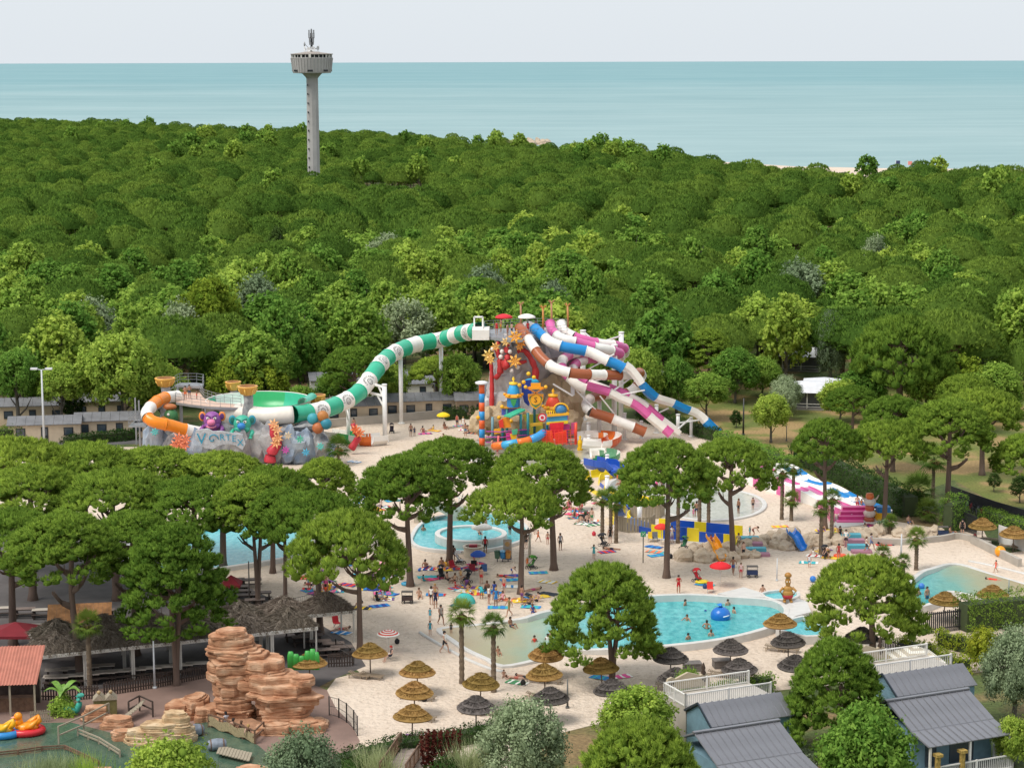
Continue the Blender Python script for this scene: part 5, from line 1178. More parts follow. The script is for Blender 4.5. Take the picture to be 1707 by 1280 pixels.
# viewing deck, steel stairs, rails
VD = thing('viewing_deck', 'railed steel viewing deck with stairs beside the funnel', 'deck', (0, 0, 0)); DZ = Q(330, 668, 255).z
dk = [Q(*q) for q in ((293, 668, 254), (320, 672, 252), (350, 676, 250.5), (402, 679, 249.5), (402, 673, 252), (360, 668, 254), (340, 660, 257), (332, 650, 262), (298, 650, 262))]
mb = MB(); mb.prism([(q.x, q.y) for q in dk], DZ - .3, DZ, 0, 1); mb.build('floor_plate', [steel, paint('d9b7a2')], VD); railing(VD, [Vector((q.x, q.y, DZ)) for q in dk], 1.1, 1.4, (1.1, .75, .4), .03, closed=True)
up = [Q(*q) for q in ((292, 648, 262), (300, 640, 264), (328, 639, 264), (340, 645, 263), (338, 652, 261))]; railing(VD, [Vector((q.x, q.y, DZ + .9)) for q in up], 1.2, 1.3, (1.1, .75, .4), .03)
mb = MB(); mb.prism([(q.x, q.y) for q in up], DZ + .6, DZ + .9); mb.build('upper_floor', steel, VD)
for x, y, D in ((303, 670, 254), (342, 676, 251), (395, 680, 250), (337, 660, 258), (232, 690, 257), (242, 692, 254), (226, 688, 259), (300, 660, 260), (372, 680, 251)):
  q = Q(x, y, D); mb = MB(); mb.bar((q.x, q.y, 0), (q.x, q.y, DZ - .25), .18); mb.build('post', steel, VD)
s0, s1 = Q(230, 690, 256), Q(292, 650, 260); s0.z = DZ * .55; s1.z = DZ
for k in range(14):
  q = s0.lerp(s1, k / 13); mb = MB(); mb.box((q.x - .45, q.y - .7, q.z - .04), (q.x + .1, q.y + .7, q.z)); mb.build('step', steel, VD)
for dy in (-.75, .75):
  mb = MB(); mb.bar(s0 + Vector((0, dy, -.1)), s1 + Vector((0, dy, -.1)), .06, .25); mb.build('stringer', steel, VD); railing(VD, [s0 + Vector((0, dy, 0)), s1 + Vector((0, dy, 0))], 1.1, 1.0, (1.1, .6), .03)
a = Q(226, 690, 258); a.z = s0.z; b2 = Q(243, 692, 253); b2.z = s0.z; mb = MB(); mb.box((a.x, b2.y, s0.z - .15), (b2.x, a.y, s0.z)); mb.build('landing', steel, VD); railing(VD, [(a.x, a.y, s0.z), (a.x, b2.y, s0.z), (b2.x, b2.y, s0.z)], 1.1, 1, (1.1, .75, .4), .03)
mb = MB(); mb.box((Q(378, 0, 250).x - 3, 251, 3.2), (Q(402, 0, 250).x, 253, 5.6)); mb.build('green_tank', paint('1f6b3a'), VD)
# low green and white run-out with orange panel behind the palm
t = thing('run_out_flume', 'low white, green and orange run-out flume behind the palm', 'slide', (0, 0, 0))
rp = [Q(545, 722, 262), Q(580, 724, 260), Q(610, 728, 258), Q(640, 727, 259)]; sp = spline(rp, .6); n = len(sp)
for k in range(6):
  i0, i1 = k * (n - 1) // 6, (k + 1) * (n - 1) // 6; seg = [Vector((q.x, q.y, 0.1)) for q in sp[i0:i1 + 1]]; mb = MB(); sweep(mb, seg, halfpipe(1.1, wall=.1)); mb.build('flume_section', SLM((W_, W_, G_, W_, 'd86a2a', W_)[k]), t)

# ================================================================ play castle
PC = thing('play_castle', 'colourful water play castle with towers, shield sign, nets and slides', 'play structure', (0, 0, 0))
def C(x, y, D=257): return Q(x, y, D)
DB, D0 = 254.5, 256
def cpost(x, yt, yb, D, r, col, name='post'):
  a, b_ = C(x, yt, D), C(x, yb, D); mb = MB(); mb.cyl((a.x, a.y, max(0, b_.z)), r, a.z - max(0, b_.z), 10); return mb.build(name, paint(col), PC)
a = C(803, 641, 257);
st = thing('striped_pole', 'blue and orange banded pole with a white dripping disc on top', 'pole', (a.x, a.y, 0)); zt = a.z
for k in range(7):
  mb = MB(); mb.cyl((0, 0, zt * (k / 7)), .36, zt / 7, 14); mb.build('band', paint(('e8622a', '2f93d4')[k % 2]), st)
mb = MB(); mb.lathe([(.1, zt), (.8, zt + .1), (.85, zt + .3), (.5, zt + .42), (.01, zt + .4)], 16); mb.build('drip_disc', paint('e6e6e8'), st)
for x, yt, yb, D, col in ((868, 690, 740, 254, '1e7a80'), (880, 688, 740, 254, '1e7a80'), (891, 660, 730, 258, '1e6a70'), (838, 700, 742, 254, '1e7a80'), (821, 695, 742, 255, '6a8f9a'), (845, 680, 735, 257, '2a8a8a'), (912, 690, 738, 255, '2a7a9a'), (945, 690, 738, 255, 'b04a9a'), (918, 672, 735, 259, 'c04aa0'), (960, 705, 740, 254, 'e8502a')): cpost(x, yt, yb, D, .17, col)
# turret with blue dome
def turret(x, y, D, r, h, wall, roof, cap, knob):
  q = C(x, y, D); mb = MB(); mb.cyl((q.x, q.y, q.z), r, h, 8, smooth=False); b_ = mb.build('turret', paint(wall), PC)
  mb = MB(); mb.lathe([(r * 1.35, h), (r * 1.4, h + .15), (r * 1.15, h + .45)], 8, c=(q.x, q.y, q.z), smooth=False); mb.build('cornice', paint('f0a01e'), b_)
  mb = MB(); mb.lathe([(r * 1.0, h + .4), (r * .95, h + .8), (r * .6, h + 1.5), (r * .5, h + 1.6)], 12, c=(q.x, q.y, q.z)); mb.build('dome', paint(roof), b_)
  mb = MB(); mb.lathe([(r * .65, h + 1.6), (r * .7, h + 1.85), (.05, h + 1.95), (.2, h + 2.3), (.01, h + 2.6)], 12, c=(q.x, q.y, q.z)); mb.build('finial', paint(cap), b_)
  for k in range(6):
    a = k * 1.047; mb = MB(); mb.sphere((q.x + math.cos(a) * r * 1.35, q.y + math.sin(a) * r * 1.35, q.z + h + .35), .2, 8, 5); mb.build('knob', paint(knob), b_)
  return b_
tb = turret(856, 678, 256.5, .82, 1.25, '2f86c8', '2fa0d8', 'f0c832', 'f0a81e')
q = C(856, 672, 255.5); mb = MB(); mb.add([(q.x - .4, q.y, q.z + .5), (q.x + .4, q.y, q.z + .5), (q.x + .25, q.y - .02, q.z - .1), (q.x, q.y - .02, q.z - .5), (q.x - .25, q.y - .02, q.z - .1)], [(0, 4, 3, 2, 1)]); mb.build('shield', paint('3f9a58'), tb)
tr_ = turret(922, 686, 256.5, .95, .35, 'e04a2a', 'e04a2a', 'f0b01e', 'f0b81e')
mb = MB(); q = C(926, 690, 255)
for k in range(9): mb.add([(q.x - 1.2 + .27 * k, q.y - .2, q.z + .5), (q.x - .93 + .27 * k, q.y - .2, q.z + .5), (q.x - 1.06 + .27 * k, q.y - .4, q.z - .1)], [(0, 2, 1)])
mb.build('fringe', paint('f4c81e'), tr_)
# the shield with the letter S
q = C(893, 666, 254.6); t = thing('shield_sign', 'big yellow shield sign with the letter S on the play castle', 'sign', q)
def shield(w_, h_, y, dz=0): return [(-w_, y, h_ * .55 + dz), (w_, y, h_ * .55 + dz), (w_ * .95, y, 0 + dz), (w_ * .6, y, -h_ * .65 + dz), (0, y, -h_ + dz), (-w_ * .6, y, -h_ * .65 + dz), (-w_ * .95, y, 0 + dz)]
def slabp(mb, f, b_):
  n = len(f); mb.add(f + b_, [tuple(range(n)), tuple(reversed(range(n, 2 * n)))] + [(i, n + i, n + (i + 1) % n, (i + 1) % n) for i in range(n)])
mb = MB(); slabp(mb, shield(.98, 1.25, 0), shield(.98, 1.25, .2)); mb.build('plate', paint('e8a81e'), t); mb = MB(); slabp(mb, shield(.8, 1.02, -.05, .03), shield(.8, 1.02, .02, .03)); mb.build('field', paint('4f8a5a'), t)
mb = MB(); mb.add(*[(lambda v, f: ([(a, -.1, b) for a, b, c__ in v], f))(*disc_geo(0, 0, 0, .66, n=24))][0]); mb.build('disc', paint('f0a824'), t)
vs, fs = GLY['S']; mb = MB(); mb.add([(a * .95, -.14, b * .95 - .32) for a, b, c__ in vs], fs); mb.build('letter', paint('4a3020'), t)
for s in (-1, 1): mb = MB(); mb.bar((s * 1.1, -.12, 1.5), (-s * .95, -.12, .35), .13); mb.build('crossed_bar', paint('d8802a'), t); mb = MB(); mb.sphere((s * 1.25, -.1, 1.6), .24, 10, 6); mb.build('knob', paint('f0b428'), t)
mb = MB(); mb.prism([(-.95, -.1), (.95, -.1), (.8, .3), (-.8, .3)], 1.3, 1.6); mb.box((-.6, 0, 1.6), (.62, .3, 2.05)); mb.build('crest', paint('f0a01e'), t)
q = C(877, 655, 257.5); mb = MB(); slabp(mb, [(q.x + a * 1.1, q.y, q.z + b * 1.7) for a, b in ((-.5, .9), (.6, 1.0), (.65, -.3), (.3, -1.0), (-.2, -.7), (-.5, 0))], [(q.x + a * 1.1, q.y + .2, q.z + b * 1.7) for a, b in ((-.5, .9), (.6, 1.0), (.65, -.3), (.3, -1.0), (-.2, -.7), (-.5, 0))]); mb.build('blue_banner', paint('1f3f9a'), PC)
for x, y, c_ in ((881, 623, 'f0c028'), (890, 629, 'f0c028'), (866, 642, 'f0b428'), (873, 637, 'f0b428'), (837, 678, 'f0b428'), (913, 692, 'f0b020'), (946, 690, 'f0b020'), (832, 696, 'f0b020'), (797, 696, 'f0b020'), (852, 702, 'f0b020')): sph(PC, 'ball', C(x, y, 256), (.26, .26, .26), c_, 10)
q = C(886, 637, 258); mb = MB(); mb.sphere(q, (1.0, .5, .5), 12, 7); mb.build('blue_ornament', paint('2fa0c8'), PC)
# decks, ramp, fascia panels
def panel(pts, D, th_, col, name='panel', d2=None):
  f = [C(x, y, D) for x, y in pts]; b_ = [v + Vector((0, th_, 0)) for v in f]; mb = MB(); slabp(mb, [tuple(v) for v in f], [tuple(v) for v in b_]); return mb.build(name, paint(col), PC)
mb = MB(); vv = [C(840, 692, 253.5), C(852, 694, 252.5), C(876, 682, 254.5), C(866, 680, 256)]; mb.add([tuple(v) for v in vv] + [tuple(v - Vector((0, 0, .18))) for v in vv], [(0, 1, 2, 3), (7, 6, 5, 4), (0, 4, 5, 1), (1, 5, 6, 2), (2, 6, 7, 3), (3, 7, 4, 0)]); mb.build('ramp', paint('3fb088'), PC)
for pts, D, c_ in ((((836, 680), (866, 680), (866, 692), (836, 692)), 257, '5a6ac0'), (((836, 678), (868, 678), (868, 681), (836, 681)), 256.8, 'f0a82a'), (((912, 695), (946, 692), (946, 701), (912, 704)), 254.2, '3f9ac8'), (((912, 691), (948, 688), (948, 692), (912, 695)), 254, 'f0b42a'), (((911, 704), (947, 701), (947, 706), (911, 708)), 254, 'e8d02a'),
          (((868, 692), (905, 690), (905, 724), (868, 726)), 258.5, 'c8c84a'), (((884, 706), (904, 704), (904, 709), (884, 711)), 255, 'e8b83a'), (((884, 724), (904, 722), (904, 727), (884, 729)), 255, 'e08a2a'), (((916, 706), (940, 704), (938, 728), (920, 732)), 253.6, 'e02a3a'), (((836, 698), (848, 694), (852, 712), (838, 714)), 253.8, 'f0941e'), (((831, 702), (838, 698), (840, 712), (833, 714)), 253.6, 'e0382a'),
          (((843, 722), (856, 720), (858, 736), (845, 738)), 253.5, 'd83a8a'), (((850, 724), (862, 722), (860, 732), (853, 734)), 253, 'f0b81e'), (((853, 717), (863, 715), (862, 724), (854, 725)), 252.9, '4fae82'), (((823, 716), (834, 714), (834, 722), (824, 724)), 254, 'f0b01e'), (((866, 716), (882, 716), (882, 732), (866, 734)), 255.5, '2a6a8a'), (((952, 705), (962, 704), (962, 722), (952, 724)), 255, 'e86aa0'), (((936, 708), (950, 707), (950, 716), (936, 717)), 254.5, 'd04a9a'), (((905, 720), (920, 718), (924, 740), (904, 740)), 252.6, 'f0582a'), (((924, 722), (944, 718), (946, 738), (926, 740)), 252.4, 'ee4a2a')): panel(pts, D, .25, c_)
for k in range(3):
  mb = MB(); y = 711 + k * 9
  mb.tube([C(810, y + 8, 254), C(835, y + 9, 253.5), C(858, y + 6, 253.5), C(884, y + 5, 254)], .07, 5); mb.build('pipe', paint('b03a9a'), PC)
mb = MB()
for i in range(9): mb.bar(C(905 + 6.5 * i, 716, 252), C(903 + 7 * i, 742, 251.5), .05)
for j in range(6): mb.bar(C(904, 718 + 4.6 * j, 251.8), C(962, 716 + 4.6 * j, 252.2), .05)
mb.build('climbing_net', paint('e8352a'), PC)
mb = MB(); mb.tube(spline([C(826, 742, 252), C(845, 740, 250.5), C(862, 736, 250.5), C(878, 734, 250.8), C(896, 728, 251.5), (C(904, 722, 252.5))], .5), .55, 10);
sp = spline([C(824, 744, 252), C(845, 741, 250.5), C(862, 738, 250.5), C(878, 735, 250.8), C(896, 728, 251.5), C(906, 721, 252.5)], .5)
for k in range(4):
  i0, i1 = k * (len(sp) - 1) // 4, (k + 1) * (len(sp) - 1) // 4; mb = MB(); mb.tube(sp[i0:i1 + 1], .5, 12); mb.build('tube_section', SLM(('e8762a', '3fa8d8', 'e8762a', '3f9ad8')[k]), PC)
mb = MB(); q = C(904, 696, 254.2)
for k in range(3): mb.add([(a + q.x, -.02 * k + q.y, b + q.z) for a, b, c__ in disc_geo(0, 0, 0, .55 - .17 * k, n=18)[0]], disc_geo(0, 0, 0, 1, n=18)[1], k % 2)
mb.build('lollipop', [paint('d83040'), paint('f2e6e2')], PC)
mb = MB(); q = C(829, 728, 253); mb.tube([(q.x, q.y, 0), (q.x + .15, q.y, 2.1)], .13, 8); mb.build('candy_pole', paint('e86a6a'), PC)
mb = MB(); q = C(967, 722, 254); mb.lathe([(.35, 0), (.4, .3), (.25, .5), (.32, .8), (.3, 1.2), (.1, 1.5), (.18, 1.75), (.01, 1.95)], 10, c=(q.x, q.y, 0)); mb.build('spray_figure', paint('f0c01e'), PC)
mb = MB(); q = C(935, 683, 254.6); mb.sphere(q, (.75, .6, .75), 14, 8); mb.build('round_hood', paint('3f7fb0'), PC); mb = MB(); mb.tube([(q.x + .95 * math.cos(R(a)), q.y - .3, q.z - .1 + .95 * math.sin(R(a))) for a in range(0, 181, 20)], .12, 6); mb.build('arch', paint('f0b41e'), PC)

# ================================================================ smaller slides
def flume(name, label, pts, r, cols, n, lanes=1, wall=.2, closed=()):
  t = thing(name, label, 'slide', (0, 0, 0)); sp = spline(pts, .4); m_ = len(sp)
  for k in range(n):
    i0, i1 = k * (m_ - 1) // n, (k + 1) * (m_ - 1) // n; mb = MB()
    if k in closed: mb.tube(sp[i0:i1 + 1], r, 12, cap=False); mb.tube(list(reversed(sp[i0:i1 + 1])), r - .05, 12, cap=False)
    else: sweep(mb, [q - Vector((0, 0, r)) for q in sp[i0:i1 + 1]], halfpipe(r, lanes=lanes, wall=wall))
    mb.build('flume_section', SLM(cols[k % len(cols)]), t)
  return t
t = flume('winding_slide', 'white slide bend with orange, brown and yellow panels under the white posts', [Q(965, 724, 258), Q(985, 722, 259), Q(1005, 722, 259), Q(1022, 724, 257), Q(1022, 730, 254), Q(1005, 736, 252), Q(985, 736, 251.5), Q(970, 734, 251.5)], .85, [W_, W_, 'e8762a', W_, W_, 'c4501e', 'c4501e', W_, W_], 9)
column(t, 981, 748, 1.6, .22)
t = flume('winding_slide', 'green and white slide bend in front of the orange one', [Q(985, 752, 247), Q(1000, 751, 247), Q(1015, 752, 246), Q(1022, 757, 243.5), Q(1008, 764, 241.5), Q(990, 764, 241.5)], .8, [W_, '5a8f6a', W_, '2f8a5a', '2f8a5a'], 5)
column(t, 1012, 790, 2.2, .22)
t = flume('helix_slide', 'blue and yellow helix slide curling down behind the palms', [Q(985, 766, 240), Q(1005, 770, 238), Q(1022, 773, 237), Q(1015, 785, 237), Q(990, 792, 236), Q(985, 806, 233), Q(1000, 818, 229), Q(1025, 826, 225), Q(1055, 831, 222), Q(1085, 838, 221), Q(1105, 842, 222)], .95, [DB_, DB_, YE_, YE_, YE_, DB_, YE_, YE_, DB_, DB_, YE_, YE_], 12, wall=.3)
column(t, 1012, 830, 2.4, .24); column(t, 1066, 872, 2.2, .26); column(t, 1046, 862, 2.2, .2)
t = flume('helix_slide', 'lower turn of the blue and yellow helix with a tunnel mouth', [Q(1060, 845, 218), Q(1042, 850, 216), Q(1032, 858, 214), Q(1040, 868, 212), Q(1058, 874, 210.5), Q(1080, 880, 209), Q(1098, 884, 208.5)], .9, [YE_, DB_, YE_, YE_, '2a78d0', '2a78d0', DB_], 7, wall=.3, closed=(1,))
# straight run-out wall panels
t = thing('run_out_flume', 'long low blue and yellow run-out flume in front of the splash pool', 'slide', (0, 0, 0))
a, b2 = P(1092, 893), P(1232, 906)
for k in range(7):
  f0, f1 = k / 7, (k + 1) / 7; q0, q1 = a.lerp(b2, f0), a.lerp(b2, f1); mb = MB(); sweep(mb, [q0 + Vector((0, 0, .1)), q1 + Vector((0, 0, .1))], [(-1.2, 0), (1.2, 0), (1.2, 1.35 if k < 4 else 1.05), (1.1, 1.35 if k < 4 else 1.05), (1.05, .2), (-1.05, .2), (-1.1, 1.5), (-1.2, 1.5)]); mb.build('flume_section', SLM((YE_, DB_, DB_, 'e6cf2c', DB_, DB_, YE_)[k]), t)
mb = MB(); mb.bar(a + Vector((-.3, -.3, .05)), b2 + Vector((0, -.3, .05)), 2.8, .1); mb.build('footing', MATS['pool_white'], t)
wood = mat('weathered_wood', (.30, .25, .18), .9, .3, 3, bump=.4, col2=(.42, .36, .27), stretch=(6, 6, .5))
def palisade(label, pts, h, name='plank_wall', w_=.3, m=None, gap=.02, parent=None, cap=None, thick=.07, part='plank'):
  """a wall of upright boards, each its own piece"""
  t = parent or thing(name, label, 'wall' if 'wall' in name else 'fence', (0, 0, 0)); me = None
  for i in range(len(pts) - 1):
    a, b_ = Vector(pts[i]), Vector(pts[i + 1]); a.z = b_.z = 0; L = (b_ - a).length; k = max(1, int(L / (w_ + gap))); an = math.atan2((b_ - a).y, (b_ - a).x)
    for j in range(k):
      if me is None:
        mb = MB(); mb.box((-w_ / 2, -thick / 2, 0), (w_ / 2, thick / 2, 1)); me = mb.mesh(part, m or wood)
      q = a.lerp(b_, (j + .5) / k); inst(part, me, t, q, an, (1, 1, h * random.uniform(.96, 1.03)))
    if cap:
      mb = MB()
      for z in cap: mb.bar(a + Vector((0, 0, z * h)), b_ + Vector((0, 0, z * h)), .09, .08)
      mb.build('rail', m or wood, t)
  return t
palisade('weathered plank wall under the helix slide', px(1030, 884, 1046, 888, 1086, 886, 1092, 880), 1.6)
palisade('weathered plank wall around the helix foot behind the white post', px(1050, 864, 1075, 866, 1100, 864, 1108, 858), 1.5)
# pink, blue and white race slide
t = thing('race_slide', 'wide pink, blue and white race slide with several humped lanes', 'slide', (0, 0, 0))
pa, pb = P(1250, 806), P(1428, 864); u = (pb - pa).normalized(); v = Vector((-u.y, u.x, 0)); L = (pb - pa).length; lanes = 5; seg = 13
hz = lambda f: 1.6 * (1 - f) ** 1.1 + .35 + .25 * math.sin(f * 15) * (1 - f)
pal = {0: ('f0ece6', PK_), 1: (PK_, 'f0ece6'), 2: ('f0ece6', 'efeae2'), 3: (BL_, 'f0ece6'), 4: ('f0ece6', BL_)}
for l in range(lanes):
  for k in range(seg):
    f0, f1 = k / seg, (k + 1) / seg; mb = MB(); pts = []
    for i in range(4):
      f = f0 + (f1 - f0) * i / 3; q = pa + u * (L * f) + v * (l * 1.05); pts.append(Vector((q.x, q.y, hz(f))))
    sweep(mb, pts, [(-.5, -.3), (.5, -.3), (.5, .12), (.44, .12), (.40, 0), (-.40, 0), (-.44, .12), (-.5, .12)]); c0, c1 = pal[l]
    mb.build('lane_panel', SLM(c0 if (k + l) % 3 else c1), t)
for k in range(seg):
  f0, f1 = k / seg, (k + 1) / seg; q0, q1 = pa + u * (L * f0) - v * .62, pa + u * (L * f1) - v * .62
  mb = MB(); mb.add([(q0.x, q0.y, 0), (q1.x, q1.y, 0), (q1.x, q1.y, hz(f1) + .15), (q0.x, q0.y, hz(f0) + .15), (q0.x + v.x * .1, q0.y + v.y * .1, 0), (q1.x + v.x * .1, q1.y + v.y * .1, 0), (q1.x + v.x * .1, q1.y + v.y * .1, hz(f1) + .15), (q0.x + v.x * .1, q0.y + v.y * .1, hz(f0) + .15)], [(0, 1, 2, 3), (3, 2, 6, 7), (5, 4, 7, 6)]); mb.build('side_panel', SLM(('f0ece6', PK_, 'f0ece6', 'f0ece6', PK_)[k % 5]), t)
for k in range(4):
  q = P(1398 + 3 * k, 872 - 4 * k); mb = MB(); mb.box((q.x - .2, q.y - .15, 0), (q.x + 2.6, q.y + .75, .25 * (k + 1))); mb.build('step', SLM('d8488e'), t)
mb = MB(); q = P(1394, 870); mb.box((q.x - .6, q.y - .1, 0), (q.x - .2, q.y + 2.6, 1.3)); mb.build('step_wall', SLM('d8488e'), t)
mb = MB(); d = px(1388, 882, 1470, 872, 1468, 858, 1400, 850); mb.prism([(q.x, q.y) for q in d], 0, .12); mb.build('landing_slab', MATS['pool_white'], t)
mb = MB(); mb.bar(P(1244, 790) + Vector((0, 3, .3)), P(1440, 848) + Vector((0, 3.2, .3)), .3, .6); mb.build('low_wall', MATS['pool_cream'], label='low cream wall behind the race slide', cat='wall')
# small rock ridge with orange and blue slides, coloured steps
RR = thing('rock_ridge', 'low beige artificial rock ridge with coloured steps', 'rock', (0, 0, 0))
for x, y, r in [(1142, 932, 1.0), (1158, 925, 1.0), (1172, 934, 1.0), (1188, 924, .9), (1200, 932, .9), (1214, 920, .9), (1236, 928, .9), (1244, 915, .8), (1262, 912, .8), (1274, 905, .8), (1290, 900, .9), (1306, 906, 1.1), (1322, 900, 1.0), (1336, 912, 1.0), (1352, 902, .9), (1366, 908, .9), (1382, 900, .8), (1398, 906, .9), (1412, 898, .8), (1428, 892, .8), (1446, 896, .9), (1462, 890, .8), (1478, 886, .8), (1310, 915, .8), (1296, 912, .8), (1500, 893, .8), (1520, 890, .8), (1540, 894, .8), (1560, 890, .8), (1222, 934, .7), (1256, 928, .6), (1180, 914, .7)]:
  q = P(x, y); boulder(RR, 'rock_beige', (q.x, q.y, .15), (r * 1.15, r, r * random.uniform(.8, 1.15)))
for k in range(4):
  for s, x0, y0 in ((0, 1248, 910), (1, 1418, 905)):
    q = P(x0 + 6 * k, y0 + 5.5 * k); mb = MB(); mb.box((q.x - 1.0, q.y - .4, 0), (q.x + 1.0, q.y + .5, .95 - .22 * k)); mb.build('step', paint(('58a8b8', 'a8788a')[k % 2], .7), RR)
def kidslide(label, x0, y0, z0, x1, y1, col):
  t = thing('small_slide', label, 'slide', (0, 0, 0)); a, b_ = P(x0, y0, z0), P(x1, y1, .12); c1 = a.lerp(b_, .35); c1.z = z0 * .82; c2 = a.lerp(b_, .72); c2.z = z0 * .25
  mb = MB(); sweep(mb, spline([a, c1, c2, b_], .25), halfpipe(.42, .05, .12)); mb.build('chute', SLM(col), t)
  mb = MB(); sweep(mb, [a + Vector((-.02, .9, .05)), a + Vector((0, 0, .02))], halfpipe(.42, .05, .12)); mb.build('chute_head', SLM(col), t)
kidslide('small orange slide running off the beige rocks', 1186, 902, 1.35, 1203, 934, 'f2a01c')
kidslide('small blue slide running off the beige rocks', 1320, 892, 1.3, 1338, 917, '2a78cc')
# statue at the pool
p = P(1313, 1003, .72); t = thing('statue', 'brown painted statue in red trunks at the pool corner', 'statue', p)
sph(t, 'belly', (0, 0, .78), (.48, .38, .42), 'b0803a'); sph(t, 'chest', (0, 0, 1.15), (.42, .32, .35), 'b0803a'); sph(t, 'trunks', (0, 0, .55), (.5, .4, .3), 'b02a34')
mb = MB(); mb.lathe([(.17, 1.4), (.2, 1.55), (.26, 1.8), (.24, 2.05), (.16, 2.2), (.3, 2.3), (.33, 2.45), (.2, 2.62), (.01, 2.7)], 12); mb.build('head', paint('a97530'), t)
for s in (-1, 1):
  mb = MB(); mb.tube([(s * .38, 0, 1.3), (s * .72, -.05, 1.0), (s * .48, -.12, .68)], [.13, .11, .09], 8); mb.build('arm', paint('b0803a'), t)
  mb = MB(); mb.tube([(s * .22, 0, .5), (s * .28, 0, .08)], [.17, .13], 8); mb.sphere((s * .3, -.12, .07), (.16, .28, .09), 8, 5); mb.build('leg', paint('b0803a'), t)
  sph(t, 'eye', (s * .1, -.21, 1.88), (.06, .05, .07), 'f2ece0', 8)
# carved totem at the race slide
p = P(1449, 870); t = thing('totem', 'carved orange and white totem with a blue and yellow box at the race slide end', 'totem', p)
for k, (c_, r) in enumerate((('b05a40', .55), ('d8c4b8', .62), ('c06048', .5), ('d9cfc6', .66), ('d8703a', .42))): mb = MB(); mb.lathe([(r * .8, k * .62), (r, k * .62 + .2), (r, k * .62 + .42), (r * .8, k * .62 + .62), (.01, k * .62 + .62)], 10, jit=.08); mb.build('carved_block', paint(c_), t)
for s in (-1, 1): mb = MB(); mb.tube([(0, 0, 2.2), (s * .7, -.1, 2.5), (s * .95, 0, 2.9)], [.14, .1, .05], 6); mb.build('antler', paint('c8b4a8'), t)
mb = MB(); mb.box((.8, .2, 0), (2.2, 1.4, .9)); mb.build('yellow_box', paint('f0b41e'), t); mb = MB(); mb.box((.9, .3, .9), (2.3, 1.5, 1.5)); mb.build('blue_box', paint('2a78b8'), t)
# ================================================================ water tower and far things
def ring_pos(n, r, off=0): return [(r * math.cos(2 * math.pi * i / n + off), r * math.sin(2 * math.pi * i / n + off)) for i in range(n)]
TB = TOWER_POS; hz_ = lambda y: HT(524, 338, y); k_ = 1 / PPM(524, 338) * 1.0
conc = mat('tower_concrete', (0.42, 0.40, 0.385), 0.85, 0.1, 0.25, bump=.15, bscale=2)
WT = thing('water_tower', 'tall pale concrete water tower with flared head and antennas above the wood', 'tower', TB)
mb = MB(); mb.lathe([(10.6 * k_, -.5), (10.4 * k_, hz_(250)), (9.8 * k_, hz_(131)), (12 * k_, hz_(128)), (17 * k_, hz_(122.8))], 10, smooth=False); mb.build('shaft', conc, WT)
mb = MB(); mb.lathe([(16 * k_, hz_(122.9)), (31 * k_, hz_(122.2)), (31.4 * k_, hz_(121)), (34.2 * k_, hz_(97)), (34 * k_, hz_(96.4))], 40, smooth=False); hd = mb.build('head', conc, WT)
for a, b_ in ring_pos(40, 32.6 * k_):
  mb = MB(); an = math.atan2(b_, a); mb.bar((math.cos(an) * 31.6 * k_, math.sin(an) * 31.6 * k_, hz_(120)), (math.cos(an) * 34.3 * k_, math.sin(an) * 34.3 * k_, hz_(97)), .35, .3); mb.build('rib', conc, hd)
for i in range(5):
  an = R(-90 + (i - 2) * 50); mb = MB(); q = Vector((math.cos(an), math.sin(an), 0)); mb.box((-.9, -.12, -.3), (.9, .12, .3)); o = mb.build('slot_window', paint('1c1e22'), hd); o.location = (q.x * 32.2 * k_, q.y * 32.2 * k_, hz_(118)); o.rotation_euler.z = an + math.pi / 2
mb = MB(); mb.lathe([(30 * k_, hz_(96.6)), (30 * k_, hz_(91))], 32, smooth=False); mb.build('dark_gallery', paint('26282b'), WT)
for a, b_ in ring_pos(28, 33 * k_): mb = MB(); mb.bar((a, b_, hz_(96.8)), (a, b_, hz_(90.8)), random.choice((.22, .22, .5, .8))); mb.build('gallery_post', paint('d8d4cc'), WT)
mb = MB(); mb.lathe([(35 * k_, hz_(91.4)), (35 * k_, hz_(90.2)), (14 * k_, hz_(87.5)), (12 * k_, hz_(86.6)), (.01, hz_(86.3))], 32, smooth=False); mb.build('roof', mat('tower_roof', (.33, .29, .26), .9), WT)
mb = MB(); zt = hz_(87); mb.tube([(0, 0, zt), (0, 0, hz_(48.6))], [.45, .2], 8); am = mb.build('antenna_mast', paint('3a3a3c'), WT)
for i, (y, r, h) in enumerate(((53, 1.0, 1.1), (60, 1.1, 1.8), (67, 1.1, 1.8), (73, .8, 1))):
  for a, b_ in ring_pos(4, r * .8, i * .4): mb = MB(); mb.box((a - .2, b_ - .2, hz_(y) - h / 2), (a + .2, b_ + .2, hz_(y) + h / 2)); mb.build('panel_antenna', paint('8a8a8c'), am)
for a, z, c_ in ((200, 82, 'e4e4e4'), (250, 83, 'dadada'), (285, 82, 'e8e8e8'), (330, 81, 'd0d0d0'), (170, 74, 'b8b8b8'), (10, 79, 'c8c8c8')):
  q = Vector((math.cos(R(a)) * 2.4, math.sin(R(a)) * 1.6, hz_(z))); mb = MB(); mb.lathe([(.05, -.25), (.6, -.1), (.85, .15), (.8, .15), (.05, -.1)], 12); o = mb.build('dish', paint(c_), am); o.location = q; o.rotation_euler = (R(90), 0, R(a + 90))
  mb = MB(); mb.bar((0, 0, hz_(85)), q, .12); mb.build('dish_arm', paint('4a4a4c'), am)
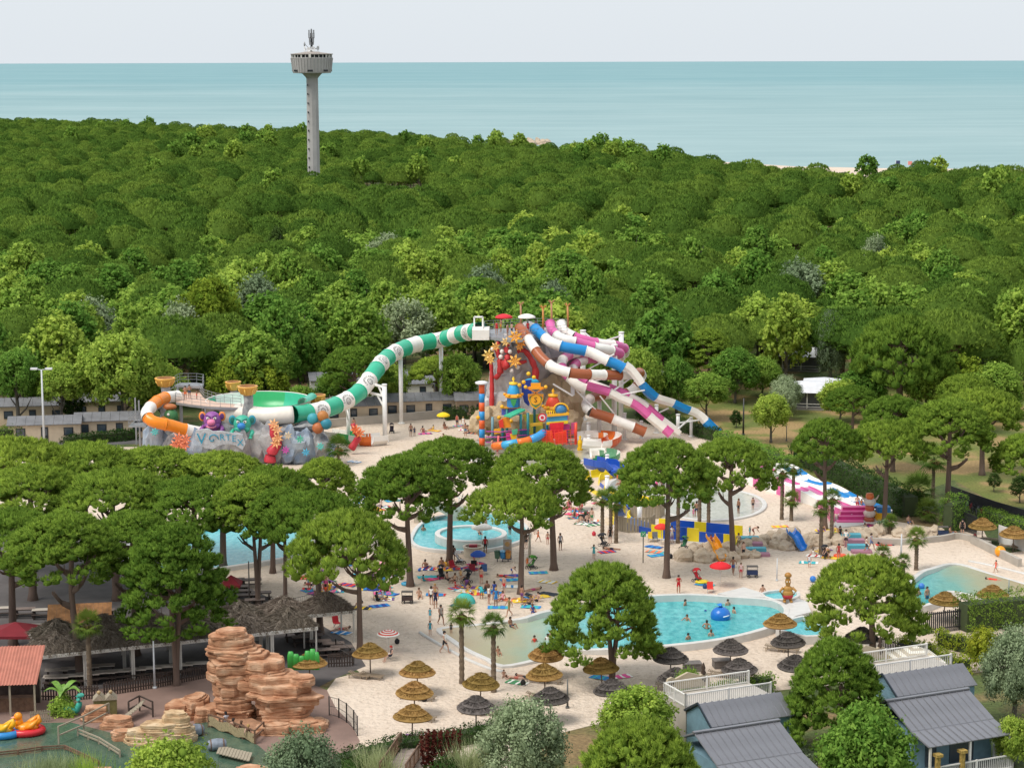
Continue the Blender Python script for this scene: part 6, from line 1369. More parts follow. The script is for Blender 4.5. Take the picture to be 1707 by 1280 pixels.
for k in range(10):
  an = R(-104); z = hz_(142 + 15.2 * k); mb = MB(); mb.box((-.18, -.1, -.35), (.18, .1, .35)); o = mb.build('shaft_window', paint('2a2c30'), WT); o.location = (math.cos(an) * 9.7 * k_ - .9, math.sin(an) * 9.55 * k_, z);
# breakwater
t = thing('breakwater', 'low breakwater of reddish boulders in the sea beyond the wood', 'breakwater', (0, 0, 0))
for i in range(44):
  q = P(random.uniform(832, 912), 239 + random.uniform(-2.2, 2.0)); boulder(t, 'rock_beige', (q.x, q.y, -.2), [random.uniform(1.4, 2.6) for _ in range(3)], 'boulder')
for x, yt, c_, lab in ((1493, 267, '2a3560', 'dark blue flag on the far beach'), (1513, 268, 'd88a80', 'pale red flag on the far beach'), (1532, 270, '4a5a60', 'thin grey flag on the far beach')):
  p = P(x, 284); h = HT(x, 284, yt); t = thing('beach_flag', lab, 'flag', p, 0, 'flags on the far beach'); mb = MB(); mb.cyl((0, 0, 0), .08, h, 6); mb.build('pole', paint('d0d0d0'), t)
  mb = MB(); mb.box((.1, -.02, h - 1.9), (1.9, .03, h - .3)); mb.build('cloth', paint(c_), t)

# ================================================================ buildings in and before the wood
roof_m = mat('roof_grey', (.17, .17, .18), .7, .15, 1.0, bump=.3, bscale=5)
def home(label, x, yb, L, Dp, h, rz, wall='cdb99f', roof=None, wins=3, rh=.7, name='mobile_home'):
  """low holiday home: walls, gabled roof, windows, door; front faces the camera"""
  p = P(x, yb); t = thing(name, label, 'house', p, rz, 'holiday homes behind the slides')
  mb = MB(); mb.box((-L / 2, 0, 0), (L / 2, Dp, h)); mb.add([(-L / 2, 0, h), (-L / 2, Dp, h), (-L / 2, Dp / 2, h + rh)], [(0, 2, 1)]); mb.add([(L / 2, 0, h), (L / 2, Dp, h), (L / 2, Dp / 2, h + rh)], [(0, 1, 2)]); mb.build('wall', paint(wall, .8), t)
  for s, ya in ((0, -.3), (1, Dp + .3)):
    n = max(3, int(L / 1.1));
    for i in range(n):
      xa, xb = -L / 2 - .2 + (L + .4) * i / n, -L / 2 - .2 + (L + .4) * (i + 1) / n - .03; za = h - .08
      mb = MB(); mb.add([(xa, ya, za), (xb, ya, za), (xb, Dp / 2, h + rh + .06), (xa, Dp / 2, h + rh + .06), (xa, ya, za - .1), (xb, ya, za - .1)], [(0, 1, 2, 3) if s == 0 else (3, 2, 1, 0), (4, 5, 1, 0)]); mb.build('roof_panel', roof or roof_m, t)
  for i in range(wins):
    xc = -L / 2 + L * (i + .5) / wins; dw = i == wins // 2
    mb = MB(); mb.box((xc - (.45 if dw else .6), -.06, .1 if dw else .9), (xc + (.45 if dw else .6), .02, 2.05 if dw else 1.95)); f = mb.build('door' if dw else 'window', paint('23262b'), t)
    mb = MB(); mb.box((xc - (.33 if dw else .48), -.09, 1.0), (xc + (.33 if dw else .48), -.03, 1.85)); mb.build('pane', mat('window_glass', (.05, .07, .09), .08, .1, 1, spec=.8), f)
  return t
home('beige holiday home with long grey roof behind the clipped hedge', 75, 738, 9, 3.6, 2.5, R(8)); home('beige holiday home next to the steel stairs', 185, 731, 9, 3.6, 2.5, R(8), wins=4)
home('beige holiday home in the second row behind the double lamp', 55, 708, 9.5, 3.8, 2.7, R(8)); home('beige holiday home in the second row behind the dark tree', 170, 700, 8, 3.8, 2.7, R(8)); home('holiday home cut by the picture edge in the third row', 5, 688, 8, 4, 2.7, R(8))
home('beige holiday home behind the funnel tube', 590, 706, 8, 3.6, 2.5, R(14)); home('dark-roofed beige home between the white tube posts', 700, 698, 10, 3.8, 2.6, R(10), wins=4); home('brown home beside the striped pole', 800, 698, 6.5, 4, 2.7, R(6), 'a58f78'); home('grey home behind the tower rock', 775, 682, 8, 4, 2.6, R(8), 'bda88e')
home('white building with blue and orange doors behind the raft tube', 600, 668, 14, 5, 3.2, R(10), 'e6e2dc', wins=5); home('white holiday home between the tube posts farther back', 705, 668, 9, 4, 2.6, R(8), 'dedad2', wins=3)
mb = MB(); a, b2 = P(515, 715), P(820, 690); mb.bar(a + Vector((0, 0, .55)), b2 + Vector((0, 0, .55)), .4, 1.1); mb.build('low_wall', mat('wall_beige', (.42, .38, .33), .85, .1, .8), label='low beige wall between the slides and the homes', cat='wall')
for x, yb, c_ in ((560, 664, '3f9ac0'), (590, 667, 'b5662a'), (728, 664, '2f86b8')):
  q = P(x, yb); mb = MB(); mb.box((-1.1, -.2, 0), (1.1, .1, 2.6)); o = mb.build('coloured_panel', paint(c_), None, q + Vector((0, -1.2, 0)), R(10)); tag(o, {'3f9ac0': 'light blue upright panel at the white building', 'b5662a': 'orange upright panel at the white building', '2f86b8': 'strong blue upright panel behind the tube post'}[c_], 'panel', 'coloured panels at the white building')
def pavilion(label, x, yb, L, Dp, h, top):
  p = P(x, yb); t = thing('tent_lodge', label, 'tent', p, R(-12)); mb = MB(); mb.box((-L / 2, 0, 0), (L / 2, Dp, .25)); mb.build('floor_plate', paint('8a8580'), t)
  for a in (-L / 2 + .1, 0, L / 2 - .1):
    for b_ in (.1, Dp - .1): mb = MB(); mb.bar((a, b_, .2), (a, b_, h), .14); mb.build('post', paint('d0ccc4'), t)
  mb = MB(); mb.box((-L / 2 + .2, 1.2, .25), (L / 2 - .2, Dp - .2, h)); mb.build('wall', paint('6a6a6e'), t)
  mb = MB(); n = 8; vs = []
  for i in range(n + 1):
    f = i / n; y = -.4 + (Dp + .8) * f; z = h + 1.1 * math.sin(math.pi * f) ** .7; vs += [(-L / 2 - .4, y, z), (0, y, z + .25 * math.sin(math.pi * f)), (L / 2 + .4, y, z)]
  mb.add(vs, [(3 * i + j, 3 * i + j + 1, 3 * i + j + 4, 3 * i + j + 3) for i in range(n) for j in range(2)], 0, True); mb.build('canopy', paint(top), t)
  mb = MB(); mb.bar((-L / 2, .05, .9), (L / 2, .05, .9), .08); mb.bar((-L / 2, .05, .5), (L / 2, .05, .5), .06); mb.build('railing', paint('d8d4cc'), t)
pavilion('white-roofed tent lodge with grey porch on the lawn', 1345, 684, 6.5, 4.5, 2.5, 'd8d8dc'); pavilion('second white-roofed tent lodge just behind the first', 1372, 676, 5, 4, 2.4, 'd0d0d4')
pavilion('white caravan awning in the wood above the lawn', 1335, 620, 6, 4, 2.4, 'd0d0d2'); pavilion('white awning in the wood by the far left clearing', 208, 432, 8, 5, 2.6, 'dcdcda')
home('house with white columns in a gap of the far wood', 674, 366, 11, 7, 4.6, R(6), 'dcd6cc', wins=4, rh=1.4, roof=mat('roof_terracotta', (.40, .20, .12), .8)); home('low orange-roofed house in a gap of the far wood', 790, 376, 11, 6, 2.4, 0, 'd8cfc4', wins=3, roof=MATS['roof_terracotta'])
home('small white house behind the far pines by the white tents', 815, 378, 8, 5, 2.2, 0, 'e2e0dc', paint('d0d0d2')); home('pale house in the far wood near the tower', 640, 352, 12, 6, 3.6, 0, 'dcd8d0'); home('tan building between the mid-wood trees', 432, 447, 8, 5, 2.6, 0, 'c9a88c')
# lamps
def lamp(label, x, yb, yt, two=False, col='c8ccd0', r=.09, head=False):
  p = P(x, yb); h = HT(x, yb, yt); t = thing('lamp_post', label, 'lamp', p, 0, 'lamp posts and thin poles'); mb = MB(); mb.tube([(0, 0, 0), (0, 0, h)], [r * 1.4, r * .8], 8); mb.cyl((0, 0, 0), r * 2.5, .15, 8); mb.build('pole', paint(col), t)
  for s in ((-1, 1) if two else (1,) if head else ()):
    mb = MB(); mb.bar((0, 0, h - .05), (s * .7, 0, h + .1), .08); mb.build('arm', paint(col), t); mb = MB(); mb.box((s * .5, -.2, h), (s * 1.35, .2, h + .22)) if s > 0 else mb.box((-1.35, -.2, h), (-.5, .2, h + .22)); mb.build('lamp_head', paint('d8dade'), t)
lamp('tall double-headed lamp post beside the beige homes', 74, 746, 616, True, r=.12); lamp('thin white pole in front of the picket fence', 258, 1147, 1066, r=.07); lamp('thin pole with small head behind the lap pool pines', 416, 1010, 935, col='6a6460', r=.06); lamp('thin white pole by the shallow beach pool', 1502, 930, 890, r=.08); lamp('thin grey pole standing at the second pool rim', 1681, 1000, 966, col='808a86', r=.06); lamp('thin dark pole at the round grey tree', 946, 1180, 1132, col='5a5a58', r=.06)
lamp('dark lantern post on the lawn', 1239, 725, 664, col='3a3a3a', r=.1); lamp('slim pole on the lawn before the tent lodge', 1311, 735, 705, col='6a6a64', r=.05); lamp('pale pole beside the whirlpool', 883, 930, 890, col='c9bfb0', r=.12); lamp('thin pole on the sand by the statue', 1295, 968, 930, r=.05)
# green cross sign
p = P(1072, 938); t = thing('sign_post', 'green sign with a white cross mark on a thin post', 'sign', p); mb = MB(); mb.cyl((0, 0, 0), .05, 3.0, 6); mb.build('post', paint('4a4e4a'), t)
mb = MB(); mb.box((-.25, -.05, 2.6), (.25, .05, 3.1)); pl = mb.build('plate', paint('2f9a6a'), t); mb = MB()
for a, b_ in (((-.17, -.17), (.17, .17)), ((-.17, .17), (.17, -.17))): mb.bar((a[0], -.07, 2.85 + a[1]), (b_[0], -.07, 2.85 + b_[1]), .06, .02)
mb.build('cross_mark', paint('f2f2ee'), pl)

# ================================================================ restaurant terrace
thatch_m = mat('old_thatch', (.13, .105, .08), 1.0, .3, 2.5, bump=1, bscale=7, col2=(.24, .20, .16))
leafmat('thatch_straw', (.115, .09, .07), (.30, .255, .21), .1, .02)
def shag(n, tri, length=.45, width=.03):
  """loose straws lying down a triangular slope"""
  a, b_, c_ = [np.array(q, float) for q in tri]; u, v = rng.uniform(0, 1, (2, n)); f = u + v > 1; u[f], v[f] = 1 - u[f], 1 - v[f]
  p = a + u[:, None] * (b_ - a) + v[:, None] * (c_ - a); down = (b_ + c_) / 2 - a; down /= np.linalg.norm(down); nr = np.cross(b_ - a, c_ - a); nr = nr / np.linalg.norm(nr); nr = nr if nr[2] > 0 else -nr
  return blades(p + nr * .03, np.repeat((down + nr * .25)[None], n, 0), 2, length, width, .35, np.clip(rng.normal(.45, .3, n), 0, 1))
B_ = 3.75; cor = [(-B_ / 2, -B_ / 2, 2.75), (B_ / 2, -B_ / 2, 2.75), (B_ / 2, B_ / 2, 2.75), (-B_ / 2, B_ / 2, 2.75)]; apex = (0, 0, 4.15)
mb = MB(); mb.add(cor + [apex], [(0, 1, 4), (1, 2, 4), (2, 3, 4), (3, 0, 4), (3, 2, 1, 0)]); ROOF_ME = mb.mesh('roof', thatch_m)
VV, TT = zip(*[shag(420, (apex, cor[i], cor[(i + 1) % 4])) for i in range(4)]); VV = np.vstack(VV); STRAW_ME = np_mesh('straw', VV, np.arange(len(VV)).reshape(-1, 3), np.concatenate(TT), MATS['thatch_straw'])
mb = MB()
for i in range(4): a, b_ = Vector(cor[i]) * 1.02, Vector(cor[(i + 1) % 4]) * 1.02; a.z = b_.z = 2.66; mb.bar(a, b_, .06, .26)
FASC_ME = mb.mesh('fascia', paint('e2ded6')); mb = MB(); mb.box((-.06, -.06, 0), (.06, .06, 2.7)); POST_ME = mb.mesh('post', paint('cfc9c0'))
O1, O2 = P(62, 1152), P(420, 1112); e1 = (O2 - O1).normalized(); e2 = Vector((-e1.y, e1.x, 0)); an = math.atan2(e1.y, e1.x); k = 0
for j in range(2):
  for i in range(7):
    if j == 0 and i > 5: continue
    c_ = O1 + e1 * (B_ * (i + .5) + j * .6) + e2 * (B_ * (j + .5))
    lab = f"thatched terrace canopy with white edge, {['front', 'back'][j]} row, {['first', 'second', 'third', 'fourth', 'fifth', 'sixth', 'seventh'][i]} from the red awning"
    t = thing('thatched_canopy', lab, 'canopy', c_, an, 'thatched canopies of the terrace')
    inst('roof', ROOF_ME, t); inst('straw', STRAW_ME, t, None, random.choice((0, 1.5708, 3.1416))); inst('fascia', FASC_ME, t)
    for a in cor: inst('post', POST_ME, t, (a[0] * .96, a[1] * .96, 0))
dark = mat('dark_wood', (.060, .040, .032), .8, .25, 3, bump=.3); brown = mat('brown_wood', (.16, .09, .055), .8, .25, 3, bump=.3)
def picket(label, pts, h=1.1, w_=.11, gap=.09, m=None, part='picket'): return palisade(label, pts, h, 'picket_fence', w_, m or dark, gap, cap=(.3, .8), thick=.04, part=part)
picket('dark picket fence in front of the thatched terrace', px(172, 1160, 250, 1148, 352, 1128)); picket('dark picket fence behind the banana plant', px(52, 1166, 110, 1168, 165, 1164)); picket('dark picket fence at the corner by the forked pine', px(546, 1112, 590, 1110))
palisade('grey wooden fence beside the duck boats', px(50, 1205, 85, 1202), .9, 'picket_fence', .1, wood, .06, cap=(.3, .8))
# tables and benches
def table_me():
  mb = MB(); mb.box((-.9, -.4, .72), (.9, .4, .77)); top = mb.mesh('table_top', mat('table_wood', (.20, .15, .13), .7, .2, 4)); mb = MB(); mb.box((-.9, -.14, .42), (.9, .14, .46)); bench = mb.mesh('bench', dark)
  mb = MB(); mb.box((-.06, -.6, 0), (.06, .6, .08)); mb.box((-.05, -.05, 0), (.05, .05, .72)); mb.box((-.06, -.75, .36), (.06, .75, .42)); mb.box((-.06, .62, 0), (.06, .7, .4)); mb.box((-.06, -.7, 0), (.06, -.62, .4)); leg = mb.mesh('leg', dark); return top, bench, leg
TTOP, TBEN, TLEG = table_me(); mb = MB(); mb.box((-.9, -.4, .72), (.9, .4, .77)); TTOP2 = mb.mesh('table_top', paint('b9aea2', .7))
def picnic(label, x, y, rz=R(10), light=False, group='picnic tables of the terrace'):
  t = thing('picnic_table', label, 'table', P(x, y), rz, group); inst('table_top', TTOP2 if light else TTOP, t)
  for s in (-1, 1): inst('bench', TBEN, t, (0, s * .68, 0)); inst('leg', TLEG, t, (s * .7, 0, 0))
for i, (x, y) in enumerate(((488, 1038), (500, 1048), (482, 1050), (508, 1060), (520, 1072), (534, 1082), (556, 1086), (548, 1096), (570, 1092), (505, 1075), (492, 1066))): picnic(f"dark picnic table by the sand edge, {['first', 'second', 'third', 'fourth', 'fifth', 'sixth', 'seventh', 'eighth', 'ninth', 'tenth', 'eleventh'][i]} of the line from the far end", x, y)
for i, (x, y) in enumerate(((384, 985), (398, 990), (405, 997), (412, 1004), (420, 978), (392, 978), (436, 1000), (425, 1012))): picnic('dark picnic table under the red parasol near the lap pool', x, y)
for i in range(12): picnic('picnic table with pale top in the shade under the grove', 10 + 32 * (i % 6) + random.uniform(-6, 6), 1030 + 26 * (i // 6) + random.uniform(-4, 4), R(8), i % 2 == 0)
for i in range(14): picnic('table with pale top under the thatched canopies', 95 + 26 * (i % 10), 1143 - 2.6 * (i % 10) - 12 * (i // 10), R(8), True)
picnic('table with pale cloth before the front canopies, left of the palm', 92, 1142, R(5), True); picnic('table with pale cloth before the front canopies, right of the palm', 178, 1134, R(5), True)
# red parasols, bar with terracotta awning, hut
def big_parasol(label, x, y, h, w_, col):
  p = P(x, y, h); t = thing('market_parasol', label, 'parasol', (p.x, p.y, 0)); mb = MB(); mb.cyl((0, 0, 0), .05, h, 6); mb.build('pole', paint('5a3a2a'), t); c4 = [(-w_, -w_, h - .75), (w_, -w_, h - .75), (w_, w_, h - .75), (-w_, w_, h - .75)]
  mb = MB(); mb.add(c4 + [(0, 0, h)] + [(a, b_, z - .22) for a, b_, z in c4], [(0, 1, 4), (1, 2, 4), (2, 3, 4), (3, 0, 4), (5, 6, 1, 0), (6, 7, 2, 1), (7, 8, 3, 2), (8, 5, 0, 3)]); mb.build('canopy', paint(col, .8), t)
big_parasol('large dark red square parasol at the picture edge', 26, 1036, 3.2, 1.75, '7c1c28'); big_parasol('dark red parasol beside the lap pool', 385, 958, 2.8, .9, '8a1f2c'); big_parasol('dark red parasol behind the first one on the terrace', 15, 1075, 2.6, 1.0, '8a2a30')
p = P(20, 1188); t = thing('beach_bar', 'open bar with terracotta corrugated awning at the picture edge', 'bar', p, R(6)); n = 22;
for i in range(n):
  xa = -3.2 + 5.2 * i / n; mb = MB(); mb.add([(xa, -.9, 2.4), (xa + .13, -.9, 2.46), (xa + .236, -.9, 2.4), (xa + .55, 2.6, 4.4), (xa + .42, 2.6, 4.46), (xa + .3, 2.6, 4.4)], [(0, 1, 4, 5), (1, 2, 3, 4)]); mb.build('awning_strip', mat('terracotta', (.46, .17, .12), .8, .12, 1.5), t)
for a in (-2.6, 0, 1.8): mb = MB(); mb.bar((a, -.7, 0), (a, -.7, 2.4), .14); mb.build('post', wood, t); mb = MB(); mb.bar((a, 2.5, 0), (a, 2.5, 4.3), .14); mb.build('post', wood, t)
mb = MB(); mb.box((-2.6, .2, 0), (1.6, .8, 1.05)); mb.box((-2.7, .1, 1.05), (1.7, .9, 1.12)); mb.build('counter', brown, t); mb = MB(); mb.box((-2.6, 2.3, 0), (1.8, 2.4, 2.4)); mb.build('back_wall', dark, t)
p = P(128, 1090); t = thing('bar_hut', 'brown timber hut with orange shingle roof and white awning', 'hut', p, R(8)); mb = MB(); mb.box((-2.0, 0, 0), (2.6, 2.6, 2.5)); mb.build('wall', mat('hut_wood', (.26, .11, .05), .8, .25, 3, bump=.3, stretch=(1, 1, 4)), t)
for r_ in range(5):
  for s in range(14):
    xa = -2.3 + 5.2 * s / 14; ya = -.4 + .36 * r_; z = 2.45 + .28 * r_; mb = MB(); mb.add([(xa, ya, z), (xa + .36, ya, z), (xa + .36, ya + .42, z + .33), (xa, ya + .42, z + .33), (xa, ya, z - .05), (xa + .36, ya, z - .05)], [(0, 1, 2, 3), (4, 5, 1, 0)]); mb.build('shingle', mat('shingle', (.42, .20, .08), .8, .3, 2), t)
mb = MB(); mb.box((1.1, -1.2, 2.0), (3.0, .1, 2.06)); mb.build('awning', paint('d0cdc6'), t)
# small wooden kiosks
p = P(176, 1190); t = thing('wooden_kiosk', 'olive wooden double-gabled kiosk box by the pond', 'kiosk', p, R(10)); mb = MB(); mb.box((-.85, -.5, 0), (.85, .5, 1.25)); mb.build('box', mat('olive_wood', (.20, .17, .06), .8, .2, 3), t)
for s in (-1, 1):
  mb = MB(); mb.add([(s * .43 - .47, -.6, 1.25), (s * .43 + .47, -.6, 1.25), (s * .43, -.6, 1.72), (s * .43 - .47, .6, 1.25), (s * .43 + .47, .6, 1.25), (s * .43, .6, 1.72)], [(0, 1, 2), (5, 4, 3), (0, 2, 5, 3), (1, 4, 5, 2)]); mb.build('roof', wood, t); mb = MB(); mb.sphere((s * .43, -.45, 1.85), .15, 8, 5); mb.build('finial', paint('b0946a'), t)
# turquoise serpent, duck boats
p = P(122, 1192); t = thing('serpent_figure', 'turquoise scaly serpent figure above the pond rocks', 'figure', p)
mb = MB(); sp = spline([(-.9, 0, .2), (-.5, -.1, .6), (-.1, 0, .35), (.3, 0, .5), (.5, 0, 1.0), (.35, 0, 1.45), (.6, -.05, 1.55)], .12); mb.tube(sp, [.12 + .13 * math.sin(math.pi * min(1, .12 + i / len(sp))) * (1 + .2 * (i % 3)) for i in range(len(sp))], 9); mb.build('body', paint('3fa896', .5), t); mb = MB(); mb.sphere((.62, -.05, 1.58), (.28, .2, .18), 10, 6); mb.build('head', paint('4fb8a4'), t)
def duck(label, x, y, ring, body, rz):
  t = thing('duck_boat', label, 'boat', P(x, y, .05), rz, 'duck boats on the pond', 1.15); mb = MB(); mb.tube([(.95 * math.cos(a * .2618), .7 * math.sin(a * .2618), .2) for a in range(25)], .24, 8, cap=False); mb.build('ring', SLM(ring), t)
  mb = MB(); mb.sphere((0, 0, .4), (.75, .5, .35), 12, 7); mb.build('hull', SLM(body), t); mb = MB(); mb.sphere((-.45, 0, .75), (.25, .22, .4), 10, 6); mb.sphere((-.5, 0, 1.15), .27, 10, 6); nk = mb.build('head', SLM(body), t); mb = MB(); mb.add([(-.72, -.1, 1.1), (-.72, .1, 1.1), (-.72, 0, 1.2), (-1.0, 0, 1.08)], [(0, 3, 2), (1, 2, 3), (0, 1, 3)]); mb.build('beak', SLM('d85a1e'), nk)
  for s in (-1, 1): mb = MB(); mb.tube([(-.1, s * .42, .45), (.35, s * .5, .65), (.75, s * .42, 1.05)], [.14, .2, .05], 7); mb.build('wing', SLM(body), t)
  mb = MB(); mb.tube([(.5, 0, .5), (.8, 0, .8), (.75, 0, 1.15)], [.2, .18, .06], 7); mb.build('tail', SLM(body), t)
duck('orange-yellow duck boat on a red ring', 45, 1222, 'd02a34', 'f0961e', .2); duck('yellow duck boat on a blue ring at the picture edge', 3, 1226, '2f86c8', 'f2b41e', -.1)
# ================================================================ canyon rock and pond
m, nt, b = nodes_of('sandstone'); tcn = nt.nodes.new('ShaderNodeNewGeometry').outputs['Position']
n1 = tex(nt, 'ShaderNodeTexNoise', tcn, 0.9, (1, 1, 2.2), Detail=5.0); n2 = tex(nt, 'ShaderNodeTexNoise', tcn, 2.2, (.5, .5, 5.0), Detail=6.0, Roughness=0.7)
c1 = ramp(nt, n1.outputs[0], [(0.3, (0.36, 0.155, 0.075)), (0.5, (0.52, 0.27, 0.15)), (0.68, (0.66, 0.42, 0.27))]); c2 = ramp(nt, n2.outputs[0], [(0.36, (0.55, 0.48, 0.42)), (0.5, (1, 1, 1))])
nt.links.new(mixc(nt, 0.8, c1, c2, 'MULTIPLY'), b.inputs['Base Color']); b.inputs['Roughness'].default_value = .85; bump(nt, b, n2.outputs[0], .9, .12)
m2 = m.copy(); m2.name = 'sandstone_pale'; MATS['sandstone_pale'] = m2
for q in m2.node_tree.nodes:
  if q.type == 'VALTORGB' and abs(q.color_ramp.elements[0].position - .3) < .01:
    for e_, c_ in zip(q.color_ramp.elements, ((0.48, 0.30, 0.16), (0.60, 0.42, 0.24), (0.70, 0.54, 0.36))): e_.color = (*c_, 1)
def layer_rock(parent, x, y, rx, ry, z0, z1, lean=(0, 0), th=.26, m='sandstone', seed=0, taper=0.0, top=True):
  """a stack of irregular bedded slabs, each its own piece"""
  z = z0; k = 0; n = 22
  while z < z1 - .04:
    t = min(th * random.choice((.45, .6, 1.0, 1.5, 2.1)), z1 - z + .02); f = (z - z0) / max(.01, z1 - z0); s_ = (1 - taper * f) * random.uniform(.95, 1.04)
    if f > .8: s_ *= 1 - (f - .8) * .9
    cx, cy = x + lean[0] * f + random.uniform(-.08, .08), y + lean[1] * f; out = []
    for i in range(n):
      a = 2 * math.pi * i / n; q = Vector((math.cos(a) * 1.3 + seed * 3.7, math.sin(a) * 1.3, z * .55 + seed)); w_ = 1 + .34 * mnoise.noise(q) + .13 * mnoise.noise(q * 3.1 + Vector((0, 0, k * .5))) + .10 * mnoise.cell(q * 2.3)
      out.append((math.cos(a) * rx * s_ * w_, math.sin(a) * ry * s_ * w_))
    mb = MB(); vs = []
    for zz, g in ((0, .955), (.16, 1.0), (.8, 1.0), (1.0, .95)):
      for (a, b_) in out: vs.append((cx + a * g, cy + b_ * g, z + t * zz + (.05 * mnoise.noise(Vector((a * 2, b_ * 2, z))) if zz in (0, 1.0) else 0)))
    mb.add(vs, [(r * n + i, r * n + (i + 1) % n, (r + 1) * n + (i + 1) % n, (r + 1) * n + i) for r in range(3) for i in range(n)] + [tuple(3 * n + i for i in range(n)), tuple(reversed(range(n)))], 0, False)
    mb.build('rock_layer', MATS[m], parent); z += t; k += 1
CR = thing('canyon_rock', 'tall orange layered sandstone arch with overhanging head beside the pond', 'rock', (0, 0, 0))
bx, by = P(392, 1205).x, P(392, 1205).y; M = 1 / 106.0
def zx(x): return bx + (x - 690) * M
for x0, x1, za, zb, dy, ry, lean, tp in ((500, 835, -.05, 1.7, 1.2, 1.4, (0, 0), .12), (520, 830, 1.6, 3.0, 1.2, 1.35, (-.1, 0), 0), (478, 840, 2.9, 4.5, 1.3, 1.5, (0, 0), 0), (495, 900, 4.4, 5.3, 1.4, 1.5, (-.25, 0), .05), (455, 850, 5.2, 6.4, 1.5, 1.3, (-.1, 0), .3), (560, 780, 6.2, 6.75, 1.5, .9, (0, 0), .3),
                   (720, 1090, 3.3, 4.7, .9, 1.5, (-.2, .2), .25), (720, 1120, 2.5, 3.5, .6, 1.4, (0, 0), .05), (840, 1330, 2.3, 3.2, -.2, 1.6, (0, .2), .15), (870, 1310, 1.3, 2.4, -.3, 1.6, (0, 0), -.08), (890, 1285, -.05, 1.4, -.3, 1.5, (0, 0), 0), (1130, 1325, 3.1, 3.75, -.6, .9, (0, 0), .3), (850, 1100, -.05, .9, 1.4, 1.2, (0, 0), .2), (700, 1010, 4.2, 5.2, 1.2, 1.3, (-.5, .1), .4), (780, 1200, 3.0, 4.0, .3, 1.5, (-.5, .3), .3), (640, 960, 1.7, 2.7, 1.3, 1.3, (0, 0), 0)):
  layer_rock(CR, (zx(x0) + zx(x1)) / 2, by + dy, (x1 - x0) / 2 * M, ry, za, zb, lean, .34, seed=x0, taper=tp)
LR = thing('canyon_rock', 'low orange rock ledges stretching left from the canyon arch', 'rock', (0, 0, 0))
for x0, x1, zb, dy, ry in ((100, 330, 1.0, 2.2, 1.3), (230, 480, 1.5, 2.4, 1.5), (350, 560, 1.0, 1.5, 1.2), (880, 1180, .7, -1.9, .9), (1080, 1400, .8, -1.2, 1.2), (1260, 1420, .5, -.2, .9)): layer_rock(LR, (zx(x0) + zx(x1)) / 2, by + dy - .4, (x1 - x0) / 2 * M, ry, -.05, zb, seed=x0 + 9, taper=.35)
TR = thing('pond_rock', 'pale tan layered rock with a hump at the pond', 'rock', (0, 0, 0))
q = P(270, 1236)
for dx, dy, rx, ry, zb in ((0, 0, 2.1, 1.2, 1.5), (1.0, .4, 1.3, 1.1, 2.1), (-1.3, -.2, 1.4, .9, 1.0), (1.9, .2, .6, .7, 1.1)): layer_rock(TR, q.x + dx, q.y + dy, rx, ry, -.05, zb, m='sandstone_pale', seed=dx * 3 + 2, taper=.4, th=.2)
for x, y, rx, zb, lab in ((160, 1200, 1.1, 1.1, 'small orange layered rock beside the turquoise serpent'), (195, 1212, 1.2, .8, 'flat orange layered rock under the wooden rails'), (205, 1232, .9, .7, 'low orange rock at the pond bend'), (165, 1292, 1.3, .4, 'low pinkish rock slab at the lower pond edge'), (600, 1262, .8, .4, 'low orange rock at the corner of the path'), (420, 1290, 1.5, .5, 'low orange rock at the lower edge beside the jetty')):
  q = P(x, y); t = thing('pond_rock', lab, 'rock', (0, 0, 0)); layer_rock(t, q.x, q.y, rx, rx * .7, -.05, zb, seed=x, taper=.4, th=.2)
# jetties, rails, barrels
def rails(label, pts, h=.9, m=None, name='wooden_rail', step=1.5):
  t = thing(name, label, 'railing', (0, 0, 0)); pts = [Vector(q) for q in pts]
  for i in range(len(pts) - 1):
    a, b_ = pts[i], pts[i + 1]; k = max(1, round((b_ - a).length / step))
    for j in range(k + (i == len(pts) - 2)): q = a.lerp(b_, j / k); mb = MB(); mb.bar(q, q + Vector((0, 0, h)), .12); mb.build('post', m or brown, t)
    for z in (h, h * .5): mb = MB(); mb.bar(a + Vector((0, 0, z)), b_ + Vector((0, 0, z)), .09, .1); mb.build('rail', m or brown, t)
  return t
rails('dark curved wooden rail across the lower pond', px(-10, 1262, 30, 1258, 70, 1252, 108, 1250, 135, 1262, 165, 1276), .35); rails('slanting wooden rail beside the serpent', px(98, 1240, 140, 1222, 182, 1200), 1.3, wood, step=2.2); rails('wooden rail by the orange rocks', px(130, 1226, 165, 1240, 200, 1262), .5, wood); rails('leaning wooden poles on the paving', px(215, 1195, 233, 1185, 255, 1195), 1.2, dark, step=2)
t = thing('jetty', 'weathered plank jetty between the barrels and the rail', 'jetty', (0, 0, 0))
for k in range(11): q = P(366 + 5 * k, 1256 + 1.2 * k); mb = MB(); mb.box((q.x - .1, q.y - .9, .3), (q.x + .1, q.y + .8, .36)); mb.build('plank', wood, t)
t = thing('jetty', 'tilted grey plank bridge behind the tan rock', 'jetty', (0, 0, 0))
for k in range(9): q = P(205 + 4 * k, 1206 - 2 * k); mb = MB(); mb.box((q.x - .09, q.y - .8, .35 + .06 * k), (q.x + .09, q.y + .8, .4 + .06 * k)); mb.build('plank', wood, t)
mb = MB()
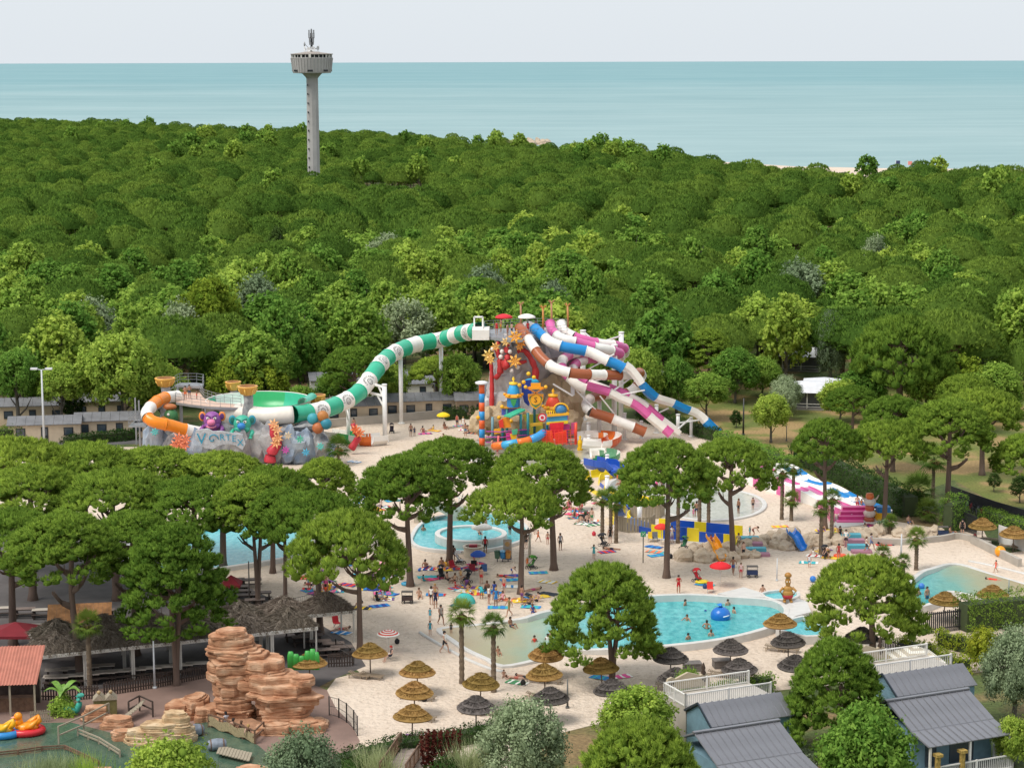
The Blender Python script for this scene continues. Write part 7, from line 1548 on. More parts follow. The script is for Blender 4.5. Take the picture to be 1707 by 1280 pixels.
for lab, x, y, rz in (('grey barrel with open end beside the tan rock', 325, 1226, .5), ('grey barrel lying beside the plank jetty', 362, 1250, .25)):
  q = P(x, y); t = thing('barrel', lab, 'barrel', q + Vector((0, 0, .42)), rz); mb = MB(); mb.lathe([(.3, -.65), (.42, -.35), (.45, 0), (.42, .35), (.3, .65), (.01, .66)], 14); o = mb.build('staves', mat('barrel_grey', (.22, .25, .30), .7, .3, 3), t); o.rotation_euler = (0, R(90), 0)
  for z in (-.45, .45): mb = MB(); mb.lathe([(.42, z - .04), (.435, z), (.42, z + .04)], 14); o = mb.build('hoop', brown, t); o.rotation_euler = (0, R(90), 0)
# grandstand by the pond with rope fence
t = rails('wooden railing with netting along the pond platform', px(348, 1212, 385, 1224, 425, 1240, 440, 1225), 1.0, brown);
mb = MB(); d = px(350, 1210, 420, 1236, 445, 1215, 400, 1195, 365, 1194); mb.prism([(q.x, q.y) for q in d], 0, .35); mb.build('platform', mat('platform_stone', (.40, .22, .13), .85, .2, 2), t)
mb = MB(); a, b2 = P(348, 1212), P(425, 1240); nv = 14; mb.add([tuple(a.lerp(b2, i / nv) + Vector((0, -.05, z + .1 * math.sin(i * 1.3)))) for i in range(nv + 1) for z in (.15, .85)], [(2 * i, 2 * i + 2, 2 * i + 3, 2 * i + 1) for i in range(nv)]); mb.build('netting', mat('netting', (.35, .28, .16), .9, .3, 12), t)
# cactus cut-outs, metal mesh fence
t = thing('cactus_figure', 'flat green cactus cut-outs on the canyon rock', 'figure', P(505, 1150) + Vector((0, .5, 2.2)))
for dx, h, w_ in ((-.95, .75, .26), (-.55, .55, .26), (-.1, .4, .24), (.35, .8, .24), (.75, .95, .26), (1.05, .7, .22)): mb = MB(); mb.tube([(dx, 0, -.7), (dx, 0, h * .5), (dx, 0, h)], [w_, w_ * 1.05, w_ * .7], 10); mb.v = [(a, b_ * .5, c_) for a, b_, c_ in mb.v]; mb.build('stem', paint('3fa043'), t)
mesh_m = mat('mesh_steel', (.10, .09, .085), .5, .2, 4)
def meshfence(label, pts, h=1.6, step=.16):
  t = thing('mesh_fence', label, 'fence', (0, 0, 0)); pts = [Vector(q) for q in pts]
  for i in range(len(pts) - 1):
    a, b_ = pts[i], pts[i + 1]; L = (b_ - a).length
    for q in (a, b_): mb = MB(); mb.bar(q, q + Vector((0, 0, h)), .09); mb.build('post', mesh_m, t)
    mb = MB(); k = int(L / step)
    for j in range(1, k): q = a.lerp(b_, j / k); mb.bar(q + Vector((0, 0, .1)), q + Vector((0, 0, h - .05)), .015)
    for z in (.1, h * .5, h - .05): mb.bar(a + Vector((0, 0, z)), b_ + Vector((0, 0, z)), .03)
    mb.build('mesh_panel', mesh_m, t)
  return t
meshfence('dark mesh fence curving around the canyon path', px(549, 1192, 565, 1196, 578, 1204, 590, 1216, 596, 1226), 1.5); meshfence('mesh fence between the terrace and the sand', px(455, 1020, 485, 1042, 520, 1066, 560, 1090, 590, 1108), 1.3, .25); meshfence('mesh fence panel beside the lap pool trees', px(490, 1020, 530, 1010, 560, 1030), 1.3, .25)

# ================================================================ parasols and loungers
leafmat('straw_gold', (.24, .145, .045), (.47, .30, .11), .15, .02); leafmat('straw_grey', (.085, .075, .07), (.19, .165, .15), .1, .02)
def straw_umb(m, under):
  """three tiers of reeds; returns meshes (tiers, pole)"""
  tiers = []
  for r0, r1, z0, z1 in ((.0, .62, 2.66, 2.40), (.42, 1.05, 2.36, 2.10), (.85, 1.42, 2.08, 1.78)):
    n = 240; a = rng.uniform(0, 2 * np.pi, n); rr = rng.uniform(0, .55, n); rad = r0 + (r1 - r0) * rr; z = z0 + (z1 - z0) * rr
    p = np.stack([rad * np.cos(a), rad * np.sin(a), z + .03], 1); d = np.stack([np.cos(a) * (r1 - r0), np.sin(a) * (r1 - r0), np.full(n, z1 - z0)], 1)
    V, t = blades(p, unit(d), 4, (r1 - r0) * .5, .03, .10, np.clip(rng.normal(.5, .25, n), 0, 1))
    k = 26; ai = np.arange(k) * 2 * np.pi / k; jag = 1 + .02 * (np.arange(k) % 2)
    base = []
    for j in range(k):
      j2 = (j + 1) % k; A = lambda q, r_, zz: (r_ * math.cos(ai[q]), r_ * math.sin(ai[q]), zz)
      a1, a2, b1, b2 = A(j, r0, z0), A(j2, r0, z0), A(j, r1 * jag[j], z1), A(j2, r1 * jag[j2], z1); c1, c2 = A(j, r1 * .97, z1 - .09), A(j2, r1 * .97, z1 - .09)
      base += [a1, b1, b2, a1, b2, a2, b1, c1, c2, b1, c2, b2, c1, a1, a2, c1, a2, c2]
    V = np.vstack([V, np.array(base)]); t = np.concatenate([t, np.repeat(rng.uniform(.2, .6, len(base) // 3), 3)])
    tiers.append(np_mesh('thatch_tier', V, np.arange(len(V)).reshape(-1, 3), t, MATS[m]))
  mb = MB(); mb.cyl((0, 0, 0), .05, 2.6, 7); return tiers, mb.mesh('pole', under)
UG, UY = straw_umb('straw_grey', dark), straw_umb('straw_gold', mat('pole_wood', (.14, .10, .075), .8))
LNG = None
def lounger_parts():
  pl = mat('lounger_wood', (.30, .23, .16), .8, .2, 3); mb = MB(); mb.box((-.32, -.95, .30), (.32, -.9, .35)); mb.box((-.34, -.95, .27), (-.28, .95, .33)); mb.box((.28, -.95, .27), (.34, .95, .33)); fr = mb.mesh('frame', pl)
  mb = MB(); mb.box((-.29, -.04, 0), (.29, .04, .025)); sl_ = mb.mesh('slat', pl); mb = MB(); mb.box((-.03, -.03, 0), (.03, .03, .28)); lg = mb.mesh('leg', pl); return fr, sl_, lg
LF, LS, LL = lounger_parts()
def lounger(label, x, y, rz, fold=.3):
  t = thing('sun_lounger', label, 'sun lounger', P(x, y), rz, 'wooden sun loungers on the sand'); inst('frame', LF, t)
  for i in range(16):
    yy = -.88 + i * .115; up = max(0, (yy - .35)) * fold; inst('slat', LS, t, (0, yy, .335 + up))
  for a in (-.3, .3):
    for b_ in (-.75, .75): inst('leg', LL, t, (a, b_, 0))
  return t
def umb(label, x, ytop, grey=False, n=2, h=2.62, lab2=None, sc=1.0):
  p = P(x, ytop, h * sc); tiers, pole = UG if grey else UY; t = thing('straw_parasol', label, 'parasol', (p.x, p.y, 0), random.uniform(0, 6), 'tiered straw parasols', sc)
  for me in tiers: inst('thatch_tier', me, t)
  inst('pole', pole, t); t.rotation_euler.x, t.rotation_euler.y = random.uniform(-.05, .05), random.uniform(-.05, .05)
  return p
def pair(x, y, lab, rz=R(70)):
  lounger('wooden sun lounger ' + lab + ', the one nearer the pole', x - 9, y, rz); lounger('wooden sun lounger ' + lab + ', the one farther from the pole', x + 12, y + 1, rz)
for a in [('golden straw parasol by the forked pine', 617, 1073), ('golden straw parasol at the head of the row of three', 695, 1103), ('golden straw parasol in the middle of the row of three', 690, 1136), ('golden straw parasol at the near end of the row of three', 686, 1176), ('golden straw parasol with a torn edge beside the pool palms', 800, 1122), ('golden straw parasol at the rim of the big pool', 909, 1075), ('golden straw parasol with bathers lying beside it', 909, 1107), ('golden straw parasol behind the canyon rock', 516, 1089), ('golden straw parasol half hidden by the two-stemmed pine', 1004, 1097), ('golden straw parasol at the bend of the big pool', 1301, 1023), ('golden straw parasol by the bicycle hedge with two loungers', 1638, 864), ('golden straw parasol at the picture edge with an orange ball', 1690, 877), ('golden straw parasol by the black slatted fence', 1574, 987), ('golden straw parasol rising behind the tall hedge', 1656, 976)]: umb(*a)
for a in [('grey straw parasol below the torn golden one', 793, 1160, True), ('grey straw parasol in front of the big pool, first of the row', 1118, 1080, True), ('grey straw parasol beside the small conical tree', 1126, 1114, True), ('grey straw parasol in the middle before the pool', 1218, 1066, True), ('grey straw parasol nearest the cabin hedge', 1234, 1098, True), ('grey straw parasol under the golden one at the pool bend', 1315, 1054, True), ('grey straw parasol half hidden by the bushy pine', 1326, 1092, True), ('grey straw parasol behind the two-stemmed pine', 1022, 1133, True), ('grey straw parasol half hidden by the round grey tree', 918, 1146, True), ('grey straw parasol in the shade of the broad pine', 1436, 1046, True)]: umb(*a)
for x, y, lab in ((608, 1130, 'under the parasol by the forked pine'), (694, 1165, 'under the first of three golden parasols'), (694, 1200, 'under the middle of three golden parasols'), (690, 1235, 'under the last of three golden parasols'), (905, 1137, 'by the pool rim parasol'), (905, 1165, 'by the lying bathers'), (1208, 1128, 'nearest the cabin hedge'), (1302, 1085, 'under the pool bend parasols'), (1640, 902, 'under the bicycle hedge parasol'), (1690, 915, 'beside the orange ball'), (797, 1190, 'under the torn parasol'), (1120, 1150, 'by the conical tree')): pair(x, y, lab)
box_w = mat('box_wood', (.19, .165, .15), .85, .2, 3)
for lab, x, y in (('grey wooden slatted box before the big pool, nearer the first grey parasol', 1154, 1117), ('grey wooden slatted box before the big pool, nearer the middle parasol', 1203, 1112)):
  t = thing('wooden_box', lab, 'box', P(x, y), R(8))
  for k in range(4):
    for s in (-1, 1): mb = MB(); mb.box((-.65, s * .45 - .03, .05 + .14 * k), (.65, s * .45 + .03, .17 + .14 * k)); mb.build('slat', box_w, t); mb = MB(); mb.box((s * .66 - .03, -.45, .05 + .14 * k), (s * .66 + .03, .45, .17 + .14 * k)); mb.build('slat', box_w, t)
  mb = MB(); mb.box((-.72, -.52, .62), (.72, .52, .68)); mb.build('lid', box_w, t)
# cloth umbrellas
def cloth_umb(label, x, ytop, h, r, cols, group=None, drop=.38, n=16):
  p = P(x, ytop, h); t = thing('sun_umbrella', label, 'umbrella', (p.x, p.y, 0)); mb = MB(); mb.cyl((0, 0, 0), .03, h, 6); mb.build('pole', paint('e0ded8'), t); mats = [paint(c_, .8) for c_ in cols]; mb = MB(); rings = [(0, h), (.35 * r, h - drop * .14), (.7 * r, h - drop * .5), (r, h - drop), (r * .99, h - drop - .14)]
  if len(cols) > 1:
    rings = [(r * i / 8, h - drop * (i / 8) ** 1.6) for i in range(9)]; mb.lathe(rings, n, mis=[i % 2 for i in range(8)])
  else: mb.lathe(rings, n)
  mb.build('canopy', mats, t); return t
def umb_at(z, *a, **k):
  t = cloth_umb(*a, **k); t.location.z = z; return t
cloth_umb('red and white ringed beach umbrella on the sand', 647, 1049, 2.0, .95, ['d8402f', 'f2ece4']); cloth_umb('red umbrella of the lifeguard by the big pool', 1201, 936, 2.4, 1.0, ['d8202a']); cloth_umb('white parasol over the round bar of the whirlpool', 803, 872, 2.6, 1.05, ['ece6dc']); cloth_umb('blue beach umbrella over the folding chairs', 797, 917, 2.0, .75, ['2b55b0']); cloth_umb('blue beach umbrella left of the pine among towels', 622, 973, 1.5, .6, ['2a52b0']); cloth_umb('red umbrella by the yellow flume', 1103, 872, 2.2, .75, ['e0382c']); cloth_umb('yellow umbrella by the white tube posts', 739, 687, 2.2, .9, ['f0d020'])
for lab, x, yt, c_ in (('red umbrella on top of the slide tower', 840, 523, 'd02a38'), ('white umbrella on top of the slide tower', 878, 521, 'efe9e0')):
  q = Q(x, yt, 266); t = cloth_umb(lab, x, yt, 2.6, 1.15, [c_]); t.location = (q.x, q.y, PZ);
# ================================================================ blue cabins, fences, tent
seam_m = mat('seam_metal', (.215, .215, .235), .38, .12, .6, metal=.35); blue_w = mat('blue_clapboard', (.16, .27, .33), .7, .12, 2); white_p = paint('e6e2dc')
def strip_roof(parent, a0, a1, prof, w_=.56):
  """standing-seam roof: each metal tray its own piece; prof = [(b, z), ...] from the ridge down"""
  n = max(2, round((a1 - a0) / w_)); st = (a1 - a0) / n; me = None
  mb = MB(); k = len(prof); vs = []
  for b_, z in prof: vs += [(0, b_, z), (.035, b_, z + .07), (.06, b_, z), (st - .002, b_, z), (st - .002, b_, z - .06), (0, b_, z - .06)]
  mb.add(vs, [(6 * i + j, 6 * i + 6 + j, 6 * i + 6 + (j + 1) % 6, 6 * i + (j + 1) % 6) for i in range(k - 1) for j in range(6)] + [tuple(range(6)), tuple(reversed(range(6 * k - 6, 6 * k)))]); me = mb.mesh('roof_tray', seam_m)
  for i in range(n): inst('roof_tray', me, parent, (a0 + st * i, 0, 0))
def boards(parent, poly, axis, at, th=.05, m=None, hb=.2, face=1):
  """horizontal clapboards over an upright polygon ([(along, z)]) standing across axis at the given place"""
  z0, z1 = min(q[1] for q in poly), max(q[1] for q in poly); z = z0
  while z < z1 - .02:
    zt = min(z + hb, z1); xs = []
    for zz in (z + .005, zt - .005):
      cr = []
      for i in range(len(poly)):
        (x0, y0), (x1, y1) = poly[i - 1], poly[i]
        if (y0 > zz) != (y1 > zz): cr.append(x0 + (x1 - x0) * (zz - y0) / (y1 - y0))
      xs.append((min(cr), max(cr)) if len(cr) > 1 else None)
    if xs[0] and xs[1]:
      pts = [(xs[0][0], z), (xs[0][1], z), (xs[1][1], zt), (xs[1][0], zt)]; o1, o2 = at + face * th, at + face * th * .3
      f = lambda p, o: (o, p[0], p[1]) if axis == 'a' else (p[0], o, p[1])
      mb = MB(); mb.add([f(pts[0], o1), f(pts[1], o1), f(pts[2], o2), f(pts[3], o2), f(pts[0], at), f(pts[1], at), f(pts[2], at - .01 * face), f(pts[3], at - .01 * face)], [(0, 1, 2, 3), (4, 7, 6, 5), (0, 4, 5, 1), (2, 6, 7, 3), (0, 3, 7, 4), (1, 5, 6, 2)]); mb.build('board', m or blue_w, parent)
    z += hb
def balustrade(parent, pts, z, h=.95):
  pts = [Vector((q[0], q[1], z)) for q in pts]
  for i in range(len(pts) - 1):
    a, b_ = pts[i], pts[i + 1]; L = (b_ - a).length; n = max(2, int(L / .16)); mb = MB()
    for j in range(1, n): q = a.lerp(b_, j / n); mb.bar(q + Vector((0, 0, .1)), q + Vector((0, 0, h - .05)), .035)
    mb.build('baluster_panel', white_p, parent); mb = MB(); mb.bar(a + Vector((0, 0, h)), b_ + Vector((0, 0, h)), .1, .08); mb.bar(a + Vector((0, 0, .1)), b_ + Vector((0, 0, .1)), .07, .06); mb.build('rail', white_p, parent)
    for q in (a, b_, a.lerp(b_, .5)): mb = MB(); mb.bar(q - Vector((0, 0, .02)), q + Vector((0, 0, h + .08)), .12); mb.build('newel', white_p, parent)
def cabin(label, corner, rz, L=6.6, extra=True):
  t = thing('cabin', label, 'cabin', (corner.x, corner.y, 0), rz); ZR = 4.2
  strip_roof(t, -.1, L, [(0, ZR), (-3.0, ZR - 1.25), (-3.02, ZR - 1.3), (-5.1, ZR - 1.75)]); strip_roof(t, -.1, L, [(0, ZR), (2.2, ZR - 1.0)])
  mb = MB(); mb.bar((-.15, 0, ZR + .05), (L + .05, 0, ZR + .05), .3, .1); mb.build('ridge_cap', seam_m, t)
  mb = MB(); mb.box((.1, -2.9, 0), (L - .1, 2.0, ZR - 1.35)); mb.build('wall', blue_w, t)
  boards(t, [(-2.9, 0), (2.0, 0), (2.0, ZR - 1.2), (0, ZR - .15), (-2.9, ZR - 1.3)], 'a', L - .1)
  w_ = MB(); w_.box((L - .04, -1.9, 1.1), (L + .03, -.3, 2.6)); f = w_.build('window', white_p, t); w_ = MB(); w_.box((L, -1.72, 1.26), (L + .06, -.48, 2.44)); w_.build('pane', paint('4a6456', .2), f)
  # porch
  for a in (.15, L * .5, L - .15): mb = MB(); mb.bar((a, -4.95, 0), (a, -4.95, ZR - 1.75), .14); mb.build('porch_post', white_p, t)
  for a in (.6, 2.6):
    mb = MB(); mb.cyl((a, -5.2, 0), .2, 1.75, 8, smooth=False); mb.box((a - .26, -5.46, 1.75), (a + .26, -4.94, 1.95)); mb.build('carved_column', mat('column_gold', (.40, .27, .07), .8, .35, 5, bump=.6), t)
  balustrade(t, [(.8, -5.2), (L, -5.2), (L + .1, -3.0)], .05); mb = MB(); mb.box((0, -5.3, 0), (L, -2.9, .12)); mb.build('porch_floor', mat('porch_stone', (.30, .29, .28), .8), t)
  mb = MB(); mb.box((1.2, -2.96, .2), (2.1, -2.88, 2.2)); mb.box((3.2, -2.96, .2), (5.2, -2.88, 2.2)); mb.build('glass_door', MATS['window_glass'], t)
  # rear wing with blue gable
  A0, A1, B0, B1 = 3.1, L + 3.2, 3.4, 6.8; bm = 5.0
  strip_roof(t, A0 - .1, A1, [(bm, ZR + .15), (B0 - .2, ZR - 1.0)]); strip_roof(t, A0 - .1, A1, [(bm, ZR + .15), (B1 + .1, ZR - .9)])
  mb = MB(); mb.box((A0 + .05, B0, 0), (A1 - .1, B1, ZR - 1.0)); mb.build('wall', blue_w, t)
  boards(t, [(B0, 0), (B1, 0), (B1, ZR - .95), (bm, ZR + .05), (B0, ZR - 1.0)], 'a', A0 + .05, face=-1)
  mb = MB(); mb.bar((A0 - .14, B0 - .3, ZR - 1.0), (A0 - .14, bm, ZR + .2), .08, .14); mb.bar((A0 - .14, bm, ZR + .2), (A0 - .14, B1 + .1, ZR - .85), .08, .14); mb.build('verge', paint('2a3540'), t)
  # roof terrace
  mb = MB(); mb.box((A0, 6.9, 0), (A1 + .5, 10.2, ZR - .7)); mb.build('terrace_block', paint('b8b0a6'), t); balustrade(t, [(A0, 10.1), (A0, 7.0), (A1 + .4, 7.0)], ZR - .7, .9); balustrade(t, [(A0, 10.1), (A1 + .4, 10.1)], ZR - .7, .9)
  # cut-out gable board with clover holes
  g = thing('gable_board', label.split(' with')[0] + ', its cream gable board with dark clover marks', 'board', (0, 0, 0)); g.parent = t; del g['category']; del g['label']
  out = [(-1.75, 0), (1.75, 0), (1.75, .5), (1.62, .85), (1.3, .95), (1.0, .8), (.6, .95), (0, 1.15), (-.6, .95), (-1.0, .8), (-1.3, .95), (-1.62, .85), (-1.75, .5)]; n = len(out); mb = MB()
  mb.add([(5.3 + x, 10.6, ZR - .6 + z) for x, z in out] + [(5.3 + x, 10.8, ZR - .6 + z) for x, z in out], [tuple(range(n)), tuple(reversed(range(n, 2 * n)))] + [(i, n + i, n + (i + 1) % n, (i + 1) % n) for i in range(n)]); mb.build('cream_plate', paint('b8a88e'), g)
  for x in (-1.35, 1.35):
    mb = MB()
    for dx, dz in ((0, .13), (.12, 0), (-.12, 0), (0, -.13)): mb.add([(5.3 + x + dx + a * .09, 10.58, ZR - .6 + .5 + dz + b_ * .09) for a, b_, c_ in disc_geo(0, 0, 0, 1, n=10)[0]], disc_geo(0, 0, 0, 1, n=10)[1])
    mb.build('clover', paint('3a2c22'), g)
  mb = MB(); mb.lathe([(.12, 0), (.2, .15), (.1, .35), (.16, .5), (.03, .9)], 8, c=(6.6, 10.7, ZR + .2)); mb.build('finial', paint('4a3a30'), g)
  return t
CZ = R(24)
cabin('lower blue clapboard cabin with grey metal roofs and roof terrace', P(1159, 1221, 4.2), CZ, 6.4); cabin('upper blue clapboard cabin with grey metal roofs and roof terrace', P(1479, 1168, 4.2), CZ, 6.8)
# tent with chevron roof
p = P(1525, 1130); t = thing('gazebo_tent', 'square cream tent with zigzag striped roof beside the upper cabin', 'tent', p, R(10)); W2 = 1.75
mb = MB(); mb.box((-W2, -W2, 0), (W2, W2, 1.7)); mb.build('wall', paint('d8c4a4', .9), t); mb = MB()
for s in range(4):
  a, b_ = [(-W2, -W2), (W2, -W2), (W2, W2), (-W2, W2)][s], [(W2, -W2), (W2, W2), (-W2, W2), (-W2, -W2)][s]
  for k in range(7): f0, f1 = k / 7, (k + 1) / 7; L_ = lambda q, f: (q[0] * (1 - f) * 1.05, q[1] * (1 - f) * 1.05, 1.7 + .95 * f); mb.add([L_(a, f0), L_(b_, f0), L_(b_, f1), L_(a, f1)], [(0, 1, 2, 3)], k % 2)
mb.build('canopy', [paint('ece6da', .9), paint('b9ac96', .9)], t)
black = mat('black_metal', (.022, .022, .026), .6, .2, 3)
palisade('black slatted fence behind the golden parasol', px(1534, 1058, 1600, 1050, 1640, 1046), 1.9, 'slat_fence', .12, black, .07, cap=(.2, .9), thick=.04, part='slat'); palisade('black slatted fence down to the tent', px(1466, 1090, 1530, 1110, 1552, 1100), 1.5, 'slat_fence', .09, black, .09, cap=(.2, .9), thick=.04, part='slat')
palisade('dark slatted gate beside the vine hedge', px(1605, 884, 1628, 892), 2.0, 'slat_fence', .1, black, .08, cap=(.2, .9), thick=.04, part='slat')
t = thing('screen_fence', 'long black screen fence behind the bicycles', 'fence', (0, 0, 0)); pts = px(1585, 835, 1620, 848, 1660, 862, 1720, 880)
for i in range(3): mb = MB(); mb.bar(pts[i] + Vector((0, 0, .85)), pts[i + 1] + Vector((0, 0, .85)), .06, 1.7); mb.build('panel', black, t)
mb = MB(); mb.bar(P(1620, 905) + Vector((0, 0, .4)), P(1700, 945) + Vector((0, 0, .4)), .4, .8); mb.build('low_wall', MATS['wall_beige'], label='low grey wall behind the parasols at the picture edge', cat='wall')
mb = MB(); mb.bar(P(1664, 905) + Vector((0, 0, 1.0)), P(1712, 922) + Vector((0, 0, 1.0)), .05, 1.8); mb.build('white_screen', white_p, label='white fabric screen behind the parasol at the picture edge', cat='screen')
mb = MB(); sweep(mb, spline([q + Vector((0, 0, .25)) for q in px(1445, 905, 1500, 908, 1570, 902, 1600, 898, 1650, 912)], .6), [(-.2, -.25), (.2, -.25), (.2, .35), (-.2, .35)]); mb.build('low_wall', MATS['wall_beige'], label='curved low grey wall before the rocks and the gate', cat='wall')
# bicycles
def bicycle(label, x, y, rz, col):
  t = thing('bicycle', label, 'bicycle', P(x, y), rz, 'bicycles parked along the black fence')
  for s in (-.5, .5):
    mb = MB(); mb.tube([(s + .33 * math.cos(a * .4488), 0, .34 + .33 * math.sin(a * .4488)) for a in range(15)], .03, 5, cap=False); wl = mb.build('wheel', paint('26262a'), t); mb = MB()
    for a in range(4): mb.bar((s - .3 * math.cos(a * .785), 0, .34 - .3 * math.sin(a * .785)), (s + .3 * math.cos(a * .785), 0, .34 + .3 * math.sin(a * .785)), .012)
    mb.build('spokes', paint('a0a0a4'), wl)
  mb = MB()
  for a, b_ in (((-.5, .34), (-.1, .3)), ((-.5, .34), (-.2, .8)), ((-.1, .3), (-.2, .85)), ((-.2, .75), (.36, .78)), ((-.1, .3), (.36, .72)), ((.5, .34), (.34, .9))): mb.bar((a[0], 0, a[1]), (b_[0], 0, b_[1]), .045)
  mb.build('frame', paint(col), t); mb = MB(); mb.box((-.34, -.07, .86), (-.08, .07, .92)); mb.build('saddle', paint('222226'), t); mb = MB(); mb.bar((.3, -.27, .98), (.3, .27, .98), .035); mb.bar((.34, 0, .9), (.3, 0, .98), .035); mb.build('handlebar', paint('3a3a40'), t)
for i, (x, y, c_) in enumerate(((1612, 848, '3a4a8a'), (1618, 852, 'b03a3a'), (1624, 854, '30343a'), (1630, 857, '8a8a90'), (1636, 860, 'a83a44'), (1642, 862, '2f6a5a'), (1648, 866, 'c8c8cc'), (1606, 844, '44484e'), (1655, 870, '6a3a6a'))): bicycle(f"{['dark blue', 'red', 'black', 'silver', 'crimson', 'green', 'white', 'grey', 'purple'][i]} bicycle parked along the black fence", x, y, R(60), c_)
# footbridge
t = thing('footbridge', 'brown railed wooden footbridge at the lower edge', 'bridge', (0, 0, 0)); a, b2 = P(655, 1310), P(690, 1258); d = (b2 - a).normalized(); nn = Vector((-d.y, d.x, 0)); L = (b2 - a).length
for k in range(int(L / .3)): q = a + d * (.15 + .3 * k); mb = MB(); mb.bar(q - nn * .85 + Vector((0, 0, .5)), q + nn * .85 + Vector((0, 0, .5)), .27, .06); mb.build('plank', mat('bridge_plank', (.30, .24, .20), .85, .2, 3), t)
for s in (-1, 1): railing(t, [a + nn * (.9 * s) + Vector((0, 0, .5)), b2 + nn * (.9 * s) + Vector((0, 0, .5))], 1.1, 1.2, (1.1, .15), .06, brown, bal=.25)
# whirlpool bar counter, bins, info panel
q = P(789, 927); t = thing('round_bar', 'round cream bar counter under the white parasol', 'bar', q); mb = MB(); mb.lathe([(.95, 0), (.95, .95), (1.05, .98), (1.05, 1.06), (.8, 1.06), (.78, .4), (.01, .4)], 20, smooth=False); mb.build('counter', MATS['pool_cream'], t); mb = MB(); mb.box((-.4, -.3, .4), (.4, .2, 1.2)); mb.build('red_crate', paint('a83040'), t)
def bins(x, y, cols, lab):
  for i, c_ in enumerate(cols):
    q = P(x + 9 * i, y); t = thing('waste_bin', f'{c_[1]} waste bin {lab}', 'bin', q); mb = MB(); mb.lathe([(.24, .35), (.3, 1.0), (.01, 1.0)], 12); mb.build('body', paint(c_[0]), t); mb = MB(); mb.lathe([(.33, 1.0), (.33, 1.06), (.2, 1.14), (.01, 1.16)], 12); mb.build('lid', paint(c_[2]), t); mb = MB(); mb.cyl((0, 0, 0), .05, .4, 6); mb.build('stand', paint('6a6a6c'), t)
bins(829, 936, (('4a6a52', 'green', '3a5a44'), ('2f7fb8', 'blue', '8ac0e0'), ('c88a3a', 'orange', 'a86a2a')), 'by the tall information panel'); bins(551, 1024, (('2f86c8', 'blue', '9ad0f0'), ('e0952a', 'orange', 'c07a20')), 'on the sand between the pines')
q = P(846, 934); t = thing('info_panel', 'tall information panel with picture and blue foot near the bins', 'sign', q, R(-15)); mb = MB(); mb.box((-.42, -.04, .1), (.42, .04, 2.1)); mb.build('board', paint('b5aaa0'), t); mb = MB(); mb.box((-.4, -.06, .12), (.4, -.045, .6)); mb.build('blue_band', paint('3a6a9a'), t); mb = MB(); mb.sphere((0, -.05, 1.65), (.25, .02, .25), 12, 6); mb.build('picture', paint('c8a06a'), t)
# ================================================================ people
SKEL = {'pelvis': (0, 0, .95), 'chest': (0, 0, 1.3), 'neck': (0, 0, 1.48), 'head': (0, -.02, 1.62), 'top': (0, 0, 1.71),
    'shL': (.18, 0, 1.42), 'elL': (.25, .02, 1.13), 'wrL': (.26, -.05, .88), 'haL': (.255, -.08, .77), 'shR': (-.18, 0, 1.42), 'elR': (-.25, .02, 1.13), 'wrR': (-.26, -.05, .88), 'haR': (-.255, -.08, .77),
    'hiL': (.095, 0, .9), 'knL': (.11, -.02, .5), 'anL': (.11, .02, .09), 'toL': (.13, -.17, .035), 'hiR': (-.095, 0, .9), 'knR': (-.11, -.02, .5), 'anR': (-.11, .02, .09), 'toR': (-.13, -.17, .035)}
RAD = {'pelvis': .135, 'chest': .15, 'neck': .062, 'head': .10, 'top': .075, 'sh': .07, 'el': .047, 'wr': .034, 'ha': .038, 'hi': .098, 'kn': .064, 'an': .043, 'to': .04}
EDG = [('pelvis', 'chest'), ('chest', 'neck'), ('neck', 'head'), ('head', 'top')] + [(a + s, b_ + s) if a not in ('chest', 'pelvis') else (a, b_ + s) for s in 'LR' for a, b_ in (('chest', 'sh'), ('sh', 'el'), ('el', 'wr'), ('wr', 'ha'), ('pelvis', 'hi'), ('hi', 'kn'), ('kn', 'an'), ('an', 'to'))]
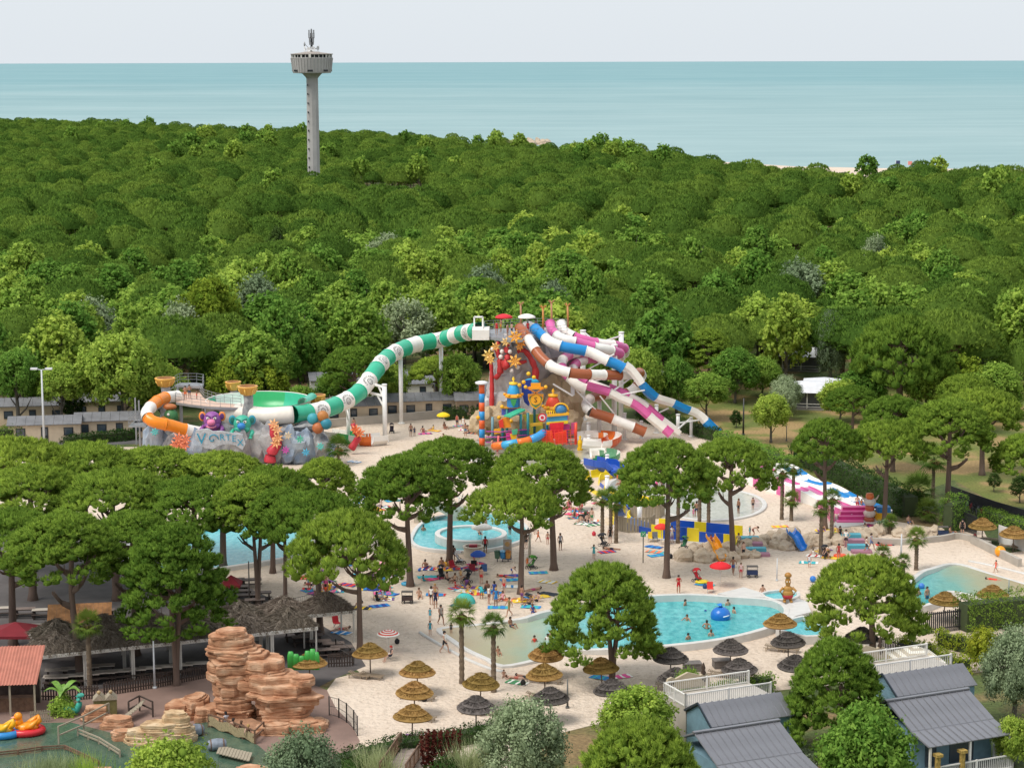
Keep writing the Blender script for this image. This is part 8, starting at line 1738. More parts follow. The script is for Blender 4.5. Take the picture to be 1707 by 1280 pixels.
POSES = {
  'stand': {}, 'akimbo': {'elL': (.38, .05, 1.2), 'wrL': (.2, -.06, 1.02), 'haL': (.13, -.1, 1.0), 'elR': (-.38, .05, 1.2), 'wrR': (-.2, -.06, 1.02), 'haR': (-.13, -.1, 1.0)},
  'hold': {'elL': (.26, -.05, 1.15), 'wrL': (.12, -.28, 1.2), 'haL': (.05, -.33, 1.24), 'elR': (-.26, -.05, 1.15), 'wrR': (-.12, -.28, 1.2), 'haR': (-.05, -.33, 1.24)},
  'walk': {'knL': (.1, -.25, .52), 'anL': (.1, -.3, .1), 'toL': (.11, -.5, .06), 'knR': (-.1, .08, .5), 'anR': (-.1, .38, .14), 'toR': (-.1, .24, .04), 'elL': (.27, .15, 1.16), 'wrL': (.27, .12, .92), 'haL': (.26, .08, .82), 'elR': (-.27, -.14, 1.16), 'wrR': (-.24, -.28, .98), 'haR': (-.22, -.36, .92)},
  'sit': {'pelvis': (0, .1, .14), 'chest': (0, .22, .5), 'neck': (0, .22, .69), 'head': (0, .17, .83), 'top': (0, .18, .92), 'shL': (.18, .22, .62), 'elL': (.27, .3, .36), 'wrL': (.24, .18, .14), 'haL': (.24, .1, .06), 'shR': (-.18, .22, .62), 'elR': (-.26, .1, .38), 'wrR': (-.15, -.1, .42), 'haR': (-.12, -.18, .44), 'hiL': (.1, .06, .14), 'knL': (.15, -.32, .42), 'anL': (.15, -.58, .07), 'toL': (.16, -.74, .04), 'hiR': (-.1, .06, .14), 'knR': (-.15, -.34, .22), 'anR': (-.18, -.72, .06), 'toR': (-.2, -.8, .16)},
  'chair': {'pelvis': (0, .1, .52), 'chest': (0, .18, .88), 'neck': (0, .16, 1.06), 'head': (0, .1, 1.2), 'top': (0, .12, 1.29), 'shL': (.18, .17, 1.0), 'elL': (.27, .12, .74), 'wrL': (.2, -.12, .66), 'haL': (.16, -.2, .64), 'shR': (-.18, .17, 1.0), 'elR': (-.27, .12, .74), 'wrR': (-.2, -.12, .66), 'haR': (-.16, -.2, .64), 'hiL': (.1, .05, .5), 'knL': (.13, -.36, .5), 'anL': (.13, -.42, .1), 'toL': (.14, -.6, .05), 'hiR': (-.1, .05, .5), 'knR': (-.13, -.36, .5), 'anR': (-.13, -.42, .1), 'toR': (-.14, -.6, .05)},
  'lie': {'pelvis': (0, 0, .13), 'chest': (0, .36, .16), 'neck': (0, .54, .18), 'head': (.01, .68, .2), 'top': (.01, .77, .21), 'shL': (.19, .48, .14), 'elL': (.36, .34, .08), 'wrL': (.3, .12, .07), 'haL': (.28, .02, .06), 'shR': (-.19, .48, .14), 'elR': (-.3, .68, .08), 'wrR': (-.12, .82, .1), 'haR': (-.04, .84, .1), 'hiL': (.1, -.05, .12), 'knL': (.13, -.48, .1), 'anL': (.14, -.9, .07), 'toL': (.18, -1.0, .06), 'hiR': (-.1, -.05, .12), 'knR': (-.16, -.46, .13), 'anR': (-.14, -.88, .07), 'toR': (-.18, -1.0, .06)},
  'bend': {'pelvis': (0, .12, .82), 'chest': (0, -.18, 1.02), 'neck': (0, -.34, 1.06), 'head': (0, -.46, 1.02), 'top': (0, -.54, 1.0), 'shL': (.18, -.3, 1.0), 'elL': (.2, -.42, .74), 'wrL': (.14, -.56, .56), 'haL': (.12, -.6, .46), 'shR': (-.18, -.3, 1.0), 'elR': (-.2, -.42, .74), 'wrR': (-.14, -.56, .56), 'haR': (-.12, -.6, .46), 'hiL': (.1, .1, .78), 'knL': (.12, -.08, .44), 'hiR': (-.1, .1, .78), 'knR': (-.12, -.08, .44)},
  'reach': {'elL': (.36, -.1, 1.3), 'wrL': (.5, -.2, 1.22), 'haL': (.6, -.24, 1.2), 'elR': (-.34, -.12, 1.28), 'wrR': (-.44, -.28, 1.14), 'haR': (-.5, -.34, 1.1)}}
REG = {'neck-head': 0, 'head-top': 0, 'chest-neck': 1, 'pelvis-chest': 1, 'chest-sh': 1, 'pelvis-hi': 2, 'hi-kn': 3}
BODY, HAIRM, HEADP = {}, {}, {}
skin_m = [mat('skin_%d' % i, c_, .6, .08, 3) for i, c_ in enumerate(((.50, .29, .20), (.42, .22, .14), (.58, .36, .27), (.30, .15, .09)))]
def make_pose(pn):
  J = {k: Vector(v) for k, v in SKEL.items()}; J.update({k: Vector(v) for k, v in POSES[pn].items()}); names = list(J); ix = {n: i for i, n in enumerate(names)}
  me = bpy.data.meshes.new('body'); me.from_pydata([tuple(J[n]) for n in names], [(ix[a], ix[b_]) for a, b_ in EDG], []); ob = bpy.data.objects.new('body', me); COL.objects.link(ob)
  ob.modifiers.new('skin', 'SKIN'); ob.modifiers.new('sub', 'SUBSURF').levels = 1; ob.modifiers['sub'].render_levels = 1; ob.modifiers['skin'].use_smooth_shade = True
  for i, n in enumerate(names): sv = me.skin_vertices[0].data[i]; r = RAD.get(n) or RAD[n[:-1]]; sv.radius = (r, r * (.78 if n in ('chest', 'pelvis') else 1)); sv.use_root = n == 'pelvis'
  bpy.context.view_layer.update(); out = bpy.data.meshes.new_from_object(ob.evaluated_get(bpy.context.evaluated_depsgraph_get())); bpy.data.objects.remove(ob); bpy.data.meshes.remove(me)
  segs = [(J[a], J[b_], (a.rstrip('LR') if a not in J or a[-1] in 'LR' else a) + '-' + (b_.rstrip('LR') if b_[-1] in 'LR' else b_)) for a, b_ in EDG]
  for k in range(4): out.materials.append(skin_m[0])
  for p in out.polygons:
    best = (9, 0)
    for a, b_, nm in segs:
      d = b_ - a; t_ = max(0, min(1, (p.center - a).dot(d) / d.length_squared)); q = (p.center - a - d * t_).length
      if q < best[0]: best = (q, 2 if nm == 'hi-kn' and t_ < .5 else REG.get(nm, 0) if nm != 'hi-kn' else 3)
    p.material_index = best[1]
  BODY[pn] = out
  h = J['head']; up = (J['top'] - J['neck']).normalized(); mb = MB(); mb.sphere((0, 0, 0), (.112, .122, .12), 10, 6, zlo=-.15); mb.sphere((0, .045, -.05), (.1, .085, .12), 10, 6); hm = mb.mesh('hair', paint('3a2a20')); HAIRM[pn] = hm; HEADP[pn] = (h + up * .02 + Vector((0, .015, 0)), Vector((0, 0, 1)).rotation_difference(up))
for pn in POSES: make_pose(pn)
HAIRC = {'d': '2c211b', 'b': '5a3d28', 'l': 'b08d58', 'g': '8d8880', 'r': 'b8342e', 'w': 'e8e4da', 'k': '17161a'}
def person(x, y, pose, rz, s, top, bot, hair, label, z=0.0, at=None, thigh=True, legs=None):
  """top/bot: hex colours or None for bare skin; y: photo pixel of the feet"""
  p = at or P(x, y, z); sk = skin_m[int((x * 7 + y * 3) % 10 // 2.6) % 4]; o = bpy.data.objects.new('person', BODY[pose]); COL.objects.link(o); o.location = p; o.rotation_euler = (0, 0, R(rz)); o.scale = (s, s, s)
  tag(o, label, 'person', 'people in the park')
  for i, c_ in enumerate((None, top, bot, (bot if thigh and bot and top != bot and pose != 'x' and s > .8 and legs else legs))):
    o.material_slots[i].link = 'OBJECT'; o.material_slots[i].material = paint(c_, .8) if c_ else sk
  h = bpy.data.objects.new('hair', HAIRM[pose]); COL.objects.link(h); h.parent = o; h.location, q = HEADP[pose][0], HEADP[pose][1]; h.rotation_mode = 'QUATERNION'; h.rotation_quaternion = q; h.material_slots[0].link = 'OBJECT'; h.material_slots[0].material = paint(HAIRC[hair], .8)
  return o
def crowd(txt, z=0.0):
  for ln in txt.strip().split('\n'):
    a = [q.strip() for q in ln.split('|')]; person(float(a[0]), float(a[1]), a[2], float(a[3]), float(a[4]), None if a[5] == '-' else a[5], None if a[6] == '-' else a[6], a[7], a[8], z)
crowd('''809|922|stand|180|1|c02a34|1c1c20|d|lifeguard in red shirt standing at the round bar
892|890|stand|30|1|-|a83040|d|bare-chested man in red shorts by the lagoon pool
897|903|walk|60|.72|e8702a|e8702a|b|child in orange swimwear running by the lagoon pool
877|914|stand|-30|.98|-|3a3a44|b|woman in dark bikini in front of the lagoon pool
913|907|stand|10|.75|-|c0303a|d|boy in red trunks near the pine trunk
934|917|stand|20|1.02|9a9aa0|24242a|d|man in grey shirt and black shorts with a bag
990|932|reach|150|.85|5fc0c8|5fc0c8|b|girl in a turquoise dress walking over the sand
850|893|stand|40|.98|2a2a30|2a2a30|k|person in black at the lagoon rim
737|945|sit|20|1|-|b06a30|b|tanned sitting man beside the yellow float
756|937|hold|200|.98|6a4a3a|6a4a3a|k|woman with a brown wrap standing at the pine trunk
748|968|sit|60|.95|-|2a2a34|d|sitting bather beside the black stroller
757|970|sit|-30|.9|d8b090|c03a4a|b|sitting woman with red swimwear in the group of strollers
778|966|sit|-80|.95|2f6fb0|2f6fb0|d|sitting bather in blue beside the dark folding chair
768|960|sit|10|.7|f0c080|f0c080|l|small child sitting in the group of strollers
645|986|sit|-60|1|-|3a3a3a|d|sitting man on the blue towel under the pine
630|1002|sit|150|1|1c1c20|1c1c20|k|person in black shirt sitting beside the blue umbrella
638|999|stand|30|.55|c9d4e0|c9d4e0|l|toddler in pale striped clothes beside a blue umbrella
699|996|sit|10|.95|-|c89a78|b|tanned woman sitting on the bare sand
719|1008|stand|160|1.0|f0ece6|2a2a34|d|woman in white top beside the one in navy
726|1014|stand|190|1.02|20264a|20264a|l|woman in navy swimsuit standing with back turned
735|1041|walk|30|1.03|a59a92|5a5450|d|man in grey shirt carrying a bag past the pool corner
717|1058|stand|20|.72|2f9ab0|2f9ab0|b|child in turquoise sun suit at the pool kerb
717|1034|stand|-20|.66|3fa8c0|3fa8c0|b|smaller child in turquoise standing behind the first
741|1088|walk|60|1.08|f2efe8|26262c|k|man in white vest walking along the white kerb
752|1057|stand|0|.6|1c1c22|1c1c22|k|small child in black at the shallow pool end
815|1007|stand|120|1.0|e8e4dc|8a5a4a|b|woman in pale top beside the turquoise play tent
824|1000|hold|200|1.02|2a4a9a|2a4a9a|d|person in blue by the turquoise play tent
836|1001|sit|-40|.95|e0a0a8|c05a6a|b|woman in pink sitting near the play tent
849|1027|walk|-60|1.0|8a7a4a|8a7a4a|b|woman in olive dress walking with a tan bag
889|1024|sit|20|.98|24408a|24408a|b|woman in blue swimsuit sitting on the pool wall
882|1008|sit|-60|.95|-|3a3a44|b|woman of the couple sitting above the pool wall
894|1003|sit|-70|1|-|2a2a30|d|man of the couple sitting above the pool wall
841|962|lie|70|.95|c83a40|c83a40|b|woman in red lying beside a blue towel
879|946|stand|0|.6|e8742a|e8742a|l|small child in orange beside a green stroller
890|984|lie|-60|1|-|c04a7a|d|bather in pink lying on the yellow towel
707|969|sit|150|.75|2f8fa0|2f8fa0|k|child in turquoise sitting with back to the pool
559|937|sit|90|.95|-|b0303a|b|sunbather sitting behind the forked pine
543|1004|stand|200|.98|ee5a2a|1c1c20|d|man in orange shirt standing at the mesh fence
519|976|lie|60|.95|b03a4a|2a2a34|d|sunbather lying beside the pine by the picnic tables
558|980|lie|-50|.95|-|2f4f9a|b|sunbather in blue lying on a striped towel
605|834|stand|20|1|-|3a3a40|b|bather standing in the far group behind the pine, first
621|842|stand|-20|1|-|c05a3a|d|bather in orange trunks of the far group behind the pine
628|838|stand|100|.95|d8a890|30304a|b|woman of the far group behind the pine
640|834|hold|10|1|4a5a9a|4a5a9a|d|bather in blue of the far group behind the pine
650|1102|chair|-70|1|2a2a3a|2a2a3a|r|person with red hat in a white chair under the ringed umbrella
570|1050|lie|-60|1|-|c02a3a|d|red-trunked sunbather on a lounger at the picnic fence
840|1128|sit|0|.62|-|e8c8b8|b|toddler sitting on the sand by the golden parasol
859|1131|lie|80|.95|-|c06a5a|b|sunbather lying between toddler and parasol
874|1130|lie|60|1|-|2a2a30|d|sunbather in black lying at the parasol foot
1131|989|hold|10|1.0|c81e2a|c81e2a|d|lifeguard in a long red shirt by the big pool
1222|958|walk|160|1.02|-|3a5a9a|d|bare-chested man in blue shorts under the red umbrella
1235|963|stand|0|.85|e0c0c0|c03a44|b|child in patterned shirt beside the loaded beach cart
1239|931|stand|30|.97|-|26262c|b|woman in black bikini at the coloured steps
1231|916|stand|-20|.98|c8b89a|8a7a5a|d|man in khaki at the top of the coloured steps
1018|916|lie|80|1|-|2a2a34|d|sunbather lying on his front beside the stroller
1017|906|stand|200|1.02|1c1a1e|1c1a1e|d|woman in a black dress by the three palms
1033|808|sit|-30|1|-|a84a3a|b|woman in red bikini sitting in the paddling basin
1029|802|stand|0|.5|e87a2a|e87a2a|l|toddler in orange in the paddling basin
1231|857|stand|-60|1.0|-|1c1c22|b|woman in black bikini in the round splash pool
1255|850|stand|20|.8|-|30303a|d|boy in dark trunks in the round splash pool
1161|862|stand|180|1.02|-|20305a|d|man in navy trunks in the round splash pool
1156|863|stand|30|.62|e88ab0|e88ab0|l|small girl in pink in the round splash pool
1147|853|bend|-80|.9|-|d8a080|b|child bending over a ball in the splash pool
1256|895|bend|90|1|-|7a3a3a|b|woman in brown swimwear bending over a child
1250|893|stand|-60|.6|3fa0b0|3fa0b0|l|small child held by the bending woman
1120|904|hold|20|1|f0ece8|e0dcd4|d|man in white clothes behind the pine trunk
1429|851|stand|160|1.0|-|c02a34|b|woman in red shorts by the carved totem
1436|851|stand|200|.75|f0803a|2f9aa0|d|child in orange top by the carved totem
1419|845|sit|0|.7|-|3a5a9a|d|child sitting at the foot of the race slide
1449|865|stand|40|1|c05a4a|8a3a34|b|bather in rust red beside the totem stroller
1516|873|sit|20|1|-|2f6fb8|d|man sitting on the rocks on a blue towel
1604|893|stand|-20|1.02|1c1a20|1c1a20|k|woman in a black dress by the low wall
1587|892|sit|60|1.05|-|5a7aa0|d|man sitting on the low grey wall
1400|905|stand|30|1.02|1e1e22|1e1e22|d|woman in black by the blue slide rocks
1410|912|akimbo|-20|1.05|f0eee8|24242a|d|man in white shirt and black shorts by the rocks
1444|922|walk|80|.98|e8dcd4|3a3a40|b|woman in pale top walking at the stone edge
1452|917|walk|60|1|8a9ab8|6a7aa0|d|person in pale blue walking at the stone edge
1381|931|bend|-70|1.02|-|6a5a44|d|bare-chested man leaning over a pushchair
1398|933|stand|160|.95|a83a3a|a83a3a|d|woman in dark red by the pushchair
1349|946|stand|0|.72|d8dce4|5aa0c0|b|child wrapped in a striped towel
1660|954|walk|-80|.7|f05a3a|f05a3a|b|child in orange armbands in the beach pool shallows
1657|968|lie|70|1|d8402f|d8402f|k|person in red lying in the beach pool shallows
1453|877|lie|60|1|8a3a5a|8a3a5a|d|sunbather in plum lying above the rock ridge
685|728|stand|10|1.0|-|2a2a34|d|woman in black swimsuit beside the tube post
691|727|stand|-10|.7|2a3a5a|2a3a5a|b|child beside the woman at the tube post
776|727|stand|20|1|-|2f86a8|d|man in blue trunks beside the striped pole
590|718|stand|200|1|-|8a3a30|d|bare-chested man by the white run-out flume
742|715|sit|30|1|-|c86a5a|b|bather sitting under the yellow umbrella
762|712|stand|-40|1|c85a4a|3a3a4a|d|bather standing near the yellow umbrella''')
crowd('''831|1092|sit|20|.8|-|c8a088|b|child sitting in the shallow end of the big pool
853|1046|sit|40|1|-|2a3a5a|d|man sitting in the water below the pool wall''', .05)
crowd('''891|1092|stand|20|1|e04a3a|e04a3a|d|swimmer with red armbands in the big pool
913|1089|stand|-20|1|e8e0e0|d84a4a|d|swimmer beside the child with armbands
919|1083|stand|180|1|-|3a3a44|b|swimmer nearest the two-stemmed pine
1142|1030|stand|60|1|-|-|d|swimmer with long wake behind in the big pool
1145|1056|reach|-40|1|-|-|b|swimmer raising a hand in the big pool
1213|1030|stand|20|1|-|1c1c24|d|swimmer just behind the blue buoy
1223|1043|stand|-60|1|-|-|d|swimmer beside the blue buoy
1185|1082|stand|180|1|-|-|b|swimmer close to the near pool rim
1147|1088|stand|30|1|-|-|k|swimmer with dark head at the near pool rim
1531|1012|stand|20|1|-|-|l|fair-haired swimmer in the beach pool''', -1.05)
person(1178, 1066, 'akimbo', 170, 1, None, '26344a', 'd', 'man standing waist-deep in the big pool', -.85); person(1545, 1010, 'stand', 30, 1.05, None, '2a5a7a', 'd', 'man standing thigh-deep in the beach pool', -.55); person(800, 897, 'chair', 20, 1, None, '3a3a44', 'd', 'man leaning at the whirlpool rim', .3); person(810, 890, 'stand', 60, 1, None, 'd8b0a0', 'b', 'woman standing in the whirlpool', .1); person(706, 902, 'stand', 0, 1, None, None, 'k', 'swimmer in the lagoon pool under the bridge', -1.0); person(1271, 1005, 'stand', 0, 1, None, None, 'd', 'swimmer in the narrow basin by the statue', -.7); person(1186, 903, 'sit', 20, .75, 'c85a4a', '3a4a7a', 'b', 'child sitting at the top of the orange slide', 1.3)
for i, (x, y, D, c_, lb) in enumerate(((828, 545, 265, 'd02a34', 'lifeguard in red at the green tube launch'), (846, 553, 263, 'c86a50', 'bather in orange waiting at the tower rail'), (853, 552, 264, '3a3a44', 'bather in dark trunks waiting on the tower'), (880, 548, 265, 'c8242e', 'lifeguard in red between the slide mouths'), (893, 546, 267, '5a5a6a', 'bather by the blue slide mouth'), (835, 546, 268, 'e0a030', 'bather with yellow float on the tower'))): q = Q(x, y + 8, D); person(x, y, 'stand', 60 * i, 1, c_ if i in (0, 3) else None, c_, 'd', lb, at=Vector((q.x, q.y, PZ)))
for i, (x, D, lb) in enumerate(((309, 256, 'bather with an orange float on the viewing deck'), (316, 257, 'second bather standing on the viewing deck'), (328, 256, 'child waiting on the viewing deck'))): q = Q(x, 664, D); person(x, 664, 'hold', 40 * i, 1 if i < 2 else .7, None, ('e8703a', '3a4a6a', 'd85a4a')[i], 'd', lb, at=Vector((q.x, q.y, DZ)))
for i, (x, y, lb) in enumerate(((392, 1216, 'bare-backed man sitting on the pond platform'), (404, 1220, 'person in dark clothes sitting on the pond platform'), (414, 1226, 'person with fair hair sitting on the pond platform'), (375, 1205, 'person in striped shirt sitting on the pond platform'))): person(x, y, 'sit', 150 + 20 * i, 1, (None, '3a2430', '6a4a3a', 'b8b8c0')[i], '3a3a40', 'dblk'[i], lb, .36)

# ================================================================ beach things
def towel(x, y, c1, c2, label, w_=1.0, l_=1.8, rz=None):
  mb = MB(); n = 8; vs = []
  for i in range(n + 1):
    for j in range(4): vs.append((-l_ / 2 + l_ * i / n + random.uniform(-.04, .04), -w_ / 2 + w_ * j / 3 + random.uniform(-.05, .05), .03 + random.uniform(0, .05)))
  k = len(vs); mb.add(vs + [(a, b_, .012) for a, b_, c_ in vs], []);
  for i in range(n):
    for j in range(3): a = i * 4 + j; mb.f.append((a, a + 4, a + 5, a + 1)); mb.m.append(1 if i % 3 == 1 else 0); mb.sm.append(True)
  o = mb.build('towel', [paint(c1, .9), paint(c2, .9)], None, P(x, y), R(rz if rz is not None else random.uniform(-40, 40)), label, 'towel', 'towels on the sand')
CN = {'2f86c8': 'blue', '24489a': 'dark blue', 'e85a9a': 'pink', 'f0ece4': 'white', '3fb0b8': 'turquoise', 'd83a3a': 'red', 'f0c83a': 'yellow', '2c3440': 'charcoal', 'e8825a': 'orange', '7a4a8a': 'purple', '4a8a5a': 'green'}
TW = '''648 990 2f86c8 24489a beside the sitting man under the pine|632 1010 24489a 2f86c8 under the person in black|610 968 2c3440 24489a left of the pine trunk|626 966 2c3440 2f86c8 close to the pine trunk|660 955 e85a9a f0ece4 by the striped beach tent|650 962 e85a9a f0ece4 in front of the striped tent|600 960 3fb0b8 2f86c8 at the cluster behind the forked pine|580 975 d83a3a 24489a by the picnic sand edge|724 965 e85a9a d83a3a left of the strollers|712 962 3fb0b8 3fb0b8 where the turquoise child sits|740 950 f0c83a f0c83a by the sitting tanned man|718 948 d83a3a 2f86c8 at the second pine trunk|852 978 f0ece4 2f86c8 beside the bent pine trunk|850 967 2f86c8 3fb0b8 under the lying woman in red|820 988 24489a 2f86c8 above the play tent|770 985 f0ece4 3fb0b8 above the palm pair|768 1010 24489a 3fb0b8 beside the woman in navy|848 1000 e8825a f0ece4 beside the play tent group|885 1012 3fb0b8 2f86c8 under the sitting couple|900 995 f0c83a f0c83a above the sitting couple|915 990 2c3440 2c3440 beside the round pine|897 955 2f86c8 3fb0b8 in front of the green stroller|912 970 f0ece4 f0c83a right of the bent pine|1012 920 d83a3a 24489a under the man lying by the stroller|1090 912 2f86c8 24489a at the tall pine foot, upper|1092 920 e8825a 3fb0b8 at the tall pine foot, middle|1095 926 2f86c8 3fb0b8 at the tall pine foot, lower|1175 975 2f86c8 3fb0b8 beside the red pushchair|1348 938 3fb0b8 f0ece4 under the wrapped child|1300 878 f0c83a e8825a near the low full palm|1350 905 24489a 2c3440 by the blue slide|1460 878 7a4a8a e85a9a under the sunbather in plum|1385 930 f0c83a f0c83a by the pushchair man|965 853 2f86c8 3fb0b8 under the dark palm|975 862 e85a9a f0ece4 below the dark palm|985 870 f0ece4 3fb0b8 beside the beach cart under the dark palm|955 858 d83a3a e85a9a left of the dark palm|1000 840 e85a9a d83a3a behind the palms|905 865 f0ece4 24489a behind the wide pine|570 1055 2f86c8 f0ece4 under the sunbather at the picnic fence|862 1138 4a8a5a f0ece4 under the sunbathers at the parasol|1035 1128 e85a9a f0ece4 beside the two-stemmed pine|1003 1130 2f86c8 3fb0b8 left of the two-stemmed pine|520 982 d83a3a 2c3440 under the sunbather by the picnic tables|560 985 24489a 3fb0b8 under the sunbather in blue|690 1230 7a4a8a 7a4a8a over the lounger of the last golden parasol|655 835 3fb0b8 2f86c8 of the far group, right|600 838 2f86c8 f0ece4 of the far group, left|590 770 f0ece4 2f86c8 on the sand before the grey rock|745 862 f0ece4 e85a9a behind the flat-crowned pine'''
for r_ in TW.split('|'): a = r_.split(' ', 4); towel(float(a[0]), float(a[1]), a[2], a[3], f'{CN[a[2]]} beach towel {a[4]}')
def stroller(x, y, rz, c1, label):
  t = thing('pushchair', label, 'pushchair', P(x, y), R(rz), 'pushchairs on the sand', 1.1); blk = paint('1e1e22')
  for a, b_ in ((-.25, -.35), (.25, -.35), (-.25, .3), (.25, .3)): mb = MB(); mb.tube([(a + (.02 if a > 0 else -.02), b_ + .13 * math.cos(k * .785), .13 + .13 * math.sin(k * .785)) for k in range(9)], .03, 5, cap=False); mb.build('wheel', blk, t)
  mb = MB()
  for s in (-.22, .22): mb.bar((s, -.35, .15), (s, .25, .75), .035); mb.bar((s, .3, .15), (s, -.1, .5), .035); mb.bar((s, .25, .75), (s, .5, 1.02), .035)
  mb.bar((-.22, .5, 1.02), (.22, .5, 1.02), .045); mb.build('frame', paint('4a4a50'), t); mb = MB(); mb.add([(-.2, -.3, .42), (.2, -.3, .42), (.2, .08, .38), (-.2, .08, .38), (.2, .3, .85), (-.2, .3, .85), (-.2, -.3, .34), (.2, -.3, .34)], [(0, 1, 2, 3), (3, 2, 4, 5), (6, 7, 1, 0)]); mb.build('seat', paint(c1, .8), t)
  mb = MB(); mb.tube([(0, -.12, .95), (0, .06, 1.02), (0, .24, .98), (0, .32, .84)], .24, 10, arc=(0, 180)); mb.build('hood', paint(c1, .8), t); mb = MB(); mb.box((-.2, -.2, .18), (.2, .2, .3)); mb.build('basket', blk, t)
for q in ((1006, 910, 60, '26262c', 'black pushchair by the three palms'), (1140, 915, -30, '2f6a4a', 'green and black pushchair behind the tall pine'), (1163, 970, 40, 'c8242e', 'red pushchair with black hood beside the blue towel'), (736, 964, 20, '1e1e24', 'black pushchair in the middle of the sitting group'), (778, 972, -40, '24242a', 'black pushchair at the edge of the sitting group'), (669, 948, 30, '3a4034', 'dark folded pushchair behind the pine trunk'), (886, 948, -60, '4a8a2f', 'green pushchair beside the orange child'), (766, 940, 70, 'c8c8cc', 'pale pushchair next to the red lounger'), (1376, 930, 20, '2a2a30', 'pushchair of the leaning man'), (1457, 865, 0, '1c1c20', 'black pushchair by the totem'), (653, 722, 0, '2a2030', 'dark pushchair below the white tube posts')): stroller(*q)
def wagon(x, y, c1, label, rz=0):
  t = thing('beach_cart', label, 'cart', P(x, y), R(rz), 'beach carts on the sand'); mb = MB(); mb.box((-.5, -.3, .3), (.5, .3, .65)); mb.build('box', paint(c1, .8), t); mb = MB(); mb.box((-.52, -.32, 1.05), (.52, .32, 1.1)); mb.build('roof', paint('5a5450', .8), t); mb = MB()
  for a in (-.48, .48):
    for b_ in (-.28, .28): mb.bar((a, b_, .3), (a, b_, 1.06), .03)
  mb.build('frame', paint('3a3a3e'), t)
  for a in (-.36, .36):
    for b_ in (-.3, .3): mb = MB(); mb.tube([(a + .14 * math.cos(k * .785), b_, .16 + .14 * math.sin(k * .785)) for k in range(9)], .035, 5, cap=False); mb.build('wheel', paint('202024'), t)
wagon(679, 1005, '4a3a38', 'brown roofed beach cart on the open sand'); wagon(1254, 962, '24345a', 'loaded blue beach cart by the red umbrella'); wagon(972, 868, '3a3a3e', 'grey beach cart under the dark palm'); wagon(1572, 895, '2a3a5a', 'dark blue beach cart at the low wall')
# play tent, buoy, floats, balls, bags, chairs
q = P(775, 1005); mb = MB(); mb.sphere((0, 0, 0), (.95, .75, .95), 16, 8, zlo=0.0); mb.build('play_tent', paint('3fb8b4', .8), None, q, None, 'turquoise pop-up play tent behind the pool palms', 'tent'); q = P(648, 955); mb = MB(); mb.tube([(-.9, 0, 0), (-.5, 0, .75), (.2, 0, .95), (.9, 0, .1)], .5, 10, arc=(0, 180)); mb.build('play_tent', paint('e8a0b0', .8), None, q, None, 'pink and white beach tent beside the pine', 'tent')
q = P(1201, 1031, .1); t = thing('pool_buoy', 'big blue whale-shaped buoy floating in the big pool', 'buoy', q); sph(t, 'body', (0, 0, .3), (.88, .88, .78), '1f6fc4', 18, .25); mb = MB(); mb.tube([(0, 0, 1.0), (-.12, 0, 1.2), (.1, 0, 1.28)], [.22, .26, .16], 8); mb.build('spout', SLM('2f86d8'), t); mb = MB(); mb.tube([(.15, -.86, .38), (.45, -.74, .42), (.68, -.52, .44)], .05, 6); mb.build('white_mark', paint('e8eef4'), t)
for x, y, r, c_, lb in ((1667, 928, .55, 'f2a01e', 'orange beach ball beside the parasol at the picture edge'), (1536, 982, .3, '3a78c8', 'blue and white float in the beach pool'), (1176, 1020, .12, '24408a', 'small dark ball in the big pool'), (699, 952, .14, '2f6fc8', 'small blue ball on the sand by the strollers'), (1355, 970, .3, '2f78c8', 'blue inflatable ring by the broad pine'), (1112, 880, .14, 'c83a3a', 'red ball in the splash pool')): q = P(x, y); mb = MB(); mb.sphere((0, 0, r), r, 12, 8); mb.build('ball', SLM(c_), None, q, None, lb, 'ball')
for i, (x, y, c_, lb) in enumerate(((680, 975, '3fa8d0', 'turquoise inflatable by the pine foot'), (742, 942, 'f0b41e', 'yellow float beside the tanned man'), (1170, 972, 'f0d02a', 'yellow float beside the red pushchair'), (1400, 928, 'e85a3a', 'orange swim ring by the rocks'), (1046, 812, 'f0903a', 'orange ring in the paddling basin'), (1440, 895, 'c83a34', 'red bag-like float above the ridge'))): q = P(x, y); mb = MB(); mb.tube([(.5 * math.cos(k * .4), .32 * math.sin(k * .4), .14) for k in range(17)], .15, 8, cap=False); mb.build('swim_ring', SLM(c_), None, q, None, lb, 'float')
def fchair(x, y, c_, label, rz=0):
  t = thing('folding_chair', label, 'chair', P(x, y), R(rz), 'folding chairs on the sand'); mb = MB(); mb.box((-.28, -.25, .4), (.28, .25, .44)); mb.build('seat', paint(c_, .8), t); mb = MB(); mb.add([(-.28, .25, .44), (.28, .25, .44), (.28, .42, .95), (-.28, .42, .95), (-.28, .29, .44), (.28, .29, .44), (.28, .46, .95), (-.28, .46, .95)], [(0, 1, 2, 3), (7, 6, 5, 4), (3, 2, 6, 7), (1, 5, 6, 2), (0, 3, 7, 4)]); mb.build('backrest', paint(c_, .8), t)
  for a in (-.26, .26):
    for b_ in (-.22, .24): mb = MB(); mb.bar((a, b_, 0), (a, -b_, .42), .03); mb.build('leg', paint('a0a0a4'), t)
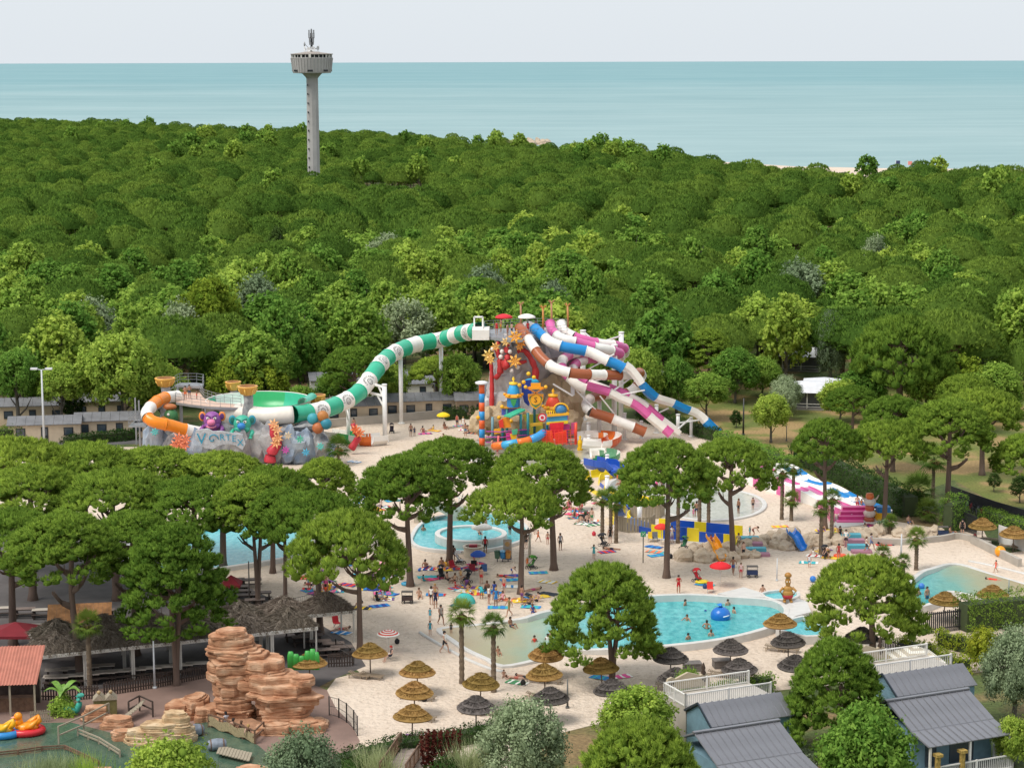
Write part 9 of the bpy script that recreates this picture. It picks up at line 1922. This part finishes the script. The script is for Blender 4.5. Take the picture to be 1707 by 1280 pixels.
for q in ((787, 958, '8a2030', 'dark red folding chair under the blue umbrella'), (807, 958, '3a5a8a', 'blue folding chair under the blue umbrella'), (790, 948, '24282a', 'large black folding chair behind the red one', 180), (757, 951, 'b02030', 'red low chair at the second pine trunk', 40), (1184, 988, 'd8382f', 'red lifeguard chair by the big pool'), (1085, 903, 'e8c02a', 'yellow folding chair beside the green cross sign'), (1092, 903, '6a6e74', 'grey folding chair beside the green cross sign'), (646, 1098, 'ece8e2', 'white plastic chair under the ringed umbrella', -70), (562, 1046, 'b8242e', 'red folding chair by the picnic fence', 30), (1366, 904, '26345a', 'dark blue folding chair on the rocks', 20)): fchair(*q)
for i, (x, y, c_, lb) in enumerate(((1118, 931, '24262c', 'black backpack at the tall pine foot'), (1130, 930, '8a2430', 'dark red backpack at the tall pine foot'), (1175, 981, '2a4a7a', 'blue backpack on the towel by the red pushchair'), (781, 980, '1c1c20', 'black bag at the end of the sitting group'), (707, 1169, '1e1e22', 'black backpack under the middle golden parasol'), (872, 1142, '2a2826', 'dark bag beside the sunbathers at the parasol'), (662, 1073, '1c1c1e', 'small black bag near the ringed umbrella'), (1300, 895, '26262a', 'black bag on top of the rock ridge'), (990, 893, 'c83a4a', 'pink bag left of the three palms'), (1625, 897, '6a2a2a', 'dark red bag by the gate'), (1312, 1106, 'a82a34', 'red bag on the lounger by the bushy pine'), (600, 1005, '2a2a3a', 'dark bag by the blue umbrella'))):
  mb = MB(); mb.sphere((0, 0, .22), (.22, .16, .26), 10, 6, jit=.06); mb.tube([(-.1, 0, .42), (0, 0, .56), (.1, 0, .42)], .02, 5); mb.build('bag', paint(c_, .8), None, P(x, y), None, lb, 'bag', 'bags on the sand')
# more of the crowd, by cluster
for x0, x1, y0, y1, n, place in ((585, 662, 940, 1012, 15, 'among the towels around the striped tent'), (505, 585, 962, 995, 8, 'behind the picnic tables'), (935, 1000, 840, 880, 10, 'under the dark palm'), (700, 795, 938, 990, 9, 'in the group of pushchairs'), (585, 660, 815, 850, 9, 'in the far group behind the grove'), (800, 905, 955, 1012, 9, 'around the bent pine trunk'), (1355, 1475, 876, 925, 8, 'around the rock ridge'), (1030, 1120, 795, 820, 6, 'in the paddling basin'), (690, 790, 705, 735, 6, 'on the sand below the raft tube'), (820, 960, 735, 760, 8, 'in the wading basin of the castle')):
  for i in range(n):
    x, y = random.uniform(x0, x1), random.uniform(y0, y1); ps = random.choice(('lie', 'sit', 'sit', 'stand', 'bend')) if 'basin' not in place else random.choice(('stand', 'walk', 'bend')); c_ = random.choice(list(CN))
    o = person(x, y, ps, random.uniform(0, 360), random.choice((.7, .95, 1, 1)), None if i % 3 else c_, c_, 'dbkl'[i % 4], {'lie': 'sunbather lying', 'sit': 'bather sitting', 'stand': 'bather standing', 'bend': 'bather bending down', 'walk': 'bather walking'}[ps] + ' ' + place); o['group'] = o['label']
    if ps in ('lie', 'sit') or i % 2: towel(x + 3, y + 2, c_, random.choice(list(CN)), f'{CN[c_]} towel {place}'); COL.objects[-1]['group'] = COL.objects[-1]['label']
